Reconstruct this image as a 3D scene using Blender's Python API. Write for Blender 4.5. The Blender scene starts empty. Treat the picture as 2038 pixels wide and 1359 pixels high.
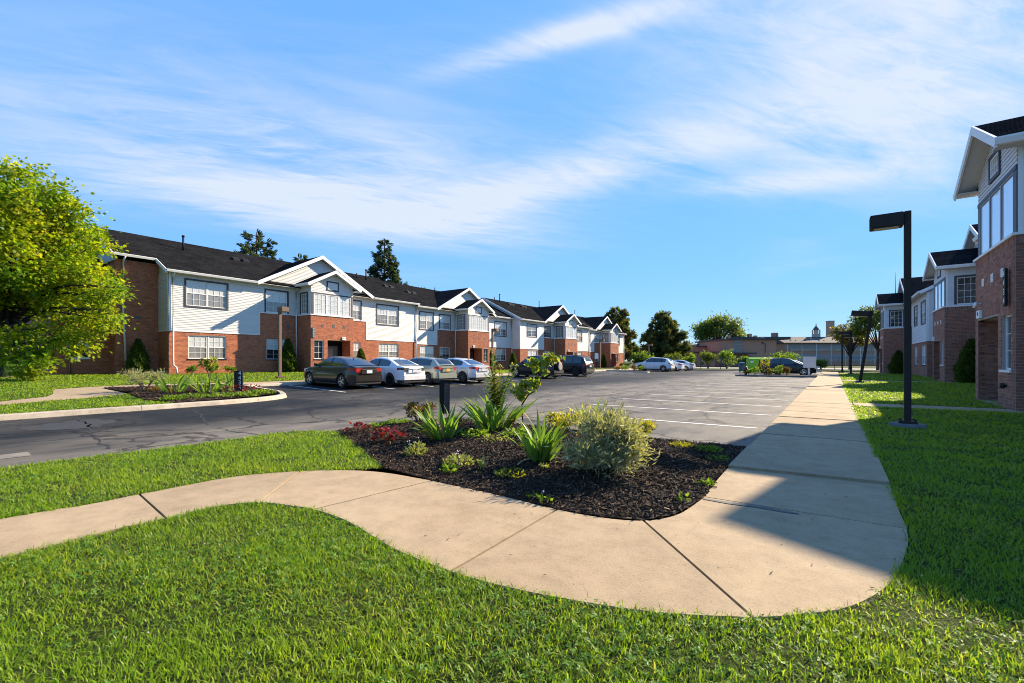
import bpy, bmesh, math, random
import numpy as np
from mathutils import Vector, Matrix, noise as mnoise
from mathutils.geometry import delaunay_2d_cdt, tessellate_polygon

rng = np.random.default_rng(7)
random.seed(7)
PI = math.pi
scene = bpy.context.scene
COL = scene.collection

# ---------------------------------------------------------------- camera, sky, sun, exposure
H_EYE = 1.36
YAW = math.atan(638 / 906.0)
SN, CS = math.sin(YAW), math.cos(YAW)
cam_data = bpy.data.cameras.new('camera')
cam = bpy.data.objects.new('camera', cam_data)
COL.objects.link(cam)
cam.location = (0, 0, H_EYE)
cam.rotation_euler = (math.radians(90), 0, YAW)
cam_data.sensor_width = 36
cam_data.lens = 36 * 906 / 2038
cam_data.shift_y = (718 - 679.5) / 2038
cam_data.clip_start = 0.05
cam_data.clip_end = 3000
scene.camera = cam

SUN_AZ = math.radians(22)      # from +Y towards +X
SUN_EL = math.radians(31)
world = bpy.data.worlds.new('World')
scene.world = world
world.use_nodes = True
wt = world.node_tree
wt.nodes.clear()
def wn(t, **k):
    n = wt.nodes.new(t)
    for a, b in k.items(): setattr(n, a, b)
    return n
w_out = wn('ShaderNodeOutputWorld')
w_bg = wn('ShaderNodeBackground')
w_bg.inputs['Strength'].default_value = 0.15
w_sky = wn('ShaderNodeTexSky', sky_type='NISHITA', sun_disc=False)
w_sky.sun_elevation = SUN_EL
w_sky.sun_rotation = SUN_AZ
w_sky.air_density = 0.6
w_sky.dust_density = 0.0
w_sky.ozone_density = 3.0
w_tc = wn('ShaderNodeTexCoord')
w_sep = wn('ShaderNodeSeparateXYZ')
wt.links.new(w_tc.outputs['Generated'], w_sep.inputs[0])
def wmath(op, a, b=None, clamp=False):
    n = wn('ShaderNodeMath', operation=op, use_clamp=clamp)
    for i, v in enumerate((a, b)):
        if v is None: continue
        if isinstance(v, (int, float)): n.inputs[i].default_value = v
        else: wt.links.new(v, n.inputs[i])
    return n.outputs[0]
# high cirrus: a plane of cloud seen in perspective (direction divided by its height)
zc = wmath('MAXIMUM', w_sep.outputs['Z'], 0.0)
zd = wmath('ADD', zc, 0.07)
px_ = wmath('DIVIDE', w_sep.outputs['X'], zd)
py_ = wmath('DIVIDE', w_sep.outputs['Y'], zd)
w_cmb = wn('ShaderNodeCombineXYZ')
wt.links.new(px_, w_cmb.inputs[0]); wt.links.new(py_, w_cmb.inputs[1])
def wnoise(rot, sx, sy, scale, detail, rough, dist, off=(0, 0, 0)):
    mp = wn('ShaderNodeMapping')
    mp.vector_type = 'TEXTURE'
    mp.inputs['Rotation'].default_value = (0, 0, rot)
    mp.inputs['Scale'].default_value = (1 / sx, 1 / sy, 1)
    mp.inputs['Location'].default_value = off
    wt.links.new(w_cmb.outputs[0], mp.inputs[0])
    nz = wn('ShaderNodeTexNoise')
    nz.inputs['Scale'].default_value = scale
    nz.inputs['Detail'].default_value = detail
    nz.inputs['Roughness'].default_value = rough
    nz.inputs['Distortion'].default_value = dist
    wt.links.new(mp.outputs[0], nz.inputs['Vector'])
    return nz.outputs['Fac']
def wrange(v, a, b, c=0.0, d=1.0):
    n = wn('ShaderNodeMapRange', interpolation_type='SMOOTHSTEP')
    n.inputs['From Min'].default_value = a; n.inputs['From Max'].default_value = b
    n.inputs['To Min'].default_value = c; n.inputs['To Max'].default_value = d
    wt.links.new(v, n.inputs['Value'])
    return n.outputs['Result']
# fields of cirrus, each with its own centre, heading and streak direction in the cloud plane
def field(cx, cy, rot, ax, ay, amp):
    dx = wmath('SUBTRACT', px_, cx); dy = wmath('SUBTRACT', py_, cy)
    c, s = math.cos(rot), math.sin(rot)
    u = wmath('ADD', wmath('MULTIPLY', dx, c / ax), wmath('MULTIPLY', dy, s / ax))
    v = wmath('ADD', wmath('MULTIPLY', dx, -s / ay), wmath('MULTIPLY', dy, c / ay))
    r2 = wmath('ADD', wmath('MULTIPLY', u, u), wmath('MULTIPLY', v, v))
    return wmath('MULTIPLY', wmath('EXPONENT', wmath('MULTIPLY', r2, -1.0)), amp)
CLOUD_FIELDS = []
STREAK_ROT = math.radians(64)
CLOUD_FIELDS = [(-1.80, 1.22, math.radians(66), 0.95, 0.52, 0.95), (-2.45, 1.15, math.radians(66), 0.7, 0.3, 0.5), (-2.15, 1.5, math.radians(66), 0.95, 0.42, 0.75), (-1.0, 1.84, math.radians(2), 0.95, 0.20, 1.15), (-1.95, 1.75, math.radians(66), 0.6, 0.25, 0.6),
                (0.25, 1.95, math.radians(70), 0.75, 0.50, 1.25), (-0.12, 2.45, math.radians(20), 0.42, 0.12, 0.9), (-0.58, 1.11, math.radians(14), 0.33, 0.045, 1.5), (0.2, 1.45, math.radians(30), 0.5, 0.2, 0.7)]

tot = None
for f_ in CLOUD_FIELDS:
    o_ = field(*f_)
    tot = o_ if tot is None else wmath('ADD', tot, o_)
tot = wmath('ADD', tot, wrange(wnoise(0.4, 1, 1, 0.9, 3, 0.5, 0.4, (3, 1, 0)), 0.5, 0.8, 0.0, 0.18))
streak = wnoise(STREAK_ROT, 0.55, 2.2, 1.25, 7, 0.58, 1.3)
fine = wnoise(STREAK_ROT - 0.25, 0.9, 3.0, 2.9, 9, 0.66, 1.2, (1.7, 4.1, 0))
st = wmath('ADD', wmath('MULTIPLY', wrange(streak, 0.28, 0.74), 0.78), wmath('MULTIPLY', wrange(fine, 0.32, 0.78), 0.55))
w_mask = wmath('ADD', wmath('MULTIPLY', tot, st), wmath('MULTIPLY', tot, wrange(wnoise(STREAK_ROT, .7, 1.4, 1.0, 5, .5, .6, (5, 2, 0)), .3, .7, .03, .20)))
w_mask = wmath('DIVIDE', w_mask, wmath('ADD', wmath('MULTIPLY', w_mask, 0.42), 0.68), True)
w_mask = wmath('MULTIPLY', w_mask, wrange(w_sep.outputs['Z'], 0.0, 0.14, 0.0, 0.85))
w_mix = wn('ShaderNodeMix', data_type='RGBA')
w_sat = wn('ShaderNodeHueSaturation')
w_sat.inputs['Hue'].default_value = 0.496
w_sat.inputs['Saturation'].default_value = 1.13
w_sat.inputs['Value'].default_value = 1.30
# the photograph was toned: the same curve on the sky's luminance in every direction
w_bw = wn('ShaderNodeRGBToBW'); wt.links.new(w_sky.outputs[0], w_bw.inputs[0])
w_pow = wmath('POWER', w_bw.outputs[0], -0.78)
w_vm = wn('ShaderNodeVectorMath', operation='SCALE')
wt.links.new(w_sky.outputs[0], w_vm.inputs[0]); wt.links.new(w_pow, w_vm.inputs['Scale'])
wt.links.new(w_vm.outputs[0], w_sat.inputs['Color'])
wt.links.new(w_mask, w_mix.inputs['Factor'])
wt.links.new(w_sat.outputs[0], w_mix.inputs['A'])
w_mix.inputs['B'].default_value = (2.1, 2.25, 2.4, 1)
wt.links.new(w_mix.outputs['Result'], w_bg.inputs['Color'])
wt.links.new(w_bg.outputs[0], w_out.inputs['Surface'])

sun_d = bpy.data.lights.new('sun', 'SUN')
sun_d.energy = 5.0
sun_d.angle = math.radians(0.53)
sun_d.color = (1.0, 0.84, 0.62)
sun = bpy.data.objects.new('sun', sun_d)
COL.objects.link(sun)
sdir = Vector((math.sin(SUN_AZ) * math.cos(SUN_EL), math.cos(SUN_AZ) * math.cos(SUN_EL), math.sin(SUN_EL)))
sun.rotation_euler = sdir.to_track_quat('Z', 'Y').to_euler()
sun.location = sdir * 60

scene.view_settings.view_transform = 'Standard'
scene.view_settings.look = 'None'
scene.view_settings.gamma = 1.0
scene.view_settings.use_curve_mapping = False
scene.view_settings.exposure = 1.4
scene.cycles.max_bounces = 6
scene.cycles.diffuse_bounces = 3
scene.cycles.transparent_max_bounces = 6
scene.cycles.use_denoising = True
scene.cycles.filter_width = 1.0
scene.render.filter_size = 1.0

# ---------------------------------------------------------------- helpers
def P(px, py, z=0.0):
    """ground point seen at a pixel of the photograph, at height z"""
    D = (H_EYE - z) * 906.0 / (py - 718.0); t = (px - 1019.0) / 906.0
    return (D * (t * CS - SN), D * (t * SN + CS))
def PX(px, X):
    t = (px - 1019.0) / 906.0; D = X / (t * CS - SN)
    return D * (t * SN + CS)

def tag(o, label=None, cat=None, group=None, kind=None):
    if label: o['label'] = label
    if cat: o['category'] = cat
    if group: o['group'] = group
    if kind: o['kind'] = kind
    return o
def empty(name, loc=(0, 0, 0), rz=0.0):
    o = bpy.data.objects.new(name, None)
    o.location = loc; o.rotation_euler = (0, 0, rz); o.empty_display_size = 0.2
    COL.objects.link(o)
    return o
def thing(name, label, cat, loc=(0, 0, 0), rz=0.0, group=None):
    return tag(empty(name, loc, rz), label, cat, group)
def link(name, me, m=None, parent=None, loc=None):
    o = bpy.data.objects.new(name, me)
    if m is not None and len(me.materials) == 0:
        for x in (m if isinstance(m, (list, tuple)) else [m]): me.materials.append(x)
    if parent is not None: o.parent = parent
    if loc is not None: o.location = loc
    COL.objects.link(o)
    return o
def copy_tree(o, parent=None):
    c = o.copy(); COL.objects.link(c)
    if parent is not None: c.parent = parent
    for ch in list(o.children): copy_tree(ch, c)
    return c

class MB:
    """collects faces and links them as one mesh; tf maps local to world"""
    def __init__(self, tf=None):
        self.v = []; self.f = []; self.m = []; self.tf = tf; self.cur = 0; self.sm = []
        self.smooth = False
    def add(self, vs, fs):
        b = len(self.v)
        self.v += [self.tf(*p) if self.tf else tuple(p) for p in vs]
        for f in fs:
            self.f.append([b + i for i in f]); self.m.append(self.cur); self.sm.append(self.smooth)
    def box(self, x0, x1, y0, y1, z0, z1):
        vs = [(x0, y0, z0), (x1, y0, z0), (x1, y1, z0), (x0, y1, z0), (x0, y0, z1), (x1, y0, z1), (x1, y1, z1), (x0, y1, z1)]
        self.add(vs, [(0, 3, 2, 1), (4, 5, 6, 7), (0, 1, 5, 4), (1, 2, 6, 5), (2, 3, 7, 6), (3, 0, 4, 7)])
    def quad(self, *p): self.add(p, [tuple(range(len(p)))])
    def prism(self, poly, axis, a0, a1):
        """poly: list of 2D points; axis 0/1/2 = extrusion axis"""
        def mk(p, a):
            return (a, p[0], p[1]) if axis == 0 else ((p[0], a, p[1]) if axis == 1 else (p[0], p[1], a))
        n = len(poly)
        self.add([mk(p, a0) for p in poly] + [mk(p, a1) for p in poly],
                 [tuple(range(n))[::-1], tuple(range(n, 2 * n))] + [(i, (i + 1) % n, n + (i + 1) % n, n + i) for i in range(n)])
    def tube(self, pts, r, n=8, cap=True):
        pts = [Vector(p) for p in pts]
        rs = r if isinstance(r, (list, tuple)) else [r] * len(pts)
        rings = []
        for i, p in enumerate(pts):
            d = (pts[min(i + 1, len(pts) - 1)] - pts[max(i - 1, 0)]).normalized()
            a = d.cross(Vector((0, 0, 1)))
            if a.length < 1e-3: a = Vector((1, 0, 0))
            a.normalize(); b = d.cross(a)
            rings.append([p + (a * math.cos(2 * PI * k / n) + b * math.sin(2 * PI * k / n)) * rs[i] for k in range(n)])
        vs = [q for rg in rings for q in rg]
        fs = [(i * n + k, i * n + (k + 1) % n, (i + 1) * n + (k + 1) % n, (i + 1) * n + k) for i in range(len(pts) - 1) for k in range(n)]
        if cap: fs += [tuple(range(n))[::-1], tuple((len(pts) - 1) * n + k for k in range(n))]
        s = self.smooth; self.smooth = True; self.add(vs, fs); self.smooth = s
    def lathe(self, prof, n=16, c=(0, 0, 0)):
        vs = [(c[0] + r * math.cos(2 * PI * k / n), c[1] + r * math.sin(2 * PI * k / n), c[2] + z) for r, z in prof for k in range(n)]
        fs = [(i * n + k, i * n + (k + 1) % n, (i + 1) * n + (k + 1) % n, (i + 1) * n + k) for i in range(len(prof) - 1) for k in range(n)]
        s = self.smooth; self.smooth = True; self.add(vs, fs); self.smooth = s
        self.add([vs[k] for k in range(n)], [tuple(range(n))[::-1]])
        self.add([vs[(len(prof) - 1) * n + k] for k in range(n)], [tuple(range(n))])
    def mesh(self, name):
        me = bpy.data.meshes.new(name)
        me.from_pydata([tuple(p) for p in self.v], [], self.f)
        me.polygons.foreach_set('material_index', self.m)
        me.polygons.foreach_set('use_smooth', self.sm)
        bm = bmesh.new(); bm.from_mesh(me)
        bmesh.ops.recalc_face_normals(bm, faces=bm.faces)
        bm.to_mesh(me); bm.free()
        return me
    def build(self, name, m, parent=None, bevel=0.0):
        me = self.mesh(name)
        if bevel:
            bm = bmesh.new(); bm.from_mesh(me)
            bmesh.ops.remove_doubles(bm, verts=bm.verts, dist=1e-5)
            bmesh.ops.bevel(bm, geom=[e for e in bm.edges if len(e.link_faces) == 2 and e.calc_face_angle(0) > 0.6], offset=bevel, segments=2, affect='EDGES', clamp_overlap=True)
            bm.to_mesh(me); bm.free()
        return link(name, me, m, parent)

def np_mesh(name, v, f, smooth=False):
    """v (N,3) float, f (M,3) int triangles"""
    me = bpy.data.meshes.new(name)
    v = np.asarray(v, np.float32); f = np.asarray(f, np.int32)
    k = f.shape[1]
    me.vertices.add(len(v)); me.vertices.foreach_set('co', v.ravel())
    me.loops.add(f.size); me.loops.foreach_set('vertex_index', f.ravel())
    me.polygons.add(len(f)); me.polygons.foreach_set('loop_start', np.arange(0, f.size, k, dtype=np.int32))
    me.polygons.foreach_set('use_smooth', np.full(len(f), smooth))
    me.update(calc_edges=True)
    return me
def scatter(tv, tf, pos, R, s):
    """copies of a template (k,3),(m,3) at pos with rotation matrices R and scale s (n,) or (n,3)"""
    tv = np.asarray(tv, float); tf = np.asarray(tf, int); n = len(pos)
    s = np.asarray(s, float)
    if s.ndim == 1: s = np.repeat(s[:, None], 3, 1)
    V = tv[None] * s[:, None, :]
    V = np.einsum('nij,nkj->nki', R, V) + np.asarray(pos)[:, None, :]
    F = tf[None] + (np.arange(n) * len(tv))[:, None, None]
    return V.reshape(-1, 3), F.reshape(-1, tf.shape[1])
def frames(d, up=None):
    """rotation matrices whose Y column is d, with a random roll"""
    d = d / np.linalg.norm(d, axis=1, keepdims=True)
    r = rng.normal(size=d.shape) if up is None else up + 0 * d
    x = np.cross(d, r); x /= np.linalg.norm(x, axis=1, keepdims=True) + 1e-9
    z = np.cross(x, d)
    return np.stack([x, d, z], axis=2)
def in_poly(pts, poly):
    x, y = pts[:, 0], pts[:, 1]; c = np.zeros(len(pts), bool); n = len(poly)
    for i in range(n):
        x0, y0 = poly[i]; x1, y1 = poly[(i + 1) % n]
        if y0 == y1: continue
        t = ((y0 > y) != (y1 > y)) & (x < (x1 - x0) * (y - y0) / (y1 - y0) + x0)
        c ^= t
    return c
def smooth_line(pts, n=6):
    """Catmull-Rom through points"""
    out = []
    for i in range(len(pts) - 1):
        p0 = np.array(pts[max(i - 1, 0)]); p1 = np.array(pts[i]); p2 = np.array(pts[i + 1]); p3 = np.array(pts[min(i + 2, len(pts) - 1)])
        for k in range(n):
            t = k / n
            out.append(tuple(0.5 * ((2 * p1) + (p2 - p0) * t + (2 * p0 - 5 * p1 + 4 * p2 - p3) * t * t + (3 * p1 - p0 - 3 * p2 + p3) * t ** 3)))
    out.append(tuple(pts[-1]))
    return out
def sheet(name, poly, zf, m, step=0.6, thick=0.0, parent=None, fine=None):
    """a triangulated sheet over a polygon with heights zf(x,y)"""
    pa = np.array(poly, float)
    x0, y0 = pa.min(0); x1, y1 = pa.max(0)
    gx, gy = np.meshgrid(np.arange(x0 + step / 2, x1, step), np.arange(y0 + step / 2, y1, step))
    g = np.stack([gx.ravel(), gy.ravel()], 1)
    g = g[in_poly(g, poly)] if len(g) else g
    pts = [Vector(p) for p in poly] + [Vector(p) for p in g]
    n = len(poly)
    r = delaunay_2d_cdt(pts, [(i, (i + 1) % n) for i in range(n)], [], 1, 1e-5)
    vs = [(p.x, p.y, zf(p.x, p.y)) for p in r[0]]
    fs = [tuple(f) for f in r[2]]
    me = bpy.data.meshes.new(name)
    if thick:
        b = len(vs)
        bv = [(p[0], p[1], zf(p[0], p[1]) - thick) for p in poly]
        tv = [(p[0], p[1], zf(p[0], p[1])) for p in poly]
        fs += [(b + i, b + (i + 1) % n, b + n + (i + 1) % n, b + n + i) for i in range(n)]
        vs = vs + tv + bv
    me.from_pydata(vs, [], fs)
    bm = bmesh.new(); bm.from_mesh(me)
    bmesh.ops.remove_doubles(bm, verts=bm.verts, dist=1e-4)
    bmesh.ops.recalc_face_normals(bm, faces=bm.faces)
    bm.to_mesh(me); bm.free()
    if sum(p.normal.z * p.area for p in me.polygons) < 0: me.flip_normals()
    return link(name, me, m, parent)

# ---------------------------------------------------------------- materials
def new_mat(name):
    m = bpy.data.materials.new(name); m.use_nodes = True
    nt = m.node_tree
    return m, nt, nt.nodes['Principled BSDF']
def noise_node(nt, scale, detail=4, rough=0.55, coord='Object', dist=0.0, stretch=None):
    tc = nt.nodes.new('ShaderNodeTexCoord'); nz = nt.nodes.new('ShaderNodeTexNoise')
    nz.inputs['Scale'].default_value = scale; nz.inputs['Detail'].default_value = detail
    nz.inputs['Roughness'].default_value = rough; nz.inputs['Distortion'].default_value = dist
    src = tc.outputs[coord]
    if stretch:
        mp = nt.nodes.new('ShaderNodeMapping'); mp.inputs['Scale'].default_value = stretch
        nt.links.new(src, mp.inputs[0]); src = mp.outputs[0]
    nt.links.new(src, nz.inputs['Vector'])
    return nz.outputs['Fac']
def ramp(nt, fac, stops):
    r = nt.nodes.new('ShaderNodeValToRGB')
    e = r.color_ramp.elements
    while len(e) < len(stops): e.new(0.5)
    for i, (p, c) in enumerate(stops):
        e[i].position = p; e[i].color = (*c, 1) if len(c) == 3 else c
    nt.links.new(fac, r.inputs[0])
    return r.outputs[0]
def mixc(nt, a, b, fac, blend='MIX'):
    n = nt.nodes.new('ShaderNodeMix'); n.data_type = 'RGBA'; n.blend_type = blend
    for s, v in (('A', a), ('B', b), ('Factor', fac)):
        if isinstance(v, (int, float)): n.inputs[s].default_value = v
        elif isinstance(v, tuple): n.inputs[s].default_value = (*v[:3], 1)
        else: nt.links.new(v, n.inputs[s])
    return n.outputs['Result']
def bump(nt, b, h, strength, dist):
    n = nt.nodes.new('ShaderNodeBump'); n.inputs['Strength'].default_value = strength; n.inputs['Distance'].default_value = dist
    nt.links.new(h, n.inputs['Height']); nt.links.new(n.outputs[0], b.inputs['Normal'])
def mat(name, c, rough=0.6, metal=0.0, spec=0.5, var=0.0, vscale=6.0, bmp=0.0, bscale=40.0, coat=0.0, island=0.0):
    m, nt, b = new_mat(name)
    b.inputs['Base Color'].default_value = (*c, 1)
    b.inputs['Roughness'].default_value = rough; b.inputs['Metallic'].default_value = metal
    b.inputs['Specular IOR Level'].default_value = spec
    if coat: b.inputs['Coat Weight'].default_value = coat; b.inputs['Coat Roughness'].default_value = 0.04
    col = None
    if var:
        nz = noise_node(nt, vscale, 5)
        col = ramp(nt, nz, [(0.25, tuple(x * (1 - var) for x in c)), (0.75, tuple(min(1, x * (1 + var)) for x in c))])
    if island:
        g = nt.nodes.new('ShaderNodeNewGeometry')
        r2 = ramp(nt, g.outputs['Random Per Island'], [(0.0, (1 - island,) * 3), (1.0, (1 + island,) * 3)])
        col = mixc(nt, col if col is not None else c, r2, 1.0, 'MULTIPLY')
    if col is not None: nt.links.new(col, b.inputs['Base Color'])
    if bmp: bump(nt, b, noise_node(nt, bscale, 4), bmp, 0.01)
    return m
def leaf_mat(name, cols, trans=0.45, rough=0.45, big=None, bigscale=1.0, patch=None):
    """foliage: colour differs from leaf to leaf, light passes through"""
    m, nt, b = new_mat(name)
    g = nt.nodes.new('ShaderNodeNewGeometry')
    n = len(cols)
    c = ramp(nt, g.outputs['Random Per Island'], [(i / max(1, n - 1), cols[i]) for i in range(n)])
    if big:
        nz = noise_node(nt, bigscale, 2)
        f = ramp(nt, nz, [(0.4, (0, 0, 0)), (0.62, (1, 1, 1))])
        c = mixc(nt, c, big, f)
    if patch:
        c = mixc(nt, c, ramp(nt, noise_node(nt, 0.55, 5, 0.65), [(0.32, patch[0]), (0.5, (1, 1, 1)), (0.70, patch[1])]), 1.0, 'MULTIPLY')
    nt.links.new(c, b.inputs['Base Color'])
    b.inputs['Roughness'].default_value = rough; b.inputs['Specular IOR Level'].default_value = 0.2
    t = nt.nodes.new('ShaderNodeBsdfTranslucent')
    tcol = mixc(nt, c, (1.8, 1.75, 0.65), 1.0, 'MULTIPLY')
    nt.links.new(tcol, t.inputs['Color'])
    mx = nt.nodes.new('ShaderNodeMixShader'); mx.inputs[0].default_value = trans
    nt.links.new(b.outputs[0], mx.inputs[1]); nt.links.new(t.outputs[0], mx.inputs[2])
    nt.links.new(mx.outputs[0], nt.nodes['Material Output'].inputs['Surface'])
    return m

M = {}
M['white'] = mat('white_trim', (0.78, 0.77, 0.74), 0.5, var=0.05, vscale=3)
M['siding'] = mat('white_siding', (0.62, 0.61, 0.57), 0.55, var=0.05, vscale=1.2, island=0.03)
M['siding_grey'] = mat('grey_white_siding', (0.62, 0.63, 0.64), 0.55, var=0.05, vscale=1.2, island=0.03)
M['casing'] = mat('slate_casing', (0.045, 0.043, 0.055), 0.55, var=0.15)
M['mortar'] = mat('mortar', (0.40, 0.27, 0.18), 0.9, var=0.1, vscale=8)
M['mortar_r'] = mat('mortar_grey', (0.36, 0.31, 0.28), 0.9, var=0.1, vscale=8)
def brick_mat(name, cols):
    m, nt, b = new_mat(name)
    g = nt.nodes.new('ShaderNodeNewGeometry')
    c = ramp(nt, g.outputs['Random Per Island'], [(i / (len(cols) - 1), cols[i]) for i in range(len(cols))])
    nz = noise_node(nt, 9, 4)
    c = mixc(nt, c, ramp(nt, nz, [(0.3, (0.8, 0.8, 0.8)), (0.7, (1.12, 1.12, 1.12))]), 1.0, 'MULTIPLY')
    oi = nt.nodes.new('ShaderNodeObjectInfo')
    c = mixc(nt, c, ramp(nt, oi.outputs['Random'], [(0, (0.85, 0.85, 0.85)), (1, (1.12, 1.12, 1.12))]), 1.0, 'MULTIPLY')
    nt.links.new(c, b.inputs['Base Color']); b.inputs['Roughness'].default_value = 0.85
    bump(nt, b, noise_node(nt, 120, 3), 0.4, 0.004)
    return m
M['brick'] = brick_mat('orange_red_brick', [(0.35, 0.105, 0.045), (0.45, 0.15, 0.066), (0.39, 0.122, 0.053), (0.28, 0.083, 0.042), (0.48, 0.175, 0.08)])
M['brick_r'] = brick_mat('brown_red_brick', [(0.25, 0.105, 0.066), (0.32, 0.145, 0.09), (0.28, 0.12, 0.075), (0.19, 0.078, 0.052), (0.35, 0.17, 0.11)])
def shingle_mat():
    m, nt, b = new_mat('dark_shingle')
    g = nt.nodes.new('ShaderNodeNewGeometry')
    nz = noise_node(nt, 1.1, 5); n2 = noise_node(nt, 14, 3)
    c = ramp(nt, nz, [(0.3, (0.0135, 0.0142, 0.0160)), (0.7, (0.0235, 0.0242, 0.0262))])
    c = mixc(nt, c, ramp(nt, n2, [(0.35, (0.65, 0.65, 0.65)), (0.7, (1.35, 1.33, 1.3))]), 1.0, 'MULTIPLY')
    c = mixc(nt, c, ramp(nt, g.outputs['Random Per Island'], [(0, (0.85, 0.85, 0.85)), (1, (1.15, 1.15, 1.15))]), 1.0, 'MULTIPLY')
    nt.links.new(c, b.inputs['Base Color']); b.inputs['Roughness'].default_value = 0.95
    b.inputs['Specular IOR Level'].default_value = 0.0
    bump(nt, b, noise_node(nt, 60, 3), 0.3, 0.006)
    return m
M['shingle'] = shingle_mat()
M['vent_grey'] = mat('grey_mullion', (0.22, 0.22, 0.235), 0.5)
def glass_mat(name, base, streak=0.0):
    m, nt, b = new_mat(name)
    nz = noise_node(nt, 1.3, 2, stretch=(6, 6, 0.6) if streak else None)
    c = ramp(nt, nz, [(0.3, tuple(x * (1 - streak) for x in base)), (0.7, base)])
    nt.links.new(c, b.inputs['Base Color'])
    b.inputs['Roughness'].default_value = 0.06; b.inputs['Specular IOR Level'].default_value = 0.8
    b.inputs['Coat Weight'].default_value = 0.6; b.inputs['Coat Roughness'].default_value = 0.02
    return m
M['pane_white'] = glass_mat('pane_with_white_shade', (0.80, 0.80, 0.78), 0.06)
M['pane_light'] = glass_mat('pane_over_white_blind', (0.60, 0.60, 0.57), 0.12)
M['pane_mid'] = glass_mat('pane_over_screen', (0.27, 0.26, 0.24), 0.3)
M['pane_dark'] = glass_mat('pane_dark', (0.03, 0.035, 0.036), 0.4)
M['metal_dark'] = mat('dark_bronze_metal', (0.026, 0.021, 0.018), 0.6, 0.0, 0.2, var=0.15, vscale=8, bmp=0.08, bscale=120)
M['metal_brown'] = mat('brown_painted_metal', (0.16, 0.095, 0.065), 0.5, 0.0, var=0.12, vscale=5)
M['door'] = mat('grey_door_paint', (0.12, 0.12, 0.115), 0.5, var=0.1)
M['door_light'] = mat('tan_door_paint', (0.26, 0.235, 0.20), 0.5, var=0.1)
M['black'] = mat('black_paint', (0.010, 0.010, 0.010), 0.6, spec=0.2)
M['vent'] = mat('grey_vent', (0.10, 0.105, 0.115), 0.6, var=0.15)
M['vent_white'] = mat('white_vent', (0.72, 0.72, 0.70), 0.5)
M['plaster'] = mat('soffit', (0.55, 0.56, 0.56), 0.7)
# ---------------------------------------------------------------- ground materials
def grass_ground():
    m, nt, b = new_mat('lawn_soil_and_thatch')
    n1 = noise_node(nt, 0.9, 4); n2 = noise_node(nt, 35, 5, 0.7)
    c = ramp(nt, n1, [(0.3, (0.03, 0.045, 0.010)), (0.7, (0.06, 0.08, 0.018))])
    c = mixc(nt, c, ramp(nt, n2, [(0.3, (0.35, 0.35, 0.3)), (0.65, (1.25, 1.2, 1.1))]), 1.0, 'MULTIPLY')
    nt.links.new(c, b.inputs['Base Color']); b.inputs['Roughness'].default_value = 0.95
    b.inputs['Specular IOR Level'].default_value = 0.1
    bump(nt, b, n2, 0.8, 0.03)
    return m
M['lawn'] = grass_ground()
def asphalt_mat():
    m, nt, b = new_mat('worn_asphalt')
    tc = nt.nodes.new('ShaderNodeTexCoord'); sp = nt.nodes.new('ShaderNodeSeparateXYZ')
    nt.links.new(tc.outputs['Object'], sp.inputs[0])
    big = noise_node(nt, 0.16, 4, 0.6); mid = noise_node(nt, 1.4, 6, 0.65, stretch=(1, 0.45, 1)); fine = noise_node(nt, 130, 3, 0.7)
    # the drive was sealed anew; the stalls on the right are older and paler
    mr = nt.nodes.new('ShaderNodeMapRange')
    nt.links.new(sp.outputs[0], mr.inputs['Value'])
    mr.inputs['From Min'].default_value = -12.0; mr.inputs['From Max'].default_value = -5.0
    ad = nt.nodes.new('ShaderNodeMath'); ad.operation = 'ADD'
    nt.links.new(mr.outputs[0], ad.inputs[0]); nt.links.new(big, ad.inputs[1])
    old = ramp(nt, ad.outputs[0], [(0.5, (0.0, 0.0, 0.0)), (1.0, (1, 1, 1))])
    c = mixc(nt, (0.0155, 0.0155, 0.0155), (0.155, 0.139, 0.116), old)
    c = mixc(nt, c, ramp(nt, mid, [(0.28, (0.45, 0.45, 0.46)), (0.5, (1, 1, 1)), (0.72, (1.5, 1.47, 1.4))]), 1.0, 'MULTIPLY')
    c = mixc(nt, c, ramp(nt, fine, [(0.35, (0.55, 0.55, 0.55)), (0.6, (1.1, 1.1, 1.1)), (0.75, (2.0, 1.9, 1.8))]), 1.0, 'MULTIPLY')
    # a net of old cracks and darker sealed blotches
    vo = nt.nodes.new('ShaderNodeTexVoronoi'); vo.feature = 'DISTANCE_TO_EDGE'; vo.inputs['Scale'].default_value = 0.42
    nw = nt.nodes.new('ShaderNodeTexNoise'); nw.inputs['Scale'].default_value = 1.6; nw.inputs['Detail'].default_value = 5
    nt.links.new(tc.outputs['Object'], nw.inputs['Vector'])
    va = nt.nodes.new('ShaderNodeVectorMath'); va.operation = 'ADD'; nt.links.new(tc.outputs['Object'], va.inputs[0]); nt.links.new(nw.outputs['Color'], va.inputs[1])
    nt.links.new(va.outputs[0], vo.inputs['Vector'])
    c = mixc(nt, c, ramp(nt, vo.outputs['Distance'], [(0.0, (0.28, 0.27, 0.26)), (0.014, (0.6, 0.6, 0.6)), (0.026, (1, 1, 1))]), 1.0, 'MULTIPLY')
    bl = noise_node(nt, 0.55, 6, 0.7, dist=0.8)
    c = mixc(nt, c, ramp(nt, bl, [(0.30, (0.42, 0.42, 0.43)), (0.40, (1, 1, 1)), (0.62, (1, 1, 1)), (0.72, (1.25, 1.23, 1.18))]), 1.0, 'MULTIPLY')
    nt.links.new(c, b.inputs['Base Color'])
    r = ramp(nt, mid, [(0.3, (0.5, 0.5, 0.5)), (0.7, (0.75, 0.75, 0.75))])
    nt.links.new(r, b.inputs['Roughness'])
    b.inputs['Specular IOR Level'].default_value = 0.14
    bump(nt, b, fine, 0.6, 0.014)
    return m
M['asphalt'] = asphalt_mat()
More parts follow.
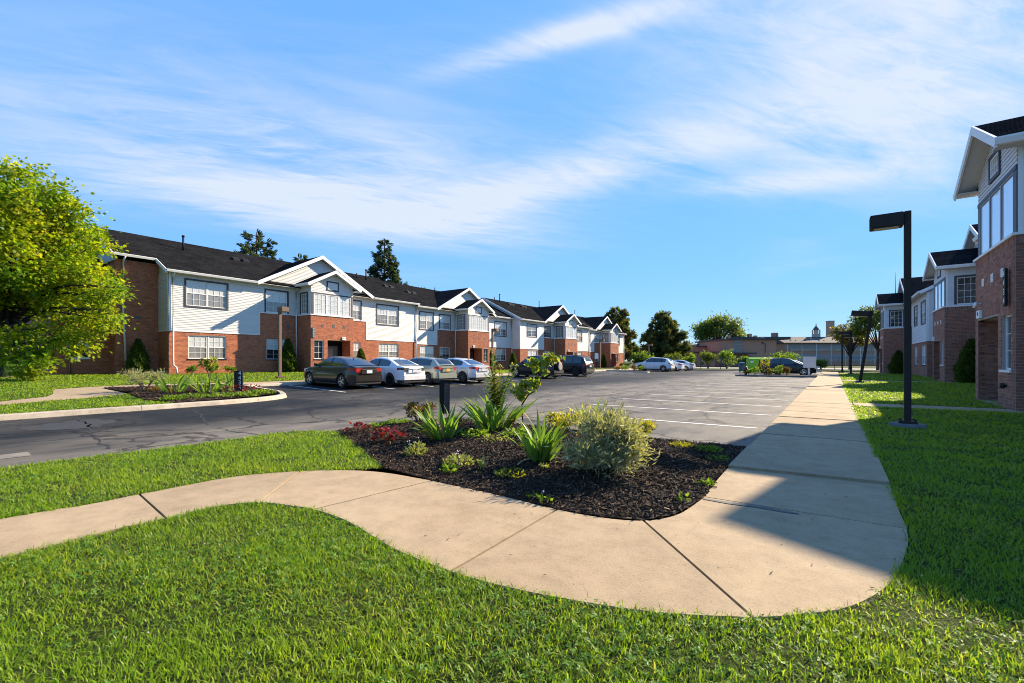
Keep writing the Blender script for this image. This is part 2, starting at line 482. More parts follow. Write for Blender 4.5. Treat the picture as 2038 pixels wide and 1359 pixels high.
def concrete_mat(name, c0, c1, stain=0.25):
    m, nt, b = new_mat(name)
    big = noise_node(nt, 0.7, 5, 0.65); mid = noise_node(nt, 6, 6, 0.7); fine = noise_node(nt, 75, 4, 0.8)
    c = ramp(nt, big, [(0.3, c0), (0.7, c1)])
    c = mixc(nt, c, ramp(nt, mid, [(0.25, (1 - stain,) * 3), (0.6, (1.04, 1.04, 1.04))]), 1.0, 'MULTIPLY')
    c = mixc(nt, c, ramp(nt, fine, [(0.32, (0.5, 0.47, 0.44)), (0.45, (0.97, 0.97, 0.97)), (0.62, (1.03, 1.03, 1.03)), (0.75, (1.35, 1.35, 1.33))]), 1.0, 'MULTIPLY')
    st = noise_node(nt, 0.45, 7, 0.72, dist=1.2)
    c = mixc(nt, c, ramp(nt, st, [(0.30, (0.74, 0.72, 0.70)), (0.42, (1, 1, 1))]), 1.0, 'MULTIPLY')
    oi = nt.nodes.new('ShaderNodeObjectInfo')
    c = mixc(nt, c, ramp(nt, oi.outputs['Random'], [(0, (0.92, 0.92, 0.93)), (1, (1.06, 1.05, 1.04))]), 1.0, 'MULTIPLY')
    nt.links.new(c, b.inputs['Base Color']); b.inputs['Roughness'].default_value = 0.85
    b.inputs['Specular IOR Level'].default_value = 0.25
    bump(nt, b, fine, 0.35, 0.006)
    return m
M['concrete'] = concrete_mat('tan_concrete', (0.302, 0.224, 0.134), (0.372, 0.284, 0.178), 0.26)
M['kerb'] = concrete_mat('kerb_concrete', (0.36, 0.31, 0.24), (0.46, 0.40, 0.32), 0.3)
M['kerb_dark'] = concrete_mat('dark_kerb', (0.10, 0.10, 0.10), (0.16, 0.155, 0.15), 0.3)
M['crack'] = mat('crack_fill', (0.012, 0.012, 0.012), 0.9)
M['dirt'] = mat('joint_dirt', (0.018, 0.014, 0.010), 0.95, var=0.4, vscale=9)
M['patch'] = mat('asphalt_patch_tar', (0.022, 0.021, 0.021), 0.8, var=0.3, vscale=3, bmp=0.5, bscale=80)
def paint_mat():
    m, nt, b = new_mat('worn_white_line_paint')
    w = noise_node(nt, 5, 6, 0.75); f = noise_node(nt, 60, 4, 0.7)
    a = nt.nodes.new('ShaderNodeMath'); a.operation = 'MULTIPLY'
    nt.links.new(w, a.inputs[0]); nt.links.new(f, a.inputs[1])
    c = ramp(nt, a.outputs[0], [(0.13, (0.11, 0.11, 0.10)), (0.21, (0.60, 0.59, 0.56))])
    nt.links.new(c, b.inputs['Base Color']); b.inputs['Roughness'].default_value = 0.7
    return m
M['paint'] = paint_mat()
M['mulch'] = mat('dark_mulch', (0.022, 0.015, 0.011), 0.95, var=0.5, vscale=40, bmp=1.0, bscale=60, spec=0.15)

# ---------------------------------------------------------------- ground shapes
def sstep(a, b, x):
    t = min(1, max(0, (x - a) / (b - a))); return t * t * (3 - 2 * t)
def lotz(x, y):
    return min(0.17, max(0.0, (-16.7 - x) * 0.034))
def leftz(x, y):
    pts = [(-70, 0.62), (-36, 0.52), (-23.5, 0.30), (-21.8, 0.28), (-18.6, 0.15), (-15.5, 0.13)]
    x = min(max(x, -70), -15.5)
    for (a, za), (b, zb) in zip(pts, pts[1:]):
        if a <= x <= b:
            z = za + (zb - za) * (x - a) / (b - a); break
    k = sstep(26, 44, y) * sstep(-24, -34, x)
    return z - 0.30 * k
def rightz(x, y):
    return 0.066 + 0.024 * sstep(0.6, 2.5, x)

gp = [(-900, -120), (900, -120), (900, 1600), (-900, 1600)]
go = MB(); go.quad(*[(x, y, -0.09) for x, y in gp])
tag(go.build('ground', M['lawn']), 'wide grassy ground reaching the horizon', None, None, 'structure')

KERB_L = [(-15.42, -12), (-15.42, -2), (-15.40, 5.4)] + smooth_line([(-15.40, 6.3), (-15.72, 7.85), (-16.5, 8.95), (-17.8, 9.55)], 5)[0:] + [(-21.0, 9.75), (-21.7, 10.4)]
BED_BACK = [P(668, 858, 0.05), (-7.55, 6.1), (-7.2, 7.0)] + smooth_line([(-7.05, 7.4), (-6.75, 7.62), (-6.2, 7.7)], 3) + [(-5.4, 7.72), (-3.0, 7.55), (-1.06, 7.62)]
ISLAND3 = [(-21.7, 50.0)] + smooth_line([(-18.2, 50.0), (-17.2, 50.5), (-17.0, 51.2), (-17.3, 52.0), (-18.3, 52.4)], 4) + [(-21.7, 52.4)]
ISLAND4 = [(-1.05, 44.2), (-6.0, 44.2)] + smooth_line([(-6.0, 44.2), (-7.0, 44.7), (-7.2, 45.4), (-6.9, 46.3), (-6.0, 46.7)], 4) + [(-1.05, 46.7)]
strip_edge = [(-8.7, -12), (-8.5, -4), (-8.3, 0.94), (-8.15, 3.04), (-8.22, 4.6)]
lot_poly = strip_edge + BED_BACK + ISLAND4 + [(-1.05, 68)] + [(-21.7, 68)] + ISLAND3[::-1] + KERB_L[::-1]
lot = sheet('parking_lot', lot_poly, lotz, M['asphalt'], 1.2)
tag(lot, 'large worn asphalt parking lot with a sealed dark drive', None, None, 'structure')

# painted stall lines
def stripe(p0, p1, w=0.10, dz=0.005, name='parking_line', m=None, wob=0.012, parent=None):
    p0 = np.array(p0, float); p1 = np.array(p1, float); d = p1 - p0; L = np.linalg.norm(d); d /= L
    nrm = np.array([-d[1], d[0]]); n = max(2, int(L / 0.7)); mb = MB()
    pts = []
    for i in range(n + 1):
        c = p0 + d * L * i / n + nrm * rng.normal() * wob
        a, b = c - nrm * w / 2, c + nrm * w / 2
        pts.append(((a[0], a[1], lotz(*a) + dz), (b[0], b[1], lotz(*b) + dz)))
    for i in range(n):
        mb.quad(pts[i][0], pts[i + 1][0], pts[i + 1][1], pts[i][1])
    return mb.build(name, m or M['paint'], lot if parent is None else parent)
for y in [10.35, 13.0, 15.6, 18.25, 20.9, 23.5, 26.2, 28.8, 31.4, 34.0, 36.7, 39.3, 41.9]:
    stripe((-1.25, y), (-6.05 - 0.1 * rng.random(), y + 0.05))
for y in [47.2, 49.8, 52.5, 55.1]:
    stripe((-1.25, y + 0.5), (-6.0, y + 0.5))
for y in [11.85, 14.55, 17.1, 19.6, 22.3, 25.0, 27.6, 30.3, 33.0, 35.7, 38.4, 41.1, 43.8, 46.4, 49.0, 53.4, 56.0, 58.6, 61.2, 63.8, 66.4]:
    stripe((-16.75, y), (-21.6, y))
# cracks and patches
def crack(pts, w=0.03, name='asphalt_crack', m=None):
    pts = [np.array(p, float) for p in pts]; fine = []
    for a, b in zip(pts, pts[1:]):
        k = max(2, int(np.linalg.norm(b - a) / 0.18))
        for i in range(k): fine.append(a + (b - a) * i / k + rng.normal(size=2) * 0.035)
    fine.append(pts[-1]); mb = MB(); L = []
    for i, p in enumerate(fine):
        d = fine[min(i + 1, len(fine) - 1)] - fine[max(i - 1, 0)]; d /= np.linalg.norm(d) + 1e-9
        n = np.array([-d[1], d[0]]); ww = w * (0.35 + 0.9 * rng.random())
        a, b = p - n * ww / 2, p + n * ww / 2
        L.append(((a[0], a[1], lotz(*a) + 0.004), (b[0], b[1], lotz(*b) + 0.004)))
    for i in range(len(L) - 1): mb.quad(L[i][0], L[i + 1][0], L[i + 1][1], L[i][1])
    mb.build(name, m or M['crack'], lot)
crack([P(148, 831), P(175, 845), P(188, 868), P(215, 893)], 0.05)
crack([P(385, 816), P(400, 828), P(415, 845)], 0.05)
crack([P(190, 857), P(250, 860), P(300, 856), P(345, 858), P(400, 853)], 0.025)
crack([P(440, 853), P(475, 860), P(520, 866)], 0.03)
crack([P(40, 843), P(42, 852), P(80, 860)], 0.05)
crack([P(0, 846), P(40, 843), P(70, 838)], 0.03)
crack([(-6.3, 9.5), (-6.0, 14), (-6.4, 20), (-6.1, 28), (-6.3, 40)], 0.035)
crack([(-9, 16), (-6.2, 17), (-3.5, 16.2), (-1.2, 17)], 0.03)
crack([(-14, 12), (-12, 15), (-12.5, 20), (-11, 27)], 0.03)
crack([(-11.5, 30), (-8, 31), (-4, 29.5), (-1.4, 30)], 0.04)
crack([(-9.5, 8.6), (-11.5, 10.2), (-13, 10)], 0.02)
crack([(-16.2, 22), (-12, 24), (-8, 22.5)], 0.03)
def blot(c, rx, ry, name='asphalt_patch', m=None, dz=0.004, n=22, rot=0.0):
    ph = rng.random(4) * 6.28
    vs = []
    for k in range(n):
        a = 2 * PI * k / n; r = 1 + 0.14 * math.sin(2 * a + ph[0]) + 0.10 * math.sin(5 * a + ph[1]) + 0.05 * math.sin(9 * a + ph[2])
        x = math.cos(a) * rx * r; y = math.sin(a) * ry * r
        X = c[0] + x * math.cos(rot) - y * math.sin(rot); Y = c[1] + x * math.sin(rot) + y * math.cos(rot)
        vs.append((X, Y, lotz(X, Y) + dz))
    mb = MB(); mb.quad(*vs); mb.build(name, m or M['patch'], lot)
blot((-4.9, 11.6), 0.9, 0.5); blot((-2.6, 28.3), 1.0, 0.8); blot((-1.9, 21.8), 0.55, 1.0); blot((-2.2, 33.5), 0.8, 0.6)
blot((-5.5, 15.6), 0.5, 0.35); blot((-4.2, 38.5), 1.6, 0.9); blot((-1.8, 41.5), 0.6, 0.7); blot((-13.2, 2.6), 0.9, 0.6)
M['thermo'] = mat('worn_thermoplastic', (0.17, 0.15, 0.115), 0.8, var=0.35, vscale=5)
stripe(P(60, 904), (-9.75, -2.5), 0.42, 0.006, 'stop_bar', M['thermo'], 0.02)

# ---------------------------------------------------------------- concrete walks, slab by slab
OUT = [(-4.75, -8), (-4.6, -3), (-4.42, 0.3), (-4.40, 0.64), (-4.45, 1.05), P(332, 1032, .08), (-4.42, 1.78), P(515, 1000, .08), (-3.86, 2.17), P(622, 1014, .08), P(690, 1038, .08), P(780, 1092, .08),
       P(895, 1138, .08), P(980, 1163, .08), P(1100, 1189, .08), P(1300, 1220, .08), P(1500, 1230, .08), P(1600, 1224, .08), P(1700, 1208, .08), P(1780, 1158, .08), P(1812, 1085, .08), P(1808, 1052, .08)]
def densify(pts, joints, n=4):
    out = smooth_line(pts, n); return out, [j * n for j in joints]
JO = [0, 5, 7, 9, 12, 16, 21]
OUT, JO = densify(OUT, JO)
INN = [(-5.95, -8), (-5.75, -3), P(0, 1032, .08), P(154, 1007, .08), P(277, 983, .08), P(433, 953, .08), P(510, 943, .08), P(597, 937, .08), P(680, 935, .08), P(760, 939, .08), P(860, 956, .08), P(1000, 986, .08),
       P(1110, 1013, .08), P(1200, 1029, .08), P(1280, 1035, .08), P(1340, 1025, .08), P(1375, 1006, .08), P(1400, 988, .08)]
JI = [0, 4, 7, 10, 12, 14, 17]
INN0 = INN
INN, JI = densify(INN, JI)
walk = tag(empty('sidewalk'), 'curving tan concrete sidewalk of many slabs', None, None, 'structure')
def slab(poly, z, parent=walk, tilt=0.0, gap=0.010, name='slab', m=None):
    a = np.array(poly, float); c = a.mean(0)
    # shrink a little so that the joint shows
    n = len(a); out = []
    for i in range(n):
        p0, p1, p2 = a[i - 1], a[i], a[(i + 1) % n]
        e1 = (p1 - p0) / (np.linalg.norm(p1 - p0) + 1e-9); e2 = (p2 - p1) / (np.linalg.norm(p2 - p1) + 1e-9)
        n1 = np.array([-e1[1], e1[0]]); n2 = np.array([-e2[1], e2[0]])
        b = n1 + n2; b /= max(0.5, np.linalg.norm(b)); 
        q = p1 + b * gap
        if np.dot(q - c, q - c) > np.dot(p1 - c, p1 - c): q = p1 - b * gap
        out.append(tuple(q))
    zf = (lambda x, y: z(x, y)) if callable(z) else (lambda x, y: z + tilt * (y - c[1]))
    return sheet(name, out, zf, m or M['concrete'], 0.8, 0.10, parent)
for k in range(6):
    o = OUT[JO[k]:JO[k + 1] + 1]; i_ = INN[JI[k]:JI[k + 1] + 1]
    slab(o + i_[::-1], 0.08, gap=0.014)
ys = [None, 5.98, 7.5, 9.1] + [9.1 + 1.53 * k for k in range(1, 38)]
slab([OUT[-1], (0.47, 5.0), (0.49, 6.1), (-1.03, 5.95), (-1.02, 5.2), INN[-1]], 0.08, gap=0.007)
for k, (a, b) in enumerate(zip(ys[1:], ys[2:])):
    slab([(-1.03, a - (0.03 if k == 0 else 0)), (0.49, a + (0.10 if k == 0 else 0)), (0.49, b), (-1.03, b)], 0.112 if k == 0 else (0.085 if k == 2 else 0.08), tilt=0.006 * rng.normal(), gap=0.007 if k % 3 else 0.012)
for y0, y1, xe in ((16.25, 17.4, 6.4), (36.4, 37.7, 8.0), (57.6, 58.8, 6.5)):
    for xa, xb in ((0.50, 1.9), (1.9, 3.3), (3.3, xe)):
        slab([(xa, y0), (xb, y0), (xb, y1), (xa, y1)], 0.085)
    slab
# soil under the joints
jb = MB()
jb.quad(*[(x, y, 0.062) for x, y in [(-1.02, 3.9), (0.47, 3.2), (0.48, 66), (-1.02, 66)]])
for k in range(6):
    o = OUT[JO[k]:JO[k + 1] + 1]; i_ = INN[JI[k]:JI[k + 1] + 1]
    pl = o + i_[::-1]
jo = jb.build('joint_soil', M['dirt'], walk)
sheet('joint_soil', OUT + INN[::-1], lambda x, y: 0.066, M['dirt'], 0.8, parent=walk)
# asphalt smear over one joint and a worn concrete repair
mbs = MB(); pts = smooth_line([P(1400, 992, .086), P(1450, 1000, .086), P(1500, 1006, .086), P(1545, 1014, .086), P(1590, 1022, .086)], 6)
for i in range(len(pts) - 1):
    wd = 0.012 + 0.028 * math.sin(PI * i / (len(pts) - 1)); a, b = pts[i], pts[i + 1]
    mbs.quad((a[0], a[1] - wd, .085), (b[0], b[1] - wd, .085), (b[0], b[1] + wd, .085), (a[0], a[1] + wd, .085))
M['smear'] = mat('joint_sealant', (0.10, 0.095, 0.085), 0.8, var=0.3, vscale=20)
mbs.build('joint_sealant', M['smear'], walk)

lwalk = tag(empty('footpath'), 'tan concrete footpath along the left brick building', None, None, 'structure')
LW_F = [(-23.2, 5.3), (-22.8, 6.6), (-22.4, 8.5), (-21.9, 10.3)]
slab([(-18.6, -8), (-18.6, -1.0), (-19.6, -1.0), (-19.6, -8)], leftz, lwalk)
slab([(-18.6, -1.0), (-18.6, 2.1), (-19.55, 2.2), (-19.6, -1.0)], leftz, lwalk)
slab([(-18.6, 2.1), (-19.0, 3.0), (-19.4, 4.3), (-20.2, 5.3), (-23.2, 5.3), (-24.35, 5.2), (-23.6, 4.0), (-21.3, 3.6), (-20.4, 3.3), (-19.55, 2.2)], leftz, lwalk)
slab([(-24.35, 5.2), (-23.2, 5.3), (-22.8, 6.6), (-24.7, 6.5)], leftz, lwalk)
slab([(-24.7, 6.5), (-22.8, 6.6), (-22.4, 8.5), (-24.25, 8.7)], leftz, lwalk)
slab([(-24.25, 8.7), (-22.4, 8.5), (-21.86, 10.4), (-21.86, 11.5), (-23.6, 11.5)], leftz, lwalk)
yy = 11.5
while yy < 67:
    y2 = min(yy + 1.9, 68)
    slab([(-23.6, yy), (-21.86, yy), (-21.86, y2), (-23.6, y2)], leftz, lwalk); yy = y2

# kerbs in segments
kerbs = tag(empty('kerb'), 'pale concrete kerb round the lot and islands', None, None, 'structure')
def kerb(line, zb, h, w, m, seg=3.0, side=1):
    pts = [np.array(p, float) for p in line]
    # split long edges
    fine = [pts[0]]
    for a, b in zip(pts, pts[1:]):
        k = max(1, int(np.linalg.norm(b - a) / 1.0))
        for i in range(1, k + 1): fine.append(a + (b - a) * i / k)
    acc = 0.0; cur = [fine[0]]; segs = []
    for p in fine[1:]:
        acc += np.linalg.norm(p - cur[-1]); cur.append(p)
        if acc > seg: segs.append(cur); cur = [p]; acc = 0
    if len(cur) > 1: segs.append(cur)
    for s in segs:
        mb = MB(); R = []
        for i, p in enumerate(s):
            d = s[min(i + 1, len(s) - 1)] - s[max(i - 1, 0)]; d = d / np.linalg.norm(d)
            q = p.copy()
            if i == 0: q = p + d * 0.006
            if i == len(s) - 1: q = p - d * 0.006
            n = np.array([-d[1], d[0]]) * side
            z0 = zb(*p) if callable(zb) else zb
            R.append([(q[0], q[1], z0 - 0.1), (q[0], q[1], z0 + 0.01), (q[0] + n[0] * 0.035, q[1] + n[1] * 0.035, z0 + h - 0.025), (q[0] + n[0] * 0.06, q[1] + n[1] * 0.06, z0 + h), (q[0] + n[0] * w, q[1] + n[1] * w, z0 + h), (q[0] + n[0] * w, q[1] + n[1] * w, z0 - 0.1)])
        vs = [v for r in R for v in r]; k = 6
        fs = [(i * k + j, i * k + (j + 1) % k, (i + 1) * k + (j + 1) % k, (i + 1) * k + j) for i in range(len(R) - 1) for j in range(k)]
        fs += [tuple(range(k)), tuple((len(R) - 1) * k + j for j in range(k))]
        mb.add(vs, fs); mb.build('kerb_segment', m, kerbs)
kerb(KERB_L, lotz, 0.135, 0.22, M['kerb'], 3.2, 1)
kerb([(-21.7, 10.4), (-21.7, 50.0)], lotz, 0.12, 0.17, M['kerb'], 3.0, 1)
kerb([(-21.7, 52.4), (-21.7, 68.0)], lotz, 0.12, 0.17, M['kerb'], 3.0, 1)
kerb(ISLAND3, lotz, 0.12, 0.15, M['kerb'], 3.0, 1)
kerb([(-21.7, 68), (-1.05, 68)], lotz, 0.12, 0.17, M['kerb'], 3.0, 1)
kerb(BED_BACK, 0.0, 0.085, 0.13, M['kerb'], 2.4, -1)
kerb(ISLAND4, 0.0, 0.13, 0.16, M['kerb_dark'], 3.0, -1)

# lawns
def lawn(poly, zf, label, step=0.7):
    return tag(sheet('lawn', poly, zf, M['lawn'], step), label, None, None, 'structure')
LAWNS = []
BED_L = [P(668, 860, .06), P(700, 882, .06), P(730, 906, .06), P(762, 934, .06)]
strip_poly = strip_edge + [BED_L[0]] + BED_L[1:] + INN0[8::-1]
LAWNS.append((strip_poly, lambda x, y: 0.05 + 0.025 * sstep(-8.2, -7.4, x) , 'grass strip between the drive and the curving sidewalk'))
front_poly = OUT + [(0.49, 5.0), (0.49, 6.1), (0.49, 16.25), (14, 16.25), (14, -14), (-4.75, -14)]
LAWNS.append((front_poly, rightz, 'broad front lawn inside the bend of the sidewalk'))
for a, b in ((17.4, 36.4), (37.7, 57.6), (58.8, 68.5)):
    LAWNS.append(([(0.49, a), (14, a), (14, b), (0.49, b)], rightz, 'lawn between the sidewalk and the right building'))
LAWNS.append(([(-15.60, -12), (-15.58, 5.2), (-17.5, 5.0), (-20.2, 5.3), (-19.4, 4.3), (-19.0, 3.0), (-18.6, 2.1), (-18.6, -12)], leftz, 'narrow grass verge along the drive kerb'))
LAWNS.append(([(-19.6, -12), (-19.6, -1), (-19.55, 2.2), (-20.4, 3.3), (-21.3, 3.6), (-23.6, 4.0), (-24.35, 5.2), (-24.7, 6.5), (-24.25, 8.7), (-23.6, 11.5), (-23.6, 68), (-23.6, 77), (-75, 77), (-75, -30), (-19.6, -30)], leftz, 'lawn in front of the left brick building'))
LAWNS.append(([(-23.6, 68.16), (0.45, 68.16), (14, 68.5), (14, 84), (-23.6, 84)], lambda x, y: 0.08, 'grass strip behind the far kerb of the lot'))
for pl, zf, lb in LAWNS: lawn(pl, zf, lb, 0.9)

# planting beds of dark mulch
BED = BED_L + [P(860, 955, .084), P(1000, 985, .084), P(1110, 1012, .084), P(1200, 1028, .084), P(1280, 1034, .084), P(1340, 1024, .084), P(1375, 1005, .084), P(1400, 987, .084), (-1.035, 5.2), (-1.04, 5.97), (-1.04, 7.49)] + [(-3.0, 7.42), (-5.4, 7.59), (-6.2, 7.57), (-6.68, 7.48), (-6.93, 7.3), (-7.08, 6.95), (-7.43, 6.05)]
_bs = np.array(BED + [BED[0]])
def bedz(x, y):
    p = np.array([x, y]); a = _bs[:-1]; d = _bs[1:] - a
    t = np.clip(((p - a) * d).sum(1) / ((d * d).sum(1) + 1e-12), 0, 1)
    e = float(np.sqrt((((a + d * t[:, None]) - p) ** 2).sum(1)).min())
    return 0.083 + 0.13 * sstep(-0.15, 1.6, e) - 0.13 * sstep(-0.15, 1.6, 0.0) + 0.02 * min(1.0, e * 2) * mnoise.noise(Vector((x * 1.7, y * 1.7, 0)))
tag(sheet('planting_bed', BED, bedz, M['mulch'], 0.25), 'mounded bed of dark brown mulch in the sidewalk bend', None, None, 'structure')
BED2 = [(-23.2, 5.32), (-22.82, 6.6), (-22.42, 8.5), (-21.95, 9.55), (-17.9, 9.3), (-16.75, 8.7), (-15.98, 7.75), (-15.65, 6.35), (-15.62, 5.2), (-17.5, 5.0), (-20.2, 5.32)]
def bed2z(x, y): return leftz(x, y) + 0.02 + 0.10 * math.exp(-((x + 19) / 2.6) ** 2 - ((y - 7.2) / 1.5) ** 2)
tag(sheet('planting_bed', BED2, bed2z, M['mulch'], 0.4), 'mulch bed on the kerbed island by the drive', None, None, 'structure')
tag(sheet('planting_bed', [(-21.6, 50.16), (-18.3, 50.16), (-17.35, 50.6), (-17.16, 51.2), (-17.45, 51.9), (-18.3, 52.25), (-21.6, 52.25)], lambda x, y: lotz(x, y) + 0.1, M['mulch'], 0.8), 'small mulch bed on the far left island', None, None, 'structure')
tag(sheet('planting_bed', [(-1.1, 44.37), (-6.0, 44.37), (-6.85, 44.8), (-7.04, 45.4), (-6.75, 46.2), (-6.0, 46.53), (-1.1, 46.53)], lambda x, y: 0.11, M['mulch'], 0.8), 'mulch bed on the dark kerbed island by the sign', None, None, 'structure')

# mulch chips: far too many to count
def mulch_chips(poly, zf, n, label, s0):
    a = np.array(poly); lo, hi = a.min(0), a.max(0)
    p = lo + rng.random((int(n * 1.6), 2)) * (hi - lo)
    p = p[in_poly(p, poly)][:n] + rng.normal(size=(min(n, int(in_poly(p, poly).sum())), 2)) * 0.022
    z = np.array([zf(x, y) for x, y in p])
    pos = np.column_stack([p, z + 0.004 + rng.random(len(p)) * 0.018])
    d = rng.normal(size=(len(p), 3)); d[:, 2] *= 0.35
    tv = [(-.12, -.5, 0), (.12, -.42, .0), (0, -.45, .12), (-.1, .5, 0), (.13, .46, 0), (0, .42, .09)]
    tf = [(0, 2, 1), (3, 4, 5), (0, 1, 4), (0, 4, 3), (1, 2, 5), (1, 5, 4), (2, 0, 3), (2, 3, 5)]
    V, F = scatter(tv, tf, pos, frames(d), s0 * (0.5 + rng.random(len(p)) * 1.1))
    o = link('mulch', np_mesh('mulch', V, F), M['chips'])
    tag(o, label, None, None, 'stuff')
def chips_mat():
    m, nt, b = new_mat('mulch_chips')
    g = nt.nodes.new('ShaderNodeNewGeometry')
    c = ramp(nt, g.outputs['Random Per Island'], [(0, (0.012, 0.007, 0.005)), (0.5, (0.032, 0.018, 0.010)), (0.82, (0.07, 0.04, 0.022)), (1, (0.19, 0.12, 0.065))])
    nt.links.new(c, b.inputs['Base Color']); b.inputs['Roughness'].default_value = 0.8
    b.inputs['Specular IOR Level'].default_value = 0.25
    return m
M['chips'] = chips_mat()
mulch_chips(BED, bedz, 52000, 'shredded dark mulch covering the near bed', 0.036)
mulch_chips(BED2, bed2z, 7000, 'shredded dark mulch covering the island bed', 0.07)

# grass blades
M['blade'] = leaf_mat('grass_blades', [(0.04, 0.105, 0.010), (0.10, 0.20, 0.014), (0.17, 0.285, 0.020), (0.15, 0.25, 0.016), (0.22, 0.325, 0.024), (0.28, 0.37, 0.035), (0.26, 0.26, 0.07)], 0.5, 0.42, (0.18, 0.285, 0.02), 0.7, ((0.72, 0.80, 0.9), (1.30, 1.08, 1.25)))
M['clover'] = leaf_mat('clover_leaves', [(0.06, 0.14, 0.015), (0.09, 0.19, 0.02), (0.13, 0.24, 0.03)], 0.35, 0.5)
polys = [(pl, zf) for pl, zf, lb in LAWNS]
def grass_points(dens0, rmin, rmax, d0=4.2):
    # sample by distance with density falling as 1/D^2 beyond d0
    ang0, ang1 = YAW - math.radians(78), YAW + math.radians(78)
    # work in camera polar coordinates; angle measured from +Y towards -X
    wedge = math.radians(156)
    n1 = int(dens0 * wedge / 2 * (d0 * d0 - rmin * rmin)); n2 = int(dens0 * wedge * d0 * d0 * math.log(rmax / d0))
    r1 = np.sqrt(rmin ** 2 + rng.random(n1) * (d0 ** 2 - rmin ** 2)); r2 = d0 * np.exp(rng.random(n2) * math.log(rmax / d0))
    r = np.concatenate([r1, r2]); a = ang0 + rng.random(len(r)) * wedge
    pts = np.column_stack([-r * np.sin(a), r * np.cos(a)])
    outp = []; outz = []
    for pl, zf in polys:
        k = in_poly(pts, pl); q = pts[k]
        outp.append(q); outz.append(np.array([zf(x, y) for x, y in q]))
    return np.concatenate(outp), np.concatenate(outz)
M['crab'] = leaf_mat('broad_grass_blades', [(0.10, 0.17, 0.015), (0.16, 0.25, 0.022), (0.21, 0.29, 0.03), (0.25, 0.25, 0.07)], 0.5, 0.5)
M['clover_head'] = mat('clover_head', (0.34, 0.31, 0.27), 0.8)
def make_grass():
    p, z = grass_points(7600, 0.3, 60)
    p = p + rng.normal(size=p.shape) * 0.018
    ed = []
    for line in (OUT, INN[:4 * 8], [(0.49, 4.6), (0.49, 16.2)], [(0.49, 17.5), (0.49, 30)]):
        for q0, q1 in zip(line, line[1:]):
            q0, q1 = np.array(q0), np.array(q1); m_ = int(np.linalg.norm(q1 - q0) * 260)
            ed.append(q0 + (q1 - q0) * rng.random((m_, 1)) + rng.normal(size=(m_, 2)) * 0.024)
    ed = np.concatenate(ed); p = np.concatenate([p, ed]); z = np.concatenate([z, np.full(len(ed), 0.07)])
    D = np.hypot(p[:, 0], p[:, 1])
    clump = np.array([mnoise.noise(Vector((x * 2.1, y * 2.1, 0))) + 0.6 * mnoise.noise(Vector((x * 7, y * 7, 3))) for x, y in p])
    keep = rng.random(len(p)) < np.clip(0.75 + 0.5 * clump, 0.3, 1)
    p, z, D, clump = p[keep], z[keep], D[keep], clump[keep]
    n = len(p); k = np.maximum(1, D / 4.2)
    w = 0.0050 * k * (0.55 + 0.9 * rng.random(n)); h = (0.020 + 0.034 * rng.random(n) ** 1.5 + 0.014 * clump) * np.minimum(1.35, k ** 0.2) * 0.95
    a = rng.random(n) * 2 * PI; lean = (0.012 + 0.036 * rng.random(n)) * np.minimum(1.6, k ** 0.4)
    b = a + PI / 2 + rng.normal(size=n) * 0.5
    dx, dy = np.cos(a) * w / 2, np.sin(a) * w / 2; lx, ly = np.cos(b) * lean, np.sin(b) * lean
    V = np.zeros((n, 5, 3))
    base = np.column_stack([p, z - 0.006])
    V[:, 0] = base + np.column_stack([-dx, -dy, 0 * dx]); V[:, 1] = base + np.column_stack([dx, dy, 0 * dx])
    V[:, 2] = base + np.column_stack([lx * .35 - dx * .85, ly * .35 - dy * .85, h * .62]); V[:, 3] = base + np.column_stack([lx * .35 + dx * .85, ly * .35 + dy * .85, h * .62])
    V[:, 4] = base + np.column_stack([lx, ly, h])
    tf = np.array([(0, 1, 3), (0, 3, 2), (2, 3, 4)])
    F = tf[None] + (np.arange(n) * 5)[:, None, None]
    tag(link('grass', np_mesh('grass', V.reshape(-1, 3), F.reshape(-1, 3)), M['blade']), 'short green lawn grass with longer tufts', None, None, 'stuff')
    # clover and broad weeds
    p, z = grass_points(900, 1.2, 14)
    cl = np.array([mnoise.noise(Vector((x * 0.8 + 9, y * 0.8, 1))) for x, y in p])
    k_ = rng.random(len(p)) < np.clip(0.35 + 1.3 * cl, 0.05, 1); p, z = p[k_], z[k_]
    n = len(p); pos = np.column_stack([p, z + 0.02 + 0.025 * rng.random(n)])
    d = rng.normal(size=(n, 3)); d[:, 2] = np.abs(d[:, 2]) * .3
    lf = []; ff = []
    for q in range(3):
        c, s = math.cos(q * 2.1), math.sin(q * 2.1); b = len(lf)
        for (x, y, zz) in ((0, 0, 0), (-.4, .6, .1), (0, 1, .02), (.4, .6, .1)): lf.append((x * c - y * s, x * s + y * c, zz))
        ff += [(b, b + 3, b + 2), (b, b + 2, b + 1)]
    up = np.tile([[0, 0, 1.0]], (n, 1)) + rng.normal(size=(n, 3)) * 0.35
    R = frames(up); R = R[:, :, [0, 2, 1]]
    V, F = scatter(lf, ff, pos, R, 0.012 + 0.008 * rng.random(n))
    tag(link('clover', np_mesh('clover', V, F), M['clover']), 'clover leaves mixed into the near lawn', None, None, 'stuff')
    # coarse broad blades (crab grass) and pale dry ones
    p, z = grass_points(420, 1.2, 16); cg = np.array([mnoise.noise(Vector((x * 0.9 - 4, y * 0.9, 7))) for x, y in p])
    k_ = rng.random(len(p)) < np.clip(0.35 + 1.5 * cg, 0.04, 1); p, z = p[k_], z[k_]; n = len(p)
    d = rng.normal(size=(n, 3)); d[:, 2] = np.abs(d[:, 2]) * .35 + .25
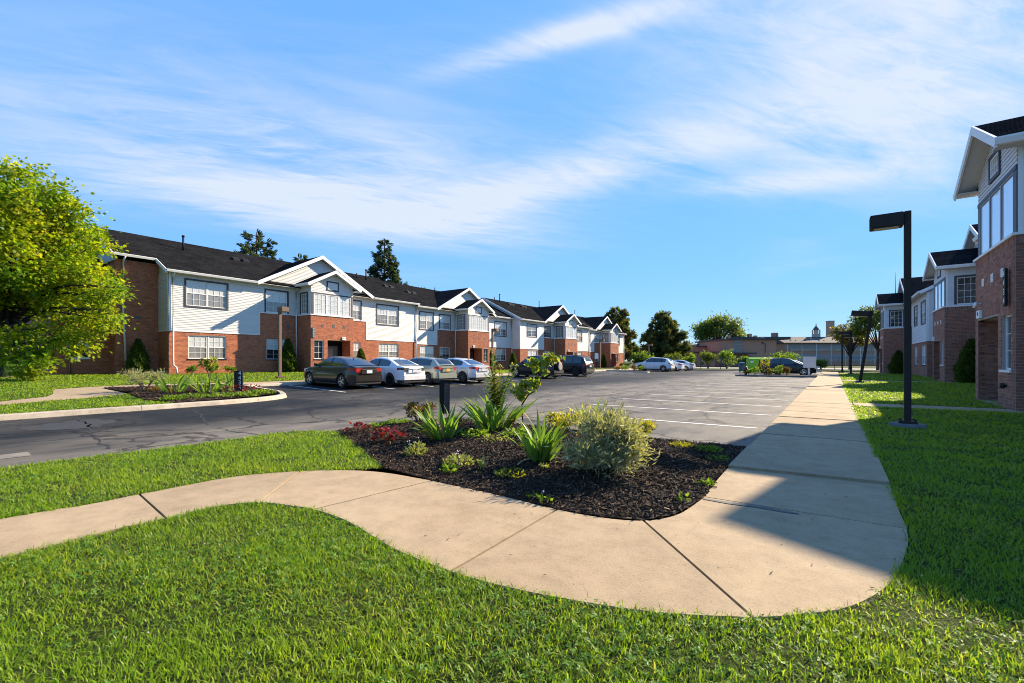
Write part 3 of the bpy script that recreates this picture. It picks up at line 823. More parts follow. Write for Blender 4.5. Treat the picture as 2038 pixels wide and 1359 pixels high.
    V, F = scatter([(-.05, 0, 0), (.05, 0, 0), (-.06, .55, .10), (.06, .55, .10), (0, 1, -.02)], [(0, 1, 3), (0, 3, 2), (2, 3, 4)], np.column_stack([p, z + .01]), frames(d, np.tile([[0, 0, 1.]], (n, 1))), 0.042 + 0.04 * rng.random(n))
    tag(link('crabgrass', np_mesh('crabgrass', V, F), M['crab']), 'coarse broad blades scattered through the near lawn', None, None, 'stuff')
    # small white flower heads in the grass
    p, z = grass_points(5, 1.6, 12); n = len(p)
    tv = [(0, 0, 1), (1, 0, 0), (0, 1, 0), (-1, 0, 0), (0, -1, 0), (0, 0, -1)]
    tf = [(0, 1, 2), (0, 2, 3), (0, 3, 4), (0, 4, 1), (5, 2, 1), (5, 3, 2), (5, 4, 3), (5, 1, 4)]
    V, F = scatter(tv, tf, np.column_stack([p, z + 0.055]), frames(rng.normal(size=(n, 3))), 0.004 + 0.003 * rng.random(n))
    tag(link('clover_flower', np_mesh('clover_flower', V, F), M['clover_head']), 'tiny white clover heads dotted over the lawn', None, None, 'stuff')
make_grass()

# crumbs of mulch and leaf scattered on the sidewalk
n = 150
q = np.column_stack([rng.uniform(-4.6, .4, n * 6), rng.uniform(1.6, 9.5, n * 6)])
q = q[in_poly(q, OUT + [(0.49, 9.5), (-1.03, 9.5)] + INN[::-1])]
w_ = np.array([bedz(x, y) for x, y in q]) if False else np.exp(-np.maximum(0, np.abs(q[:, 1] - 3.3)) / .9)
q = q[rng.random(len(q)) < .10 + .5 * w_ * (q[:, 0] > -3.6)][:n]
tv = [(-.16, -.5, 0), (.16, -.42, .0), (0, -.45, .12), (-.1, .5, 0), (.13, .46, 0), (0, .42, .09)]
tf = [(0, 2, 1), (3, 4, 5), (0, 1, 4), (0, 4, 3), (1, 2, 5), (1, 5, 4), (2, 0, 3), (2, 3, 5)]
d = rng.normal(size=(len(q), 3)); d[:, 2] *= .1
V, F = scatter(tv, tf, np.column_stack([q, np.full(len(q), .087)]), frames(d, np.tile([[0, 0, 1.]], (len(q), 1))), .008 + .02 * rng.random(len(q)) ** 2)
tag(link('litter', np_mesh('litter', V, F), M['chips']), 'crumbs of mulch and dry bits strewn on the sidewalk', None, None, 'stuff')
# ---------------------------------------------------------------- apartment buildings
BL, BH = 0.262, 0.082        # brick with its joint
BRICK_V = np.array([(0, 0, 0), (1, 0, 0), (1, 0, 1), (0, 0, 1), (0, 1, 0), (1, 1, 0), (1, 1, 1), (0, 1, 1)], float)  # y = outward
BRICK_F = np.array([(4, 5, 6), (4, 6, 7), (0, 4, 7), (0, 7, 3), (1, 2, 6), (1, 6, 5), (3, 7, 6), (3, 6, 2), (0, 1, 5), (0, 5, 4)])
class Face:
    """a vertical wall face: position along it a, height z, outward d -> local (u, v, z) -> world"""
    def __init__(self, B, kind, c): self.B, self.k, self.c = B, kind, c
    def __call__(self, a, d, z):
        if self.k == 'F': p = (a, self.c + d, z)
        elif self.k == 'N': p = (self.c - d, a, z)     # looks towards -u (to the camera)
        else: p = (self.c + d, a, z)                   # looks towards +u
        return self.B.T(*p)
def spans(a0, a1, z0, z1, holes):
    sp = [(a0, a1)]
    for (h0, h1, hz0, hz1) in holes:
        if hz1 <= z0 + 1e-4 or hz0 >= z1 - 1e-4: continue
        nx = []
        for s, e in sp:
            if h1 <= s or h0 >= e: nx.append((s, e)); continue
            if h0 > s: nx.append((s, h0))
            if h1 < e: nx.append((h1, e))
        sp = nx
    return sp
def brick_rects(a0, a1, z0, z1, holes=(), bands=()):
    """(a, z, length, height) of each brick; bands are heights of soldier courses"""
    out = []; z = z0; r = 0; bands = sorted(bands)
    while z < z1 - 0.03:
        sol = next((b for b in bands if abs(z - b) < BH * 0.51), None)
        if sol is not None:
            hz = min(BH * 2.6, z1 - z)
            for s, e in spans(a0, a1, z, z + hz, holes):
                k = max(1, int(round((e - s) / 0.085))); w = (e - s) / k
                out += [(s + i * w, z, w - 0.011, hz - 0.011) for i in range(k)]
            z += hz; continue
        hz = min(BH, z1 - z)
        off = (r % 2) * BL / 2 + (0.03 if r % 4 > 1 else 0)
        for s, e in spans(a0, a1, z + 0.004, z + hz - 0.004, holes):
            k0 = math.floor((s - a0 - off) / BL); x = a0 + off + k0 * BL
            while x < e:
                b0, b1 = max(x, s), min(x + BL, e)
                if b1 - b0 > 0.035: out.append((b0, z, b1 - b0 - 0.011, hz - 0.011))
                x += BL
        z += hz; r += 1
    return out
class Build:
    def __init__(self, root, sgn, X0, dz, mort=None):
        self.root, self.s, self.X0, self.dz = root, sgn, X0, dz
        self.bricks = []; self.mort_m = mort; self.sid = MB()
    def T(self, u, v, z): return (self.X0 + self.s * v, u, z + self.dz)
    def mb(self): return MB(self.T)
    def wall_quads(self, mb, F, a0, a1, z0, z1, holes, depth=0.11):
        holes = [h for h in holes if h[0] < a1 and h[1] > a0 and h[2] < z1 and h[3] > z0]
        A = sorted({a0, a1} | {min(max(x, a0), a1) for h in holes for x in h[:2]}); Z = sorted({z0, z1} | {min(max(x, z0), z1) for h in holes for x in h[2:]})
        for i in range(len(A) - 1):
            for j in range(len(Z) - 1):
                ca, cz = (A[i] + A[i + 1]) / 2, (Z[j] + Z[j + 1]) / 2
                if any(h[0] < ca < h[1] and h[2] < cz < h[3] for h in holes): continue
                mb.quad(F(A[i], 0, Z[j]), F(A[i + 1], 0, Z[j]), F(A[i + 1], 0, Z[j + 1]), F(A[i], 0, Z[j + 1]))
        for h0, h1, g0, g1 in holes:
            for (p, q) in (((h0, g0), (h1, g0)), ((h1, g0), (h1, g1)), ((h1, g1), (h0, g1)), ((h0, g1), (h0, g0))):
                mb.quad(F(p[0], 0, p[1]), F(q[0], 0, q[1]), F(q[0], -depth, q[1]), F(p[0], -depth, p[1]))
    def brick(self, F, a0, a1, z0, z1, holes=(), bands=(), depth=0.11, proud=0.009):
        wm = MB(); self.wall_quads(wm, F, a0, a1, z0, z1, holes, depth); wm.build('brick_wall', self.mort_m, self.root)
        for a, z, l, h in brick_rects(a0, a1, z0, z1, holes, bands):
            j = 0.0015 * rng.normal()
            V = BRICK_V * np.array([l, 1, h])
            pts = [F(a + p[0], p[1] * (proud + j), z + p[2]) for p in V]
            self.bricks.append((pts, l * h))
    def siding(self, F, a0, a1, z0, z1, holes=(), lim=None, pitch=0.115, individual=None, wall=True):
        if wall:
            if lim is None: self.wall_quads(self.sid, F, a0, a1, z0, z1, holes, 0.09)
        z = z0
        while z < z1 - 0.02:
            zt = min(z + pitch, z1)
            s0, s1 = (a0, a1) if lim is None else lim((z + zt) / 2)
            if s1 - s0 > 0.05:
                for s, e in spans(s0, s1, z, zt, holes):
                    mb = self.sid if individual is None else MB()
                    mb.add([F(s, 0.025, z), F(e, 0.025, z), F(e, 0.004, zt), F(s, 0.004, zt), F(s, -0.004, z), F(e, -0.004, z)], [(0, 1, 2, 3), (4, 5, 1, 0), (0, 3, 4), (1, 5, 2)])
                    if individual is not None: mb.build('siding_board', individual, self.siding_parent)
            z = zt
    def flush(self, mort, brickm, sid, individual_bricks=0):
        br = self.bricks
        if individual_bricks:
            br = sorted(br, key=lambda b: self.rank(b[0]))
            for pts, _ in br[:individual_bricks]:
                me = bpy.data.meshes.new('brick')
                me.from_pydata([tuple(p) for p in pts], [], [tuple(f) for f in [(4, 5, 6, 7), (0, 4, 7, 3), (1, 2, 6, 5), (3, 7, 6, 2), (0, 1, 5, 4)]])
                link('brick', me, brickm, self.root)
            br = br[individual_bricks:]
        V = np.array([p for pts, _ in br for p in pts]); F = (BRICK_F[None] + (np.arange(len(br)) * 8)[:, None, None]).reshape(-1, 3)
        o = link('bricks', np_mesh('bricks', V, F), brickm, self.root); o['kind'] = 'stuff'
        if self.sid.f:
            o = self.sid.build('siding', sid, self.root); o['kind'] = 'stuff'
    rank = staticmethod(lambda pts: 0)
    # -- parts
    def trim(self, F, *q):
        mb = MB(); self.fbox(mb, F, *q); mb.build('trim_board', M['white'], self.root)
    def fbox(self, mb, F, a0, a1, z0, z1, d0, d1):
        vs = [F(a0, d0, z0), F(a1, d0, z0), F(a1, d1, z0), F(a0, d1, z0), F(a0, d0, z1), F(a1, d0, z1), F(a1, d1, z1), F(a0, d1, z1)]
        mb.add(vs, [(0, 3, 2, 1), (4, 5, 6, 7), (0, 1, 5, 4), (1, 2, 6, 5), (2, 3, 7, 6), (3, 0, 4, 7)])
    def window(self, F, a0, a1, z0, z1, style='double', casing=False, recess=0.07, cols=3, rows=2, mats=('pane_light', 'pane_mid'), sill=None, fm='white'):
        """white framed window with muntins; casing = slate surround standing proud of the siding"""
        mb = MB(); d0, d1 = -recess - 0.02, -recess + 0.025
        panes = []; fw = 0.05; mw = 0.018
        units = [(a0, (a0 + a1) / 2 - 0.02), ((a0 + a1) / 2 + 0.02, a1)] if style == 'double' else ([(a0 + (a1 - a0) * i / 3, a0 + (a1 - a0) * (i + 1) / 3) for i in range(3)] if style == 'triple' else [(a0, a1)])
        for u0, u1 in units:
            self.fbox(mb, F, u0, u0 + fw, z0, z1, d0, d1); self.fbox(mb, F, u1 - fw, u1, z0, z1, d0, d1)
            self.fbox(mb, F, u0 + fw, u1 - fw, z0, z0 + fw, d0, d1); self.fbox(mb, F, u0 + fw, u1 - fw, z1 - fw, z1, d0, d1)
            sashes = [(z0 + fw, z1 - fw)] if style in ('fixed', 'triple') else [((z0 + z1) / 2 + 0.02, z1 - fw), (z0 + fw, (z0 + z1) / 2 - 0.02)]
            if len(sashes) == 2: self.fbox(mb, F, u0 + fw, u1 - fw, (z0 + z1) / 2 - 0.02, (z0 + z1) / 2 + 0.02, d0, d1)
            for k, (s0, s1) in enumerate(sashes):
                i0, i1 = u0 + fw, u1 - fw
                for c in range(1, cols):
                    x = i0 + (i1 - i0) * c / cols
                    self.fbox(mb, F, x - mw / 2, x + mw / 2, s0, s1, d0 + 0.022, d1 - 0.010 - 0.002)
                for r in range(1, rows):
                    z = s0 + (s1 - s0) * r / rows
                    self.fbox(mb, F, i0, i1, z - mw / 2, z + mw / 2, d0 + 0.022, d1 - 0.010)
                panes.append((i0, i1, s0, s1, mats[min(k, len(mats) - 1)]))
        w = mb.build('window', M[fm], self.root)
        for i0, i1, s0, s1, m in panes:
            p = MB(); self.fbox(p, F, i0, i1, s0, s1, d0 + 0.006, d0 + 0.018); p.build('pane', M[m], w)
        if casing:
            cw = 0.11; c = MB(); e0, e1 = -0.03, 0.05
            for q in ((a0 - cw, a0, z0 - cw * casing, z1 + cw), (a1, a1 + cw, z0 - cw * casing, z1 + cw), (a0, a1, z1, z1 + cw)) + (((a0, a1, z0 - cw, z0),) if casing == 1 else ()):
                self.fbox(c, F, q[0], q[1], q[2], q[3], e0, e1)
            c.build('casing', M['casing'], w)
        if sill:
            s = MB(); self.fbox(s, F, a0 - 0.04, a1 + 0.04, z0 - 0.07, z0 - 0.002, -0.09, 0.05); s.build('sill', M[sill], w)
        return w
    def downspout(self, pts, name='downspout', r=0.05):
        mb = self.mb()
        mb.tube(pts, r, 8); mb.build(name, M['white'], self.root)
    def roof_plane(self, e0, e1, r0, r1, name='roof', rows=None, seed=0, thick=0.12):
        """e0-e1 eave edge, r0-r1 upper edge (local); a slab with shingle courses lying on it"""
        e0, e1, r0, r1 = map(lambda p: np.array(p, float), (e0, e1, r0, r1))
        L = np.linalg.norm(r0 - e0); W = max(np.linalg.norm(e1 - e0), np.linalg.norm(r1 - r0))
        nrm = np.cross(e1 - e0, r0 - e0); nrm /= np.linalg.norm(nrm)
        if nrm[2] < 0: nrm = -nrm
        n = rows or max(3, int(L / 0.17)); k = max(1, int(W / 0.8)); mb = self.mb(); dn = nrm * thick
        c = [e0, e1, r1, r0]
        mb.add([p for p in c] + [p - dn for p in c], [(0, 1, 2, 3), (7, 6, 5, 4), (0, 4, 5, 1), (1, 5, 6, 2), (2, 6, 7, 3), (3, 7, 4, 0)])
        def pt(s, t): return (e0 * (1 - s) + e1 * s) * (1 - t) + (r0 * (1 - s) + r1 * s) * t
        for j in range(n):
            t0, t1 = j / n, min(1.0, (j + 1) / n)
            off = rng.random() / k
            cuts = sorted({0.0, 1.0} | {min(1, max(0, i / k + off)) for i in range(k)})
            for s0, s1 in zip(cuts, cuts[1:]):
                if s1 - s0 < 1e-4: continue
                hh = 0.012 + 0.004 * rng.random()
                a, b, c_, d = pt(s0, t0) + nrm * hh, pt(s1, t0) + nrm * hh, pt(s1, t1) + nrm * 0.003, pt(s0, t1) + nrm * 0.003
                mb.add([a, b, c_, d, pt(s0, t0), pt(s1, t0)], [(0, 1, 2, 3), (4, 5, 1, 0)])
        return mb.build(name, M['shingle'], self.root)
    def gutter(self, u0, u1, v, z):
        mb = self.mb()
        mb.prism([(v - 0.02, z - 0.17), (v + 0.06, z - 0.17), (v + 0.10, z - 0.05), (v + 0.10, z - 0.02), (v - 0.02, z - 0.02)], 0, u0, u1)
        mb.build('gutter', M['white'], self.root)
    def rake(self, p0, p1, p2, v0, v1, h=0.26):
        """white barge boards of a gable from p0 over peak p1 to p2, (u,z) points, between v0 and v1"""
        for a, b in ((p0, p1), (p2, p1)):
            mb = self.mb()
            mb.prism([(a[0], a[1]), (b[0], b[1]), (b[0], b[1] - h), (a[0], a[1] - h)], 1, v0, v1)
            mb.build('barge_board', M['white'], self.root)
    def soffit(self, p0, p1, p2, v0, v1, h=0.175):
        mb = self.mb()
        for a, b in ((p0, p1), (p1, p2)):
            mb.quad((a[0], v0, a[1] - h), (b[0], v0, b[1] - h), (b[0], v1, b[1] - h), (a[0], v1, a[1] - h))
        mb.build('soffit', M['plaster'], self.root)

def text_mesh(txt, size, extrude=0.004):
    cu = bpy.data.curves.new('digits', 'FONT'); cu.body = txt; cu.size = size; cu.extrude = extrude; cu.align_x = 'CENTER'; cu.align_y = 'CENTER'
    o = bpy.data.objects.new('digits_tmp', cu); COL.objects.link(o)
    dg = bpy.context.evaluated_depsgraph_get(); me = bpy.data.meshes.new_from_object(o.evaluated_get(dg))
    bpy.data.objects.remove(o); bpy.data.curves.remove(cu)
    return me

ZB, ZT = 3.02, 4.70
BD = 1.90          # depth of the entrance bays
def module(root, sgn, X0, dz, u0, u1, uc, base, mort, brickm, sidm, wins, stair_r=False, flip=False, ridge_v=-6.2, vent='vent', ends=(True, True), ibr=0, isid=None, plate='1-4', ridge_ext=(0.0, 0.0), roof=True, sidepart=True):
    """one stretch of the row: main wall with a gable and its projecting entrance bay"""
    B = Build(root, sgn, X0, dz, mort); zb = base - dz - 0.15
    B.siding_parent = root
    F = Face(B, 'F', 0.0)
    low = [w for w in wins if w[2] < 2.5]; upp = [w for w in wins if w[2] >= 2.5]
    hol = [(w[0], w[1], w[2], w[3]) for w in wins]
    b0, b1 = uc - 1.95, uc + 1.95
    sl = uc - 4.9; sr = uc + 4.6
    # brick storey and the raised brick beside the bay
    B.brick(F, u0, b0, zb, ZB, [h for h in hol if h[1] < b0], [ZB - BH * 2.6, zb + BH * round((2.8 - zb) / BH)])
    B.brick(F, b1, u1, zb, ZB, [h for h in hol if h[0] > b1], [ZB - BH * 2.6])
    B.brick(F, sl, b0, ZB, ZT, [], [ZT - BH * 2.6])
    if stair_r: B.brick(F, b1, sr, ZB, ZT, [], [ZT - BH * 2.6])
    # siding storey
    zs = 6.86
    segs = [(u0, sl, ZB), (sl, b0, ZT)] + ([(b1, sr, ZT), (sr, u1, ZB)] if stair_r else [(b1, u1, ZB)])
    for a, b, z in segs:
        B.siding(F, a, b, z, zs, [h for h in hol if a <= h[0] and h[1] <= b], individual=isid)
    B.siding(F, b0, b1, 4.7, zs, [])
    gp = 9.72; gs = (gp - 6.95) / 5.2
    B.siding(F, 0, 0, zs, gp - 0.2, [], lambda z: (uc - (gp - 0.12 - z) / gs, uc + (gp - 0.12 - z) / gs), wall=False, individual=isid)
    mb = B.mb(); mb.prism([(uc - 5.0, zs), (uc + 5.0, zs), (uc, gp - 0.15)], 1, -0.10, -0.005); mb.build('gable_wall', sidm, root)
    # trims
    for a, b, z in segs: B.trim(F, a, b, z - 0.05, z, 0.0, 0.045)
    B.trim(F, sl - 0.05, sl, ZB, ZT, 0, 0.04)
    if stair_r: B.trim(F, sr, sr + 0.05, ZB, ZT, 0, 0.04)
    for a, side in ((u0, 1), (u1, -1)):
        B.trim(F, min(a, a + side * 0.12), max(a, a + side * 0.12), ZB, zs, 0.0, 0.035)
    # end walls of the stretch
    for a, kind, on in ((u0, 'N', ends[0]), (u1, 'P', ends[1])):
        if not on: continue
        E = Face(B, kind, a)
        B.brick(E, -3.0 if not sidepart else -2.2, 0.0, zb, ZB, [], [ZB - BH * 2.6])
        B.siding(E, -2.2, 0.0, ZB, zs)
        B.trim(E, -0.12, 0.0, ZB, zs, 0.0, 0.035); B.trim(E, -2.2, 0.0, ZB - 0.05, ZB, 0, 0.045)
    # windows
    for (a0, a1, z0, z1, st, *pm) in wins:
        mats = pm[0] if pm else ('pane_light', 'pane_mid')
        if z0 < 2.5: B.window(F, a0, a1, z0, z1, st, False, 0.07, 3, 2, mats, 'black')
        else: B.window(F, a0, a1, z0, z1, st, 1 if not (sl < a0 < sr and (stair_r or a0 < uc)) else 0.001, 0.03, 3, 2, mats)
    # ---- bay
    Ff = Face(B, 'F', BD); Fn = Face(B, 'N', b0); Fp = Face(B, 'P', b1)
    # front openings: one window and the entrance
    if not flip: ow, od = (uc - 1.66, uc - 0.84), (uc - 0.50, uc + 1.62)
    else: ow, od = (uc + 0.84, uc + 1.66), (uc - 1.62, uc + 0.50)
    wz = (1.18, 2.66); dz_top = 2.70
    B.brick(Ff, b0, b1, zb, ZT - 0.06, [(ow[0], ow[1], *wz), (od[0], od[1], zb, dz_top)], [ZT - 0.06 - BH * 2.6, zb + BH * math.ceil((2.72 - zb) / BH)], depth=0.16)
    bandz = [ZT - 0.06 - BH * 2.6, zb + BH * math.ceil((2.72 - zb) / BH)]
    B.brick(Fn, 0.0, BD, zb, ZT - 0.06, [], bandz); B.brick(Fp, 0.0, BD, zb, ZT - 0.06, [], bandz)
    B.window(Ff, ow[0], ow[1], wz[0], wz[1], 'fixed', False, 0.10, 2, 3, ('pane_dark',), 'white' if sgn < 0 else 'black')
    # recess behind the entrance
    rd = 1.15
    for Fx, kind, c in ((od[0], 'P', od[0]), (od[1], 'N', od[1])):
        E = Face(B, kind, c); B.brick(E, BD - rd, BD - 0.004, zb, dz_top)
    mb = B.mb(); mb.box(od[0], od[1], BD - rd, BD - 0.162, dz_top + 0.003, dz_top + 0.06); mb.build('porch_ceiling', M['plaster'], root)
    mb = B.mb(); mb.box(od[0] + 0.01, od[1] - 0.01, BD - rd, BD + 0.02, zb, base - dz + 0.06); mb.build('door_step', M['concrete'], root)
    D = Face(B, 'F', BD - rd); zf = base - dz + 0.06
    s0, s1 = (od[0] + 0.08, od[0] + 0.62) if not flip else (od[1] - 0.62, od[1] - 0.08)
    d0, d1 = (od[0] + 0.70, od[0] + 1.68) if not flip else (od[1] - 1.68, od[1] - 0.70)
    mb = MB(); B.fbox(mb, D, od[0], od[1], zf, dz_top, -0.12, -0.05); 
    for x in (od[0] + 0.02, od[1] - 0.08, (s1 + 0.01) if not flip else s0 - 0.07): B.fbox(mb, D, x, x + 0.06, zf, dz_top, -0.05, 0.03)
    fr = mb.build('door_frame', M['black'], root)
    mb = MB(); B.fbox(mb, D, s0 + 0.03, s1 - 0.03, zf + 0.1, dz_top - 0.08, -0.05, -0.02); mb.build('sidelight', M['pane_dark'], fr)
    dr = MB(); B.fbox(dr, D, d0, d1 + 0.0, zf, zf + 2.05, -0.05, 0.0)
    door = dr.build('door', M['door'], root, 0.004)
    mb = MB(); B.fbox(mb, D, (d0 + 0.08), (d0 + 0.55), zf + 0.15, zf + 1.85, 0.0, 0.012); mb.build('door_panel', M['door_light'], door)
    hb = MB(); hx = d0 + 0.1; hb.tube([D(hx, 0.0, zf + 1.0), D(hx, 0.09, zf + 1.0)], 0.03, 8); hb.build('handle', M['metal_dark'], door)
    mb = MB(); B.fbox(mb, D, s0 + 0.10, s0 + 0.40, zf + 1.05, zf + 1.27, -0.02, -0.012); mb.build('notice', M['white'], fr)
    # small lamp under the porch and unit number box
    nx = (od[0] + od[1]) / 2 + (0.42 if not flip else -0.42)
    if sgn < 0: nx = od[1] - 0.38
    mb = MB(); B.fbox(mb, Ff, nx - 0.17, nx + 0.17, dz_top + 0.05, dz_top + 0.30, 0.012, 0.09); box = mb.build('number_box', M['white'], root, 0.008)
    me = text_mesh(plate, 0.19)
    t = link('digit', me, M['black'], box)
    p = Ff(nx, 0.094, dz_top + 0.175)
    t.location = p; t.rotation_euler = (PI / 2, 0, PI / 2 if sgn > 0 else -PI / 2)
    # square vents
    for k in (-1, 0, 1):
        vc = uc + k * 0.98 + 0.05; mb = MB(); B.fbox(mb, Ff, vc - 0.12, vc + 0.12, 3.72, 3.96, -0.02, 0.018); v = mb.build('vent', M[vent], root)
        mb = MB()
        for q in range(4): B.fbox(mb, Ff, vc - 0.10, vc + 0.10, 3.75 + q * 0.052, 3.765 + q * 0.052, 0.018, 0.026)
        mb.build('louvre', M[vent], v)
    mb = MB(); B.fbox(mb, F, sl + 2.05, sl + 2.33, 3.62, 3.90, -0.02, 0.018); mb.build('vent', M['vent'], root)
    # ledge and glazed storey
    mb = B.mb(); mb.box(b0 - 0.05, b1 + 0.05, -0.0, BD + 0.06, ZT - 0.06, ZT + 0.01); mb.build('ledge', M['white'], root)
    za, zc = ZT + 0.03, 6.36
    c0, c1 = b0 + 0.06, b1 - 0.06      # the storey above stands a little back
    Gf = Face(B, 'F', BD - 0.06); Gn = Face(B, 'N', c0); Gp = Face(B, 'P', c1)
    zE = 7.05
    sw = (0.42, 1.36)
    for G, sg in ((Gn, 1), (Gp, 1)):
        hs = [(sw[0], sw[1], ZT + 0.08, 6.38)]
        B.siding(G, 0.02, BD - 0.06, ZT + 0.01, zE, hs, individual=isid)
        B.window(G, sw[0], sw[1], ZT + 0.08, 6.38, 'fixed', 0.001, 0.03, 3, 4, ('pane_mid' if sgn > 0 else 'pane_dark',))
        B.trim(G, BD - 0.16, BD - 0.06, ZT + 0.01, zE, 0, 0.03)
    mb = MB()
    B.fbox(mb, Gf, c0, c0 + 0.22, ZT + 0.01, zc, -0.05, 0.02); B.fbox(mb, Gf, c1 - 0.22, c1, ZT + 0.01, zc, -0.05, 0.02)
    B.fbox(mb, Gf, c0, c1, zc, zc + 0.11, -0.05, 0.035)
    mb.build('slate_surround', M['casing'], root)
    B.window(Gf, c0 + 0.22, c1 - 0.22, ZT + 0.02, zc, 'triple', False, 0.0, 3 if sgn > 0 else 1, 4 if sgn > 0 else 1, ('pane_white' if sgn < 0 else 'pane_light',), None, 'white' if sgn > 0 else 'vent_grey')
    B.siding(Gf, 0, 0, zc + 0.11, 8.12, [(uc - 0.48, uc + 0.48, 6.78, 7.42)], lambda z: (max(c0, uc - (8.18 - z) / 0.53), min(c1, uc + (8.18 - z) / 0.53)), wall=False, individual=isid)
    mb = B.mb(); mb.prism([(c0, zc + 0.11), (c1, zc + 0.11), (c1, 7.1), (uc, 8.12), (c0, 7.1)], 1, BD - 0.16, BD - 0.068); mb.build('gable_wall', sidm, root)
    B.window(Gf, uc - 0.44, uc + 0.44, 6.82, 7.38, 'fixed', 1, -0.01, 4, 2, ('pane_light',))
    # bay roof
    pk, ev, hw = 8.36, 7.10, 2.36; vf = BD + 0.40
    B.roof_plane((uc - hw, vf, ev), (uc - hw, 0.03, ev), (uc, vf, pk), (uc, 0.03, pk))
    B.roof_plane((uc + hw, vf, ev), (uc + hw, 0.03, ev), (uc, vf, pk), (uc, 0.03, pk))
    B.rake((uc - hw - 0.02, ev + 0.0), (uc, pk + 0.015), (uc + hw + 0.02, ev + 0.0), vf + 0.002, vf + 0.055)
    B.soffit((uc - hw, ev), (uc, pk), (uc + hw, ev), BD - 0.06, vf)
    for s in (-1, 1):
        g = B.mb(); e = uc + s * hw
        g.prism([(e - s * 0.06, ev - 0.20), (e + s * 0.05, ev - 0.20), (e + s * 0.10, ev - 0.07), (e + s * 0.10, ev - 0.025), (e - s * 0.06, ev - 0.025)], 1, 0.05, vf + 0.06)
        gg = [(p[0], p[1], p[2]) for p in g.v]
        g.build('gutter', M['white'], root)
        f = B.mb(); x0, x1 = sorted((uc + s * 1.9, e - s * 0.06)); f.box(x0, x1, 0.05, vf, ev - 0.19, ev - 0.16); f.build('soffit', M['plaster'], root)
    # gable roof
    ge = 6.98; gv = 0.42; gw = 5.2
    for s in (-1, 1):
        B.roof_plane((uc + s * gw, gv, ge), (uc + s * gw, -5.9, ge), (uc, gv, gp + 0.1), (uc, -5.9, gp + 0.1))
    B.rake((uc - gw - 0.02, ge + 0.01), (uc, gp + 0.115), (uc + gw + 0.02, ge + 0.01), gv + 0.002, gv + 0.055, 0.30)
    B.soffit((uc - gw, ge), (uc, gp + 0.1), (uc + gw, ge), 0.0, gv)
    # main roof, gutters
    if roof:
        e = 6.93
        rz = e + (0.45 - ridge_v) * 0.5
        uL, uR = u0 - 0.25, u1 + (0.25 if ends[1] else 0.0)
        B.roof_plane((uL, 0.45, e), (uR, 0.45, e), (uL + ridge_ext[0], ridge_v, rz), (uR, ridge_v, rz))
        mb = B.mb(); mb.prism([(0.45, e - 0.12), (ridge_v, rz - 0.12), (2 * ridge_v - 0.45, e - 0.12)], 0, uL + 0.27, uR - 0.27 if ends[1] else uR); mb.build('roof_core', sidm, root)
        B.roof_plane((uL, 2 * ridge_v - 0.45, e), (uR, 2 * ridge_v - 0.45, e), (uL, ridge_v, rz), (uR, ridge_v, rz), rows=6)
        for a, b in ((uL, uc - gw - 0.05), (uc + gw + 0.05, uR)):
            B.gutter(a, b, 0.45, e + 0.02)
            mb = B.mb(); mb.box(a, b, 0.0, 0.44, e - 0.15, e - 0.12); mb.build('soffit', M['plaster'], root)
        # barge on the roof ends
        for a, on in ((uL, ends[0]), (uR, ends[1])):
            if not on: continue
            mb = B.mb(); x0, x1 = (a - 0.05, a - 0.002) if a == uL else (a + 0.002, a + 0.05)
            vb = -1.28 if u0 == 11.34 else ridge_v; zt_ = e + (0.45 - vb) * .5; mb.prism([(0.45, e + 0.01), (vb, zt_ + 0.01), (vb, zt_ - 0.25), (0.45, e - 0.25)], 0, x0, x1); mb.build('barge_board', M['white'], root)
        # closed body behind
        mb = B.mb(); mb.box(u0 + 0.12, u1 - 0.12, 2 * ridge_v, -0.12, zb, 6.8); mb.build('rear_wall', brickm, root)
    # downspouts
    B.downspout([(b0 - 0.16, BD + 0.25 if False else 0.35, 6.85), (b0 - 0.16, 0.09, 6.55), (b0 - 0.16, 0.09, ZT + 0.15), (b0 - 0.16, 0.12, ZT - 0.02), (b0 - 0.16, 0.12, zb + 0.3)])
    B.downspout([(u1 - 0.12, 0.42, 6.80), (u1 - 0.12, 0.09, 6.5), (u1 - 0.12, 0.09, ZB + 0.15), (u1 - 0.12, 0.13, ZB - 0.05), (u1 - 0.12, 0.13, zb + 0.3)])
    return B

def roof_vents(root, B, items):
    """items: (u, v, kind) on the main roof slope"""
    for u, v, k in items:
        z = 6.93 + (0.45 - v) * 0.5; mb = B.mb()
        if k == 'pipe':
            mb.tube([(u, v, z - 0.1), (u, v, z + 1.0)], 0.07, 8); mb.tube([(u, v, z + 0.98), (u, v, z + 1.1)], 0.10, 8); mb.build('vent_pipe', M['black'], root)
        elif k == 'short':
            mb.tube([(u, v, z - 0.1), (u, v, z + 0.5)], 0.05, 8); mb.build('vent_pipe', M['black'], root)
        else:
            for q in (0.0, 0.75):
                mb = B.mb(); mb.prism([(v + 0.22, z - 0.10), (v - 0.2, z + 0.14), (v - 0.2, z + 0.27), (v + 0.22, z + 0.06)], 0, u + q, u + q + 0.5); mb.build('roof_vent', M['black'], root)

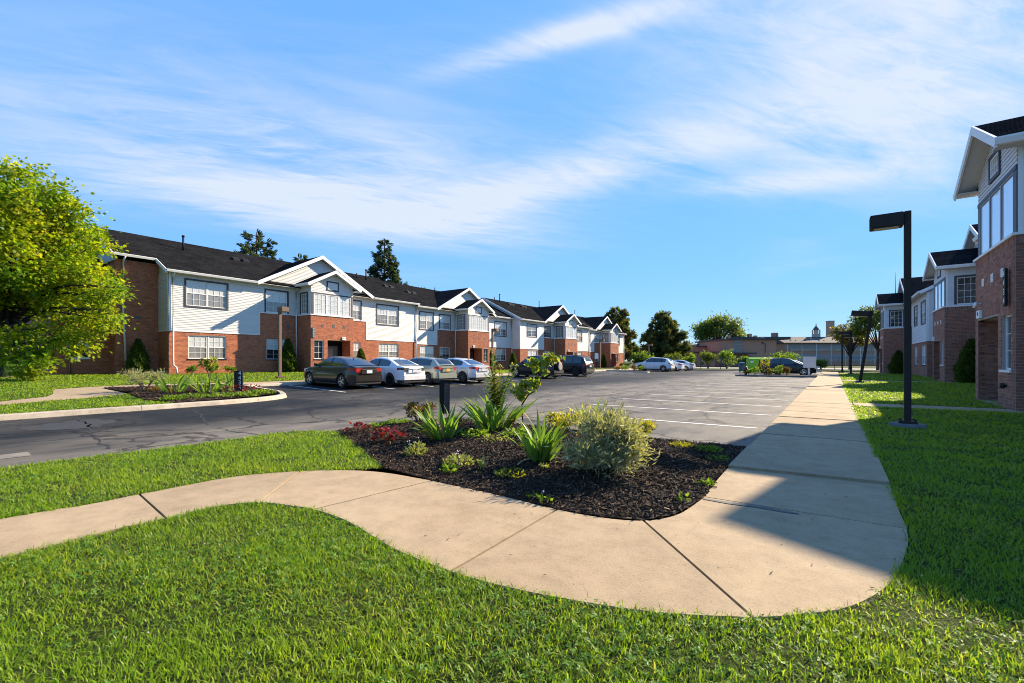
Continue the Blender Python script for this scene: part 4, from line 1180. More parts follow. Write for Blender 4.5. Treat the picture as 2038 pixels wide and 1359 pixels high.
# left row --------------------------------------------------------------------
left = thing('apartment_building', 'long sunlit row of orange brick and white siding with four gabled bays', 'apartment building', (0, 0, 0))
XW = -35.28
PD = ('pane_light', 'pane_dark'); PM = ('pane_light', 'pane_mid'); DD = ('pane_mid', 'pane_dark')
w1 = [(12.32, 14.80, 4.74, 6.44, 'double', PM), (12.45, 14.78, 1.18, 2.75, 'double', PM), (17.55, 19.2, 4.76, 6.42, 'single', PM), (17.6, 19.2, 1.15, 2.70, 'single', PD),
      (24.75, 26.05, 4.76, 6.42, 'single', PM), (24.75, 26.05, 1.15, 2.70, 'single', PM), (27.9, 30.45, 4.55, 6.35, 'double', PM), (28.1, 30.5, 1.15, 2.68, 'double', PM)]
B1 = module(left, 1, XW, 0.33, 11.34, 32.9, 22.0, 0.49, M['mortar'], M['brick'], M['siding'], w1, True, False, ends=(True, False), isid=None)
roof_vents(left, B1, [(13.6, -4.2, 'pipe'), (16.9, -4.0, 'box'), (22.9, -4.9, 'box'), (30.2, -4.7, 'pipe'), (29.2, -4.9, 'short'), (31.6, -3.6, 'box')])
B1.flush(M['mortar'], M['brick'], M['siding'])
w2 = [(33.35, 35.3, 4.6, 6.36, 'double', PM), (33.4, 35.4, 1.3, 2.8, 'double', PM), (36.3, 37.9, 4.76, 6.3, 'single', PM), (36.3, 37.9, 1.25, 2.75, 'single', DD), (46.3, 48.7, 4.5, 6.25, 'double', PD), (46.3, 48.7, 1.25, 2.78, 'double', DD)]
B2 = module(left, 1, XW, 0.12, 32.9, 50.0, 40.8, 0.30, M['mortar'], M['brick'], M['siding'], w2, False, True, ends=(False, False))
roof_vents(left, B2, [(34.6, -3.4, 'box'), (41.2, -5.6, 'short')])
B2.flush(M['mortar'], M['brick'], M['siding'])
w3 = [(51.7, 54.1, 4.7, 6.34, 'double', DD), (51.9, 54.2, 1.25, 2.78, 'double', PD), (56.2, 57.9, 4.76, 6.3, 'single', DD), (56.2, 57.9, 1.25, 2.75, 'single', PM), (65.6, 68.2, 4.55, 6.25, 'double', PM), (65.6, 68.2, 1.25, 2.78, 'double', PM)]
B3 = module(left, 1, -33.9, 0.0, 50.0, 71.0, 60.95, 0.22, M['mortar'], M['brick'], M['siding'], w3, False, True, ends=(True, True))
roof_vents(left, B3, [(53.0, -5.6, 'pipe'), (52.0, -5.8, 'short'), (54.2, -4.9, 'box'), (57.5, -4.9, 'box'), (64.5, -6.0, 'pipe')])
B3.flush(M['mortar'], M['brick'], M['siding'])
w4 = [(71.8, 74.2, 4.7, 6.34, 'double', DD), (71.8, 74.2, 1.25, 2.78, 'double', PM), (76.2, 77.9, 4.76, 6.3, 'single', PM), (76.2, 77.9, 1.25, 2.75, 'single', PM), (85.2, 87.8, 4.55, 6.25, 'double', DD), (85.2, 87.8, 1.25, 2.78, 'double', PM)]
B4 = module(left, 1, XW, 0.0, 71.0, 90.3, 80.8, 0.22, M['mortar'], M['brick'], M['siding'], w4, False, True, ends=(False, True))
roof_vents(left, B4, [(80.0, -6.0, 'pipe')])
B4.flush(M['mortar'], M['brick'], M['siding'])
# recessed brick wing at the near end
B0 = Build(left, 1, XW, 0.33, M['mortar'])
zb = 0.05
F0 = Face(B0, 'F', -1.75); F0n = Face(B0, 'N', 9.1); F0b = Face(B0, 'F', -2.85); F0e = Face(B0, 'N', 6.4)
B0.brick(F0, 9.1, 11.34, zb, 7.5, [], [2.95, 6.55, 7.28])
B0.brick(F0n, -5.2, -1.75, zb, 7.5, [], [2.95, 6.55])
B0.brick(F0b, 6.4, 9.1, zb, 6.7, [(7.0, 8.1, 1.2, 2.6)], [2.95, 6.4])
B0.brick(F0e, -6.0, -2.85, zb, 6.7, [], [2.95])
B0.window(F0b, 7.0, 8.1, 1.2, 2.6, 'single', False, 0.07, 3, 2, PD, 'white')
e = 6.93; B0.roof_plane((8.85, -1.3, e + 0.875), (11.1, -1.3, e + 0.875), (8.85, -6.2, e + 3.325), (11.1, -6.2, e + 3.325))
B0.roof_plane((8.85, -12.85, e), (11.1, -12.85, e), (8.85, -6.2, e + 3.325), (11.1, -6.2, e + 3.325), rows=5)
B0.roof_plane((5.9, -2.4, 6.62), (9.08, -2.4, 6.62), (5.9, -6.6, 8.7), (9.08, -6.6, 8.7))
B0.gutter(8.85, 11.06, -1.3, e + 0.895); B0.gutter(5.9, 9.05, -2.4, 6.64)
mb = B0.mb(); mb.prism([(-1.3, e + 0.885), (-6.2, e + 3.335), (-6.2, e + 3.0), (-1.3, e + 0.6)], 0, 8.80, 8.848); mb.build('barge_board', M['white'], left)
mb = B0.mb(); mb.prism([(-1.75, 7.4), (-1.75, 7.75), (-6.2, e + 3.2), (-10.5, 7.75), (-10.5, 7.4)], 0, 9.0, 9.09); mb.build('gable_wall', M['siding_grey'], left)
mb = B0.mb(); mb.box(9.2, 11.3, -12, -1.9, zb, 7.4); mb.build('rear_wall', M['brick'], left)
mb = B0.mb(); mb.box(6.5, 9.15, -12, -2.97, zb, 6.6); mb.build('rear_wall', M['brick'], left)
B0.downspout([(9.45, -1.25, 7.65), (9.45, -1.66, 7.4), (9.45, -1.66, 4.2), (9.6, -1.64, 0.3)], r=0.055)
B0.downspout([(7.2, -2.35, 6.5), (7.2, -2.76, 6.2), (7.2, -2.76, 0.3)], r=0.055)
B0.downspout([(11.55, 0.42, 6.8), (11.55, 0.09, 6.45), (11.55, 0.09, 3.1), (11.55, 0.13, 2.9), (11.55, 0.13, 0.75), (11.70, 0.2, 0.6), (11.75, 0.25, 0.1)])
mb = MB(); B0.fbox(mb, F0, 10.0, 10.35, 3.75, 3.95, -0.02, 0.02); mb.build('vent', M['vent'], left)
B0.flush(M['mortar'], M['brick'], M['siding'])
# vertical address sign on the first bay
Fs = Face(B1, 'F', BD)
mb = MB(); B1.fbox(mb, Fs, 20.16, 20.36, 2.86, 3.66, 0.03, 0.07); sg = mb.build('address_sign', M['vent'], left, 0.01)
for k, ch in enumerate('4434'):
    t = link('digit', text_mesh(ch, 0.2), M['white'], sg); p = Fs(20.26, 0.075, 3.56 - 0.2 * k); t.location = p; t.rotation_euler = (PI / 2, 0, PI / 2)

# right row -------------------------------------------------------------------
right = thing('apartment_building', 'shaded brown brick row with gabled bays at the right edge beside the lawn', 'apartment building', (0, 0, 0))
rw = lambda u: [(u - 4.6, u - 3.0, 4.76, 6.3, 'single', PD), (u - 4.6, u - 3.0, 1.25, 2.75, 'single', PD)]
RB = []
for (X0, u0, u1, uc, ends, ib, isd, pl) in ((5.72, 8.5, 28.6, 18.9, (True, True), 300, M['siding_grey'], '4'), (7.40, 28.6, 48.0, 39.3, (False, False), 0, None, '3'), (6.07, 48.0, 68.0, 60.75, (True, True), 0, None, '2')):
    ww = rw(uc) if uc < 60 else [(48.7, 50.7, 4.5, 6.2, 'double', PD), (48.7, 50.7, 1.1, 2.6, 'double', PD), (52.9, 54.6, 4.6, 6.2, 'single', PD), (52.9, 54.6, 1.1, 2.6, 'single', PD), (65.0, 66.5, 4.6, 6.2, 'single', PD)]
    R = module(right, -1, X0, -0.06, u0, u1, uc, 0.06, M['mortar_r'], M['brick_r'], M['siding_grey'], ww, False, False, ends=ends, vent='vent_white', isid=isd, plate=pl)
    R.rank = lambda pts: (pts[0][0] + 0.2) ** 2 + (pts[0][1]) ** 2 + (pts[0][2] - 2.0) ** 2 * 2 + (1000 if pts[0][1] < 16.9 or pts[0][0] > 5.2 else 0)
    R.flush(M['mortar_r'], M['brick_r'], M['siding_grey'], ib)
    RB.append(R)
R1 = RB[0]; Fs = Face(R1, 'F', BD)
mb = MB(); R1.fbox(mb, Fs, 17.25, 17.47, 2.86, 3.86, 0.06, 0.11); sg = mb.build('address_sign', M['black'], right, 0.01)
for k, ch in enumerate('4434'):
    t = link('digit', text_mesh(ch, 0.24), M['white'], sg); p = Fs(17.36, 0.113, 3.72 - 0.24 * k); t.location = p; t.rotation_euler = (PI / 2, 0, -PI / 2)
mb = MB(); mb.tube([Fs(17.6, 0.01, 0.75), Fs(17.6, 0.09, 0.75)], 0.035, 8); mb.tube([Fs(17.6, 0.09, 0.82), Fs(17.6, 0.09, 0.68)], 0.05, 8); mb.build('tap', M['metal_dark'], right)
mb = MB(); mb.tube([Fs(20.0, 0.01, 3.2), Fs(20.0, 0.14, 3.22)], 0.02, 8); mb.tube([Fs(20.0, 0.14, 3.24), Fs(19.95, 0.2, 3.08)], 0.045, 8); mb.build('camera_mount', M['vent_white'], right)
# whip aerial above the far bay
mb = MB(); mb.tube([(5.2, 60.0, 8.2), (5.2, 60.0, 10.4)], 0.035, 6); mb.build('aerial', M['vent_white'], right)
# ---------------------------------------------------------------- cars
M['tyre'] = mat('tyre_rubber', (0.014, 0.014, 0.014), 0.85)
M['rim'] = mat('alloy_rim', (0.45, 0.45, 0.46), 0.3, 0.9)
M['rim_dark'] = mat('dark_rim', (0.05, 0.05, 0.055), 0.35, 0.7)
M['car_glass'] = mat('car_glass', (0.012, 0.015, 0.017), 0.03, spec=0.8, coat=0.6)
M['car_black'] = mat('black_plastic', (0.014, 0.014, 0.015), 0.55)
M['red_lens'] = mat('red_lamp_lens', (0.42, 0.012, 0.012), 0.12, coat=0.8)
M['clear_lens'] = mat('clear_lamp_lens', (0.55, 0.56, 0.58), 0.1, coat=0.8)
M['smoke_lens'] = mat('smoked_lamp_lens', (0.06, 0.06, 0.065), 0.12, coat=0.8)
M['chrome'] = mat('chrome', (0.6, 0.6, 0.6), 0.12, 1.0)
M['plate'] = mat('number_plate', (0.62, 0.64, 0.68), 0.4)
M['plate_y'] = mat('yellow_number_plate', (0.62, 0.40, 0.08), 0.4)
def paint(name, c, metal=0.0, coat=0.8):
    m, nt, b = new_mat(name)
    b.inputs['Base Color'].default_value = (*c, 1); b.inputs['Metallic'].default_value = metal
    b.inputs['Roughness'].default_value = 0.32; b.inputs['Coat Weight'].default_value = coat; b.inputs['Specular IOR Level'].default_value = 0.3; b.inputs['Coat Roughness'].default_value = 0.03
    nz = noise_node(nt, 3.5, 3)
    nt.links.new(ramp(nt, nz, [(0.3, tuple(x * 0.92 for x in c)), (0.7, tuple(min(1, x * 1.05) for x in c))]), b.inputs['Base Color'])
    return m
def sm(x, xs, ys, w=0.09):
    """smoothed piecewise-linear profile"""
    acc = 0; wt_ = 0
    for k in (-2, -1, 0, 1, 2):
        g = math.exp(-k * k / 2.0); acc = acc + g * np.interp(x + k * w / 2, xs, ys); wt_ += g
    return acc / wt_
TYPES = {
    'sedan': dict(wb=2.65, tail=-2.22, nose=2.20, W=1.80, r=0.325, top=[(-2.22, .98), (-2.05, 1.03), (-1.5, 1.04), (-.5, 1.0), (.95, .97), (1.5, .88), (1.95, .76), (2.2, .58)],
                  roof=[(-1.78, 1.06), (-1.05, 1.34), (-.75, 1.41), (-.2, 1.455), (.2, 1.42), (.45, 1.33), (1.12, .97)], sA=(-1.25, .85), cp=-1.2, wwin=(.42, -1.0), ts=(-.30,)),
    'hatch': dict(wb=2.64, tail=-2.02, nose=2.18, W=1.78, r=0.325, top=[(-2.02, .98), (-1.9, 1.02), (-1.2, 1.03), (-.3, 1.0), (.95, .98), (1.5, .90), (1.95, .78), (2.18, .6)],
                  roof=[(-1.92, 1.04), (-1.62, 1.30), (-1.45, 1.39), (-1.0, 1.44), (-.2, 1.475), (.2, 1.44), (.45, 1.35), (1.1, .98)], sA=(-1.5, .85), cp=-1.42, wwin=(.42, -1.38), ts=(-.30,)),
    'suv': dict(wb=2.62, tail=-2.05, nose=2.08, W=1.78, r=0.35, top=[(-2.05, 1.0), (-1.98, 1.08), (-1.2, 1.09), (-.3, 1.07), (.95, 1.06), (1.45, 1.0), (1.9, .9), (2.08, .7)],
                roof=[(-2.0, 1.1), (-1.88, 1.45), (-1.75, 1.60), (-1.2, 1.66), (-.2, 1.69), (.3, 1.63), (.5, 1.54), (1.05, 1.06)], sA=(-1.75, .8), cp=-1.72, wwin=(.48, -1.72), ts=(-.30, -1.05)),
    'big_suv': dict(wb=3.0, tail=-2.45, nose=2.45, W=1.98, r=0.39, top=[(-2.45, 1.02), (-2.38, 1.12), (-1.2, 1.13), (-.3, 1.11), (1.0, 1.10), (1.7, 1.05), (2.25, .95), (2.45, .75)],
                    roof=[(-2.36, 1.14), (-2.15, 1.52), (-1.98, 1.67), (-1.2, 1.74), (-.1, 1.77), (.35, 1.71), (.55, 1.62), (1.25, 1.10)], sA=(-2.0, .95), cp=-1.95, wwin=(.5, -1.95), ts=(-.25, -1.15)),
    'crossover': dict(wb=2.70, tail=-2.24, nose=2.24, W=1.84, r=0.36, top=[(-2.24, 1.0), (-2.15, 1.08), (-1.2, 1.09), (-.3, 1.06), (1.0, 1.04), (1.6, .98), (2.05, .87), (2.24, .66)],
                      roof=[(-2.12, 1.1), (-1.85, 1.42), (-1.65, 1.55), (-1.1, 1.62), (-.1, 1.655), (.3, 1.60), (.52, 1.51), (1.2, 1.04)], sA=(-1.6, .9), cp=-1.55, wwin=(.5, -1.6), ts=(-.28, -1.1)),
}
def wheel_proto(r, rimmat, spokes):
    root = None
    mb = MB(); w = 0.10
    prof = [(r * .66, -w), (r * .90, -w * 1.02), (r * .985, -w * .8), (r, -w * .3), (r, w * .3), (r * .985, w * .8), (r * .90, w * 1.02), (r * .66, w)]
    n = 28
    vs = [(rr * math.cos(2 * PI * k / n), y, rr * math.sin(2 * PI * k / n)) for rr, y in prof for k in range(n)]
    fs = [(i * n + k, i * n + (k + 1) % n, (i + 1) * n + (k + 1) % n, (i + 1) * n + k) for i in range(len(prof) - 1) for k in range(n)]
    mb.smooth = True; mb.add(vs, fs); tyre = mb.mesh('tyre'); tyre.materials.append(M['tyre'])
    mb = MB()
    # rim lip, dark well, spokes, hub; outer side is +y
    vs = [(rr * math.cos(2 * PI * k / n), y, rr * math.sin(2 * PI * k / n)) for rr, y in [(r * .68, w * .98), (r * .63, w * .99), (r * .60, w * .7)] for k in range(n)]
    mb.add(vs, [(i * n + k, i * n + (k + 1) % n, (i + 1) * n + (k + 1) % n, (i + 1) * n + k) for i in range(2) for k in range(n)])
    for s in range(spokes):
        a = 2 * PI * s / spokes; ca, sa = math.cos(a), math.sin(a); h0, h1 = (r * .095, r * .07) if spokes < 8 else (r * .05, r * .03)
        def q(rr, t, y): return (rr * ca - t * sa, y, rr * sa + t * ca)
        mb.add([q(r * .10, -h0, w * .85), q(r * .10, h0, w * .85), q(r * .63, h1, w * .93), q(r * .63, -h1, w * .93), q(r * .10, -h0, w * .5), q(r * .10, h0, w * .5), q(r * .63, h1, w * .5), q(r * .63, -h1, w * .5)],
               [(0, 1, 2, 3), (4, 7, 6, 5), (0, 4, 5, 1), (1, 5, 6, 2), (2, 6, 7, 3), (3, 7, 4, 0)])
    hub = [(0.0, w * .92)] + [(r * .13 * math.cos(2 * PI * k / 12), r * .13 * math.sin(2 * PI * k / 12)) for k in range(12)]
    mb.add([(0, w * .92, 0)] + [(p[0], w * .88, p[1]) for p in hub[1:]], [(0, 1 + k, 1 + (k + 1) % 12) for k in range(12)])
    rim = mb.mesh('rim'); rim.materials.append(rimmat)
    mb = MB(); mb.add([(r * .64 * math.cos(2 * PI * k / n), w * .35, r * .64 * math.sin(2 * PI * k / n)) for k in range(n)], [tuple(range(n))])  # black disc standing in for the shade behind the spokes
    well = mb.mesh('well_shade'); well.materials.append(M['car_black'])
    return tyre, rim, well
CAR_MESH = {}
def car(label, typ, col, loc, rz, lights='red_lens', rim='rim', spokes=5, scale=1.0, plate='plate', spare=False, darklow=True, rails=False, group='cars parked round the lot', name='parked_car', rearlamp=None):
    T = TYPES[typ]; t = thing(name, label, 'car', loc, rz, group)
    t.scale = (scale,) * 3
    W = T['W'] / 2; tail, nose, wb, r = T['tail'], T['nose'], T['wb'], T['r']
    tx, tz = zip(*T['top']); rx, rzv = zip(*T['roof'])
    def ztop(x): return float(sm(x, tx, tz))
    def halfw(x, f):
        # plan taper towards both ends; f = fraction of height
        e0 = max(0.0, (tail + 0.55 - x) / 0.55); e1 = max(0.0, (x - nose + 0.75) / 0.75)
        k = 1 - 0.20 * e0 ** 2.2 - 0.25 * e1 ** 2.2
        side = np.interp(f, [0, .12, .45, .72, .9, 1.0], [.93, .975, 1.0, .985, .955, .90])
        return W * k * side
    zb = 0.20 if typ in ('sedan', 'hatch') else 0.26
    def xs_end(x, f):
        # ends lean: bumpers stick out at mid height
        if x < tail + 0.3: return x + (0.05 * (abs(f - 0.42) * 2) ** 2) * (tail + 0.3 - x) / 0.3
        if x > nose - 0.3: return x - (0.12 * (max(0, f - 0.3)) ** 1.5) * (x - nose + 0.3) / 0.3
        return x
    def P3(x, f, s):
        zt = ztop(x); b = zb + 0.10 * max(0, (x - nose + 0.5) / 0.5) + 0.08 * max(0, (tail + 0.4 - x) / 0.4)
        return (xs_end(x, f), s * halfw(x, f), b + (zt - b) * f)
    key = (typ, col)
    fr = [0, .06, .15, .3, .45, .6, .72, .82, .9, .96, 1.0]
    X = np.concatenate([tail + 0.42 * np.linspace(0, 1, 8) ** 1.3, np.linspace(tail + .5, nose - .85, 22), nose - 0.75 * np.linspace(1, 0, 11) ** 1.2])
    vs = []; fs = []; nr = 2 * len(fr) + 1
    for x in X:
        ring = [P3(x, f, 1) for f in fr]; zt = ztop(x)
        ring.append((xs_end(x, 1), 0, zt + 0.025)); ring += [P3(x, f, -1) for f in fr[::-1]]
        vs += ring
    for i in range(len(X) - 1):
        for j in range(nr):
            fs.append((i * nr + j, i * nr + (j + 1) % nr, (i + 1) * nr + (j + 1) % nr, (i + 1) * nr + j))
    fs += [tuple(range(nr))[::-1], tuple((len(X) - 1) * nr + j for j in range(nr))]
    me = bpy.data.meshes.new('body'); me.from_pydata(vs, [], fs)
    bm = bmesh.new(); bm.from_mesh(me); bmesh.ops.recalc_face_normals(bm, faces=bm.faces); bm.to_mesh(me); bm.free()
    tmp = bpy.data.objects.new('tmp_body', me); COL.objects.link(tmp); cut = []
    cb = MB(); n = 28
    for ax in (-wb / 2, wb / 2):
        for s in (-1, 1):
            R = r + 0.055; y0, y1 = sorted((s * (W - 0.30), s * (W + 0.2)))
            ring = [(ax + R * math.cos(2 * PI * k / n), r + R * math.sin(2 * PI * k / n)) for k in range(n)]
            cb.prism(ring, 1, y0, y1)
    co = cb.build('tmp_cut', M['car_black'])
    md = tmp.modifiers.new('b', 'BOOLEAN'); md.object = co; md.operation = 'DIFFERENCE'; md.solver = 'EXACT'
    dg = bpy.context.evaluated_depsgraph_get(); me2 = bpy.data.meshes.new_from_object(tmp.evaluated_get(dg))
    bpy.data.objects.remove(tmp); bpy.data.objects.remove(co)
    me2.name = 'body'; me2.materials.clear(); me2.materials.append(col)
    bm = bmesh.new(); bm.from_mesh(me2)
    for f in bm.faces: f.smooth = True; f.material_index = 0
    for e in bm.edges:
        if len(e.link_faces) == 2 and e.calc_face_angle(0) > 0.7: e.smooth = False
    bm.to_mesh(me2); bm.free()
    body = link('body', me2, col, t)
    # greenhouse
    gx0, gx1 = rx[0], rx[-1]; NS, qs = 56, [-1, -.86, -.72, -.58, -.50, -.40, -.2, 0, .2, .40, .50, .58, .72, .86, 1]
    S = np.linspace(gx0, gx1, NS); grid = []
    hmax = max(rzv)
    for x in S:
        zt = float(sm(x, rx, rzv, 0.05)); z0 = ztop(x) - 0.015; zt = max(zt, z0 + 0.004)
        hh = (zt - z0) / (hmax - 0.98 if typ in ('sedan', 'hatch') else hmax - 1.06)
        wb_ = halfw(x, 1.0) * 0.985; wt_ = wb_ - 0.20 * min(1, hh)
        row = []
        for q in qs:
            a = abs(q); s = -1 if q < 0 else 1
            if a >= .58: k = (1 - a) / .42; y = wb_ + (wt_ - wb_) * k ** 1.15; z = z0 + (zt - 0.075 * min(1, hh) - z0) * k
            elif a >= .5: y = wt_ - 0.035; z = zt - 0.03 * min(1, hh)
            else: y = (wt_ - 0.035) * a / .5; z = zt + 0.018 * (1 - (a / .5) ** 2)
            row.append((x, s * y if q != 0 else 0, z))
        grid.append(row)
    parts = {}
    wf, wr = T['wwin']
    for i in range(NS - 1):
        xm = (S[i] + S[i + 1]) / 2
        for j in range(len(qs) - 1):
            qm = abs((qs[j] + qs[j + 1]) / 2); side = 'l' if qs[j] < 0 else 'r'
            if qm < .45:
                c = 'windscreen' if xm > wf else ('rear_window' if xm < wr - 0.05 else 'roof')
                if c == 'rear_window' and xm < gx0 + 0.05: c = 'roof'
            elif qm < .58: c = 'roof'
            else:
                zm = grid[i][0][2]; ok = T['cp'] < xm < 0.80 and qm < .95
                c = ('side_window' + side) if ok else 'roof'
                if ok and any(abs(xm - p) < 0.05 for p in T['ts']): c = 'pillar' + side
            parts.setdefault(c, []).append((i, j))
    for c, fl in parts.items():
        mb = MB(); mb.smooth = True; idx = {}
        vv = []; ff = []
        for i, j in fl:
            f = []
            for a, b in ((i, j), (i + 1, j), (i + 1, j + 1), (i, j + 1)):
                if (a, b) not in idx: idx[(a, b)] = len(vv); vv.append(grid[a][b])
                f.append(idx[(a, b)])
            ff.append(tuple(f))
        mb.add(vv, ff)
        nm = {'l': 'side_window', 'r': 'side_window'}.get(c[-1]) if c.startswith('side') else ('pillar' if c.startswith('pillar') else c)
        mb.build(nm, col if c == 'roof' else (M['car_black'] if c.startswith('pillar') else M['car_glass']), t)
    # dark underside, lower valance and sills
    mb = MB(); mb.box(tail + 0.25, nose - 0.3, -W + 0.12, W - 0.12, 0.16, 0.42); mb.build('underbody', M['car_black'], t)
    def strip(name, m, path, z0, z1, d=0.012, parent=t):
        """band wrapping round a corner; path = list of (x,f) or ('r', y)"""
        mb = MB(); a = []; 
        for (x, y) in path: a.append((x, y))
        n_ = len(a)
        vs = []
        for i, (x, y) in enumerate(a):
            dx, dy = (a[min(i + 1, n_ - 1)][0] - a[max(i - 1, 0)][0], a[min(i + 1, n_ - 1)][1] - a[max(i - 1, 0)][1])
            L = math.hypot(dx, dy) + 1e-9; nx, ny = dy / L, -dx / L
            if nx * x * 0.3 + ny * y < 0: nx, ny = -nx, -ny
            k = i / (n_ - 1); za = z0(k) if callable(z0) else z0; zb_ = z1(k) if callable(z1) else z1
            for dd in (-0.03, d): vs += [(x + nx * dd, y + ny * dd, za), (x + nx * dd, y + ny * dd, zb_)]
        fs = []
        for i in range(n_ - 1):
            b = i * 4; c = b + 4
            fs += [(b + 2, c + 2, c + 3, b + 3), (b + 3, c + 3, c + 1, b + 1), (b, c, c + 2, b + 2)]
        fs += [(0, 1, 3, 2), tuple(len(vs) - 4 + q for q in (0, 2, 3, 1))]
        mb.add(vs, fs); return mb.build(name, m, parent)
    def corner(s, f, x0, yend, end='tail'):
        ex = tail if end == 'tail' else nose; d = 1 if end == 'tail' else -1
        pth = []
        for k in range(7):
            x = ex + d * (x0 * (1 - k / 6) ** 1.2)
            pth.append((xs_end(x, f), s * halfw(x, f)))
        xe = xs_end(ex, f); y1 = halfw(ex, f)
        for k in range(1, 5): pth.append((xe, s * (y1 + (yend - y1) * k / 4)))
        return pth
    pth = corner(1, .35, 0.40, 0.0) + [(x, -y) for x, y in corner(1, .35, 0.40, 0.0)[::-1][1:]]
    strip('rear_bumper', col, pth, zb + 0.15, zb + 0.36, 0.035)
    zt = ztop(tail + 0.05); rl = rearlamp or M[lights]
    for s in (-1, 1):
        if typ in ('suv',):
            strip('tail_light', rl, corner(s, .9, 0.16, W * .80), 0.95, 1.55, 0.012)
        elif typ in ('hatch', 'crossover', 'big_suv'):
            strip('tail_light', rl, corner(s, .85, 0.30, W * .52), lambda k: zt - 0.20 + 0.03 * (1 - k), lambda k: zt - 0.01 - 0.04 * k)
        else:
            strip('tail_light', rl, corner(s, .85, 0.38, W * .42), lambda k: zt - 0.24 + 0.06 * (1 - k) , lambda k: zt - 0.03 - 0.02 * k)
        strip('headlight', M['clear_lens'], corner(s, .8, 0.55, W * .45, 'nose'), lambda k: .62 + (ztop(nose - .4) - .76) * .8 + 0.06 * (1 - k), lambda k: .72 + (ztop(nose - .4) - .76) * .8 + 0.08 * (1 - k))
        strip('reflector', M['red_lens'], corner(s, .25, 0.12, W * .62), zb + 0.22, zb + 0.26, 0.008)
    pth = corner(1, .1, 0.35, 0.0) + [(x, -y) for x, y in corner(1, .1, 0.35, 0.0)[::-1][1:]]
    strip('rear_valance', M['car_black'] if darklow else col, pth, zb + 0.02, zb + 0.13, 0.010)
    mb = MB(); xt = xs_end(tail, .6) - 0.012
    mb.box(xt - 0.004, xt + 0.05, -0.44, 0.44, zt - 0.30, zt - 0.09); mb.build('plate_recess', col if typ == 'sedan' else col, t, 0.01)
    mb = MB(); mb.box(xt - 0.02, xt - 0.004, -0.155, 0.155, zt - 0.275, zt - 0.125); mb.build('number_plate', M[plate], t)
    mb = MB(); mb.box(xt - 0.03, xt + 0.03, -0.40, 0.40, zt - 0.10, zt - 0.075); mb.build('trunk_trim', M['chrome'] if lights != 'smoke_lens' else col, t)
    # seams, handles, mirrors
    for s in (-1, 1):
        for xd in (0.78, T['ts'][0], T['cp'] + 0.25):
            mb = MB(); pts = [P3(xd - 0.04 * (f - .5), f, s) for f in np.linspace(.1, .97, 8)]
            vs = []
            for p in pts: vs += [(p[0] - .006, p[1] + s * .003, p[2]), (p[0] + .006, p[1] + s * .003, p[2])]
            mb.add(vs, [(2 * i, 2 * i + 1, 2 * i + 3, 2 * i + 2) for i in range(7)]); mb.build('door_seam', M['car_black'], t)
        for xd in (T['ts'][0] + 0.18, T['cp'] + 0.42):
            p = P3(xd, .84, s); mb = MB(); mb.box(p[0] - 0.09, p[0] + 0.09, min(p[1], p[1] + s * .03), max(p[1], p[1] + s * .03), p[2] - .015, p[2] + .015); mb.build('door_handle', col, t, 0.006)
        p = P3(0.72, 1.0, s); mb = MB(); mb.box(p[0] - .06, p[0] + .06, min(p[1] + s * .02, p[1] + s * .2), max(p[1] + s * .02, p[1] + s * .2), p[2] + 0.01, p[2] + .14); mb.build('wing_mirror', col, t, 0.035)
        p = P3(0.0, 0.0, s); mb = MB(); mb.box(-wb / 2 + r + .08, wb / 2 - r - .08, min(p[1], p[1] - s * .06), max(p[1] + s * .012, p[1]), zb - 0.03, zb + 0.05); mb.build('sill', M['car_black'], t)
    if rails:
        for s in (-1, 1):
            mb = MB(); mb.tube([(x, s * (W - .30), float(sm(x, rx, rzv, .05)) + 0.035) for x in np.linspace(T['cp'] + .1, .2, 9)], 0.018, 6); mb.build('roof_rail', M['car_black'], t)
    mb = MB(); mb.box(nose - 0.06, nose + 0.004, -0.42, 0.42, .42, .58); mb.build('grille', M['car_black'], t)
    mb = MB(); zx = float(sm(T['cp'] + .25, rx, rzv, .05)); mb.tube([(T['cp'] + .22, 0, zx), (T['cp'] + .10, 0, zx + .10)], [.02, .006], 6); mb.build('aerial', M['car_black'], t)
    wk = (r, rim, spokes)
    if wk not in CAR_MESH: CAR_MESH[wk] = wheel_proto(r, M[rim], spokes)
    ty, ri, we = CAR_MESH[wk]
    for ax in (-wb / 2, wb / 2):
        for s in (-1, 1):
            w = link('wheel', ty, None, t, (ax, s * (W - 0.115), r)); w.rotation_euler = (0, rng.random() * 6, 0 if s > 0 else PI)
            link('rim', ri, None, w); link('well_shade', we, None, w)
    if spare:
        w = link('spare_wheel', ty, None, t, (tail - 0.10, 0.12, 0.92)); w.rotation_euler = (0, 0, PI / 2)
        mb = MB(); mb.add([(0.30 * math.cos(2 * PI * k / 24), .11, .30 * math.sin(2 * PI * k / 24)) for k in range(24)] + [(0.22 * math.cos(2 * PI * k / 24), .125, .22 * math.sin(2 * PI * k / 24)) for k in range(24)],
                          [tuple(24 + k for k in range(24))] + [(k, (k + 1) % 24, 24 + (k + 1) % 24, 24 + k) for k in range(24)])
        mb.build('spare_cover', M['cover'], w)
    return t
M['cover'] = mat('grey_spare_cover', (0.33, 0.30, 0.27), 0.5)
pt_brown = paint('brown_grey_paint', (0.034, 0.028, 0.024), 0.5)
pt_white = paint('white_paint', (0.70, 0.70, 0.69))
pt_sage = paint('sage_green_paint', (0.30, 0.325, 0.27), 0.4)
pt_silver = paint('silver_paint', (0.60, 0.61, 0.64), 0.35)
pt_black = paint('black_car_paint', (0.008, 0.008, 0.009), 0.0, 0.35)
pt_navy = paint('dark_navy_paint', (0.010, 0.011, 0.017), 0.0, 0.35)
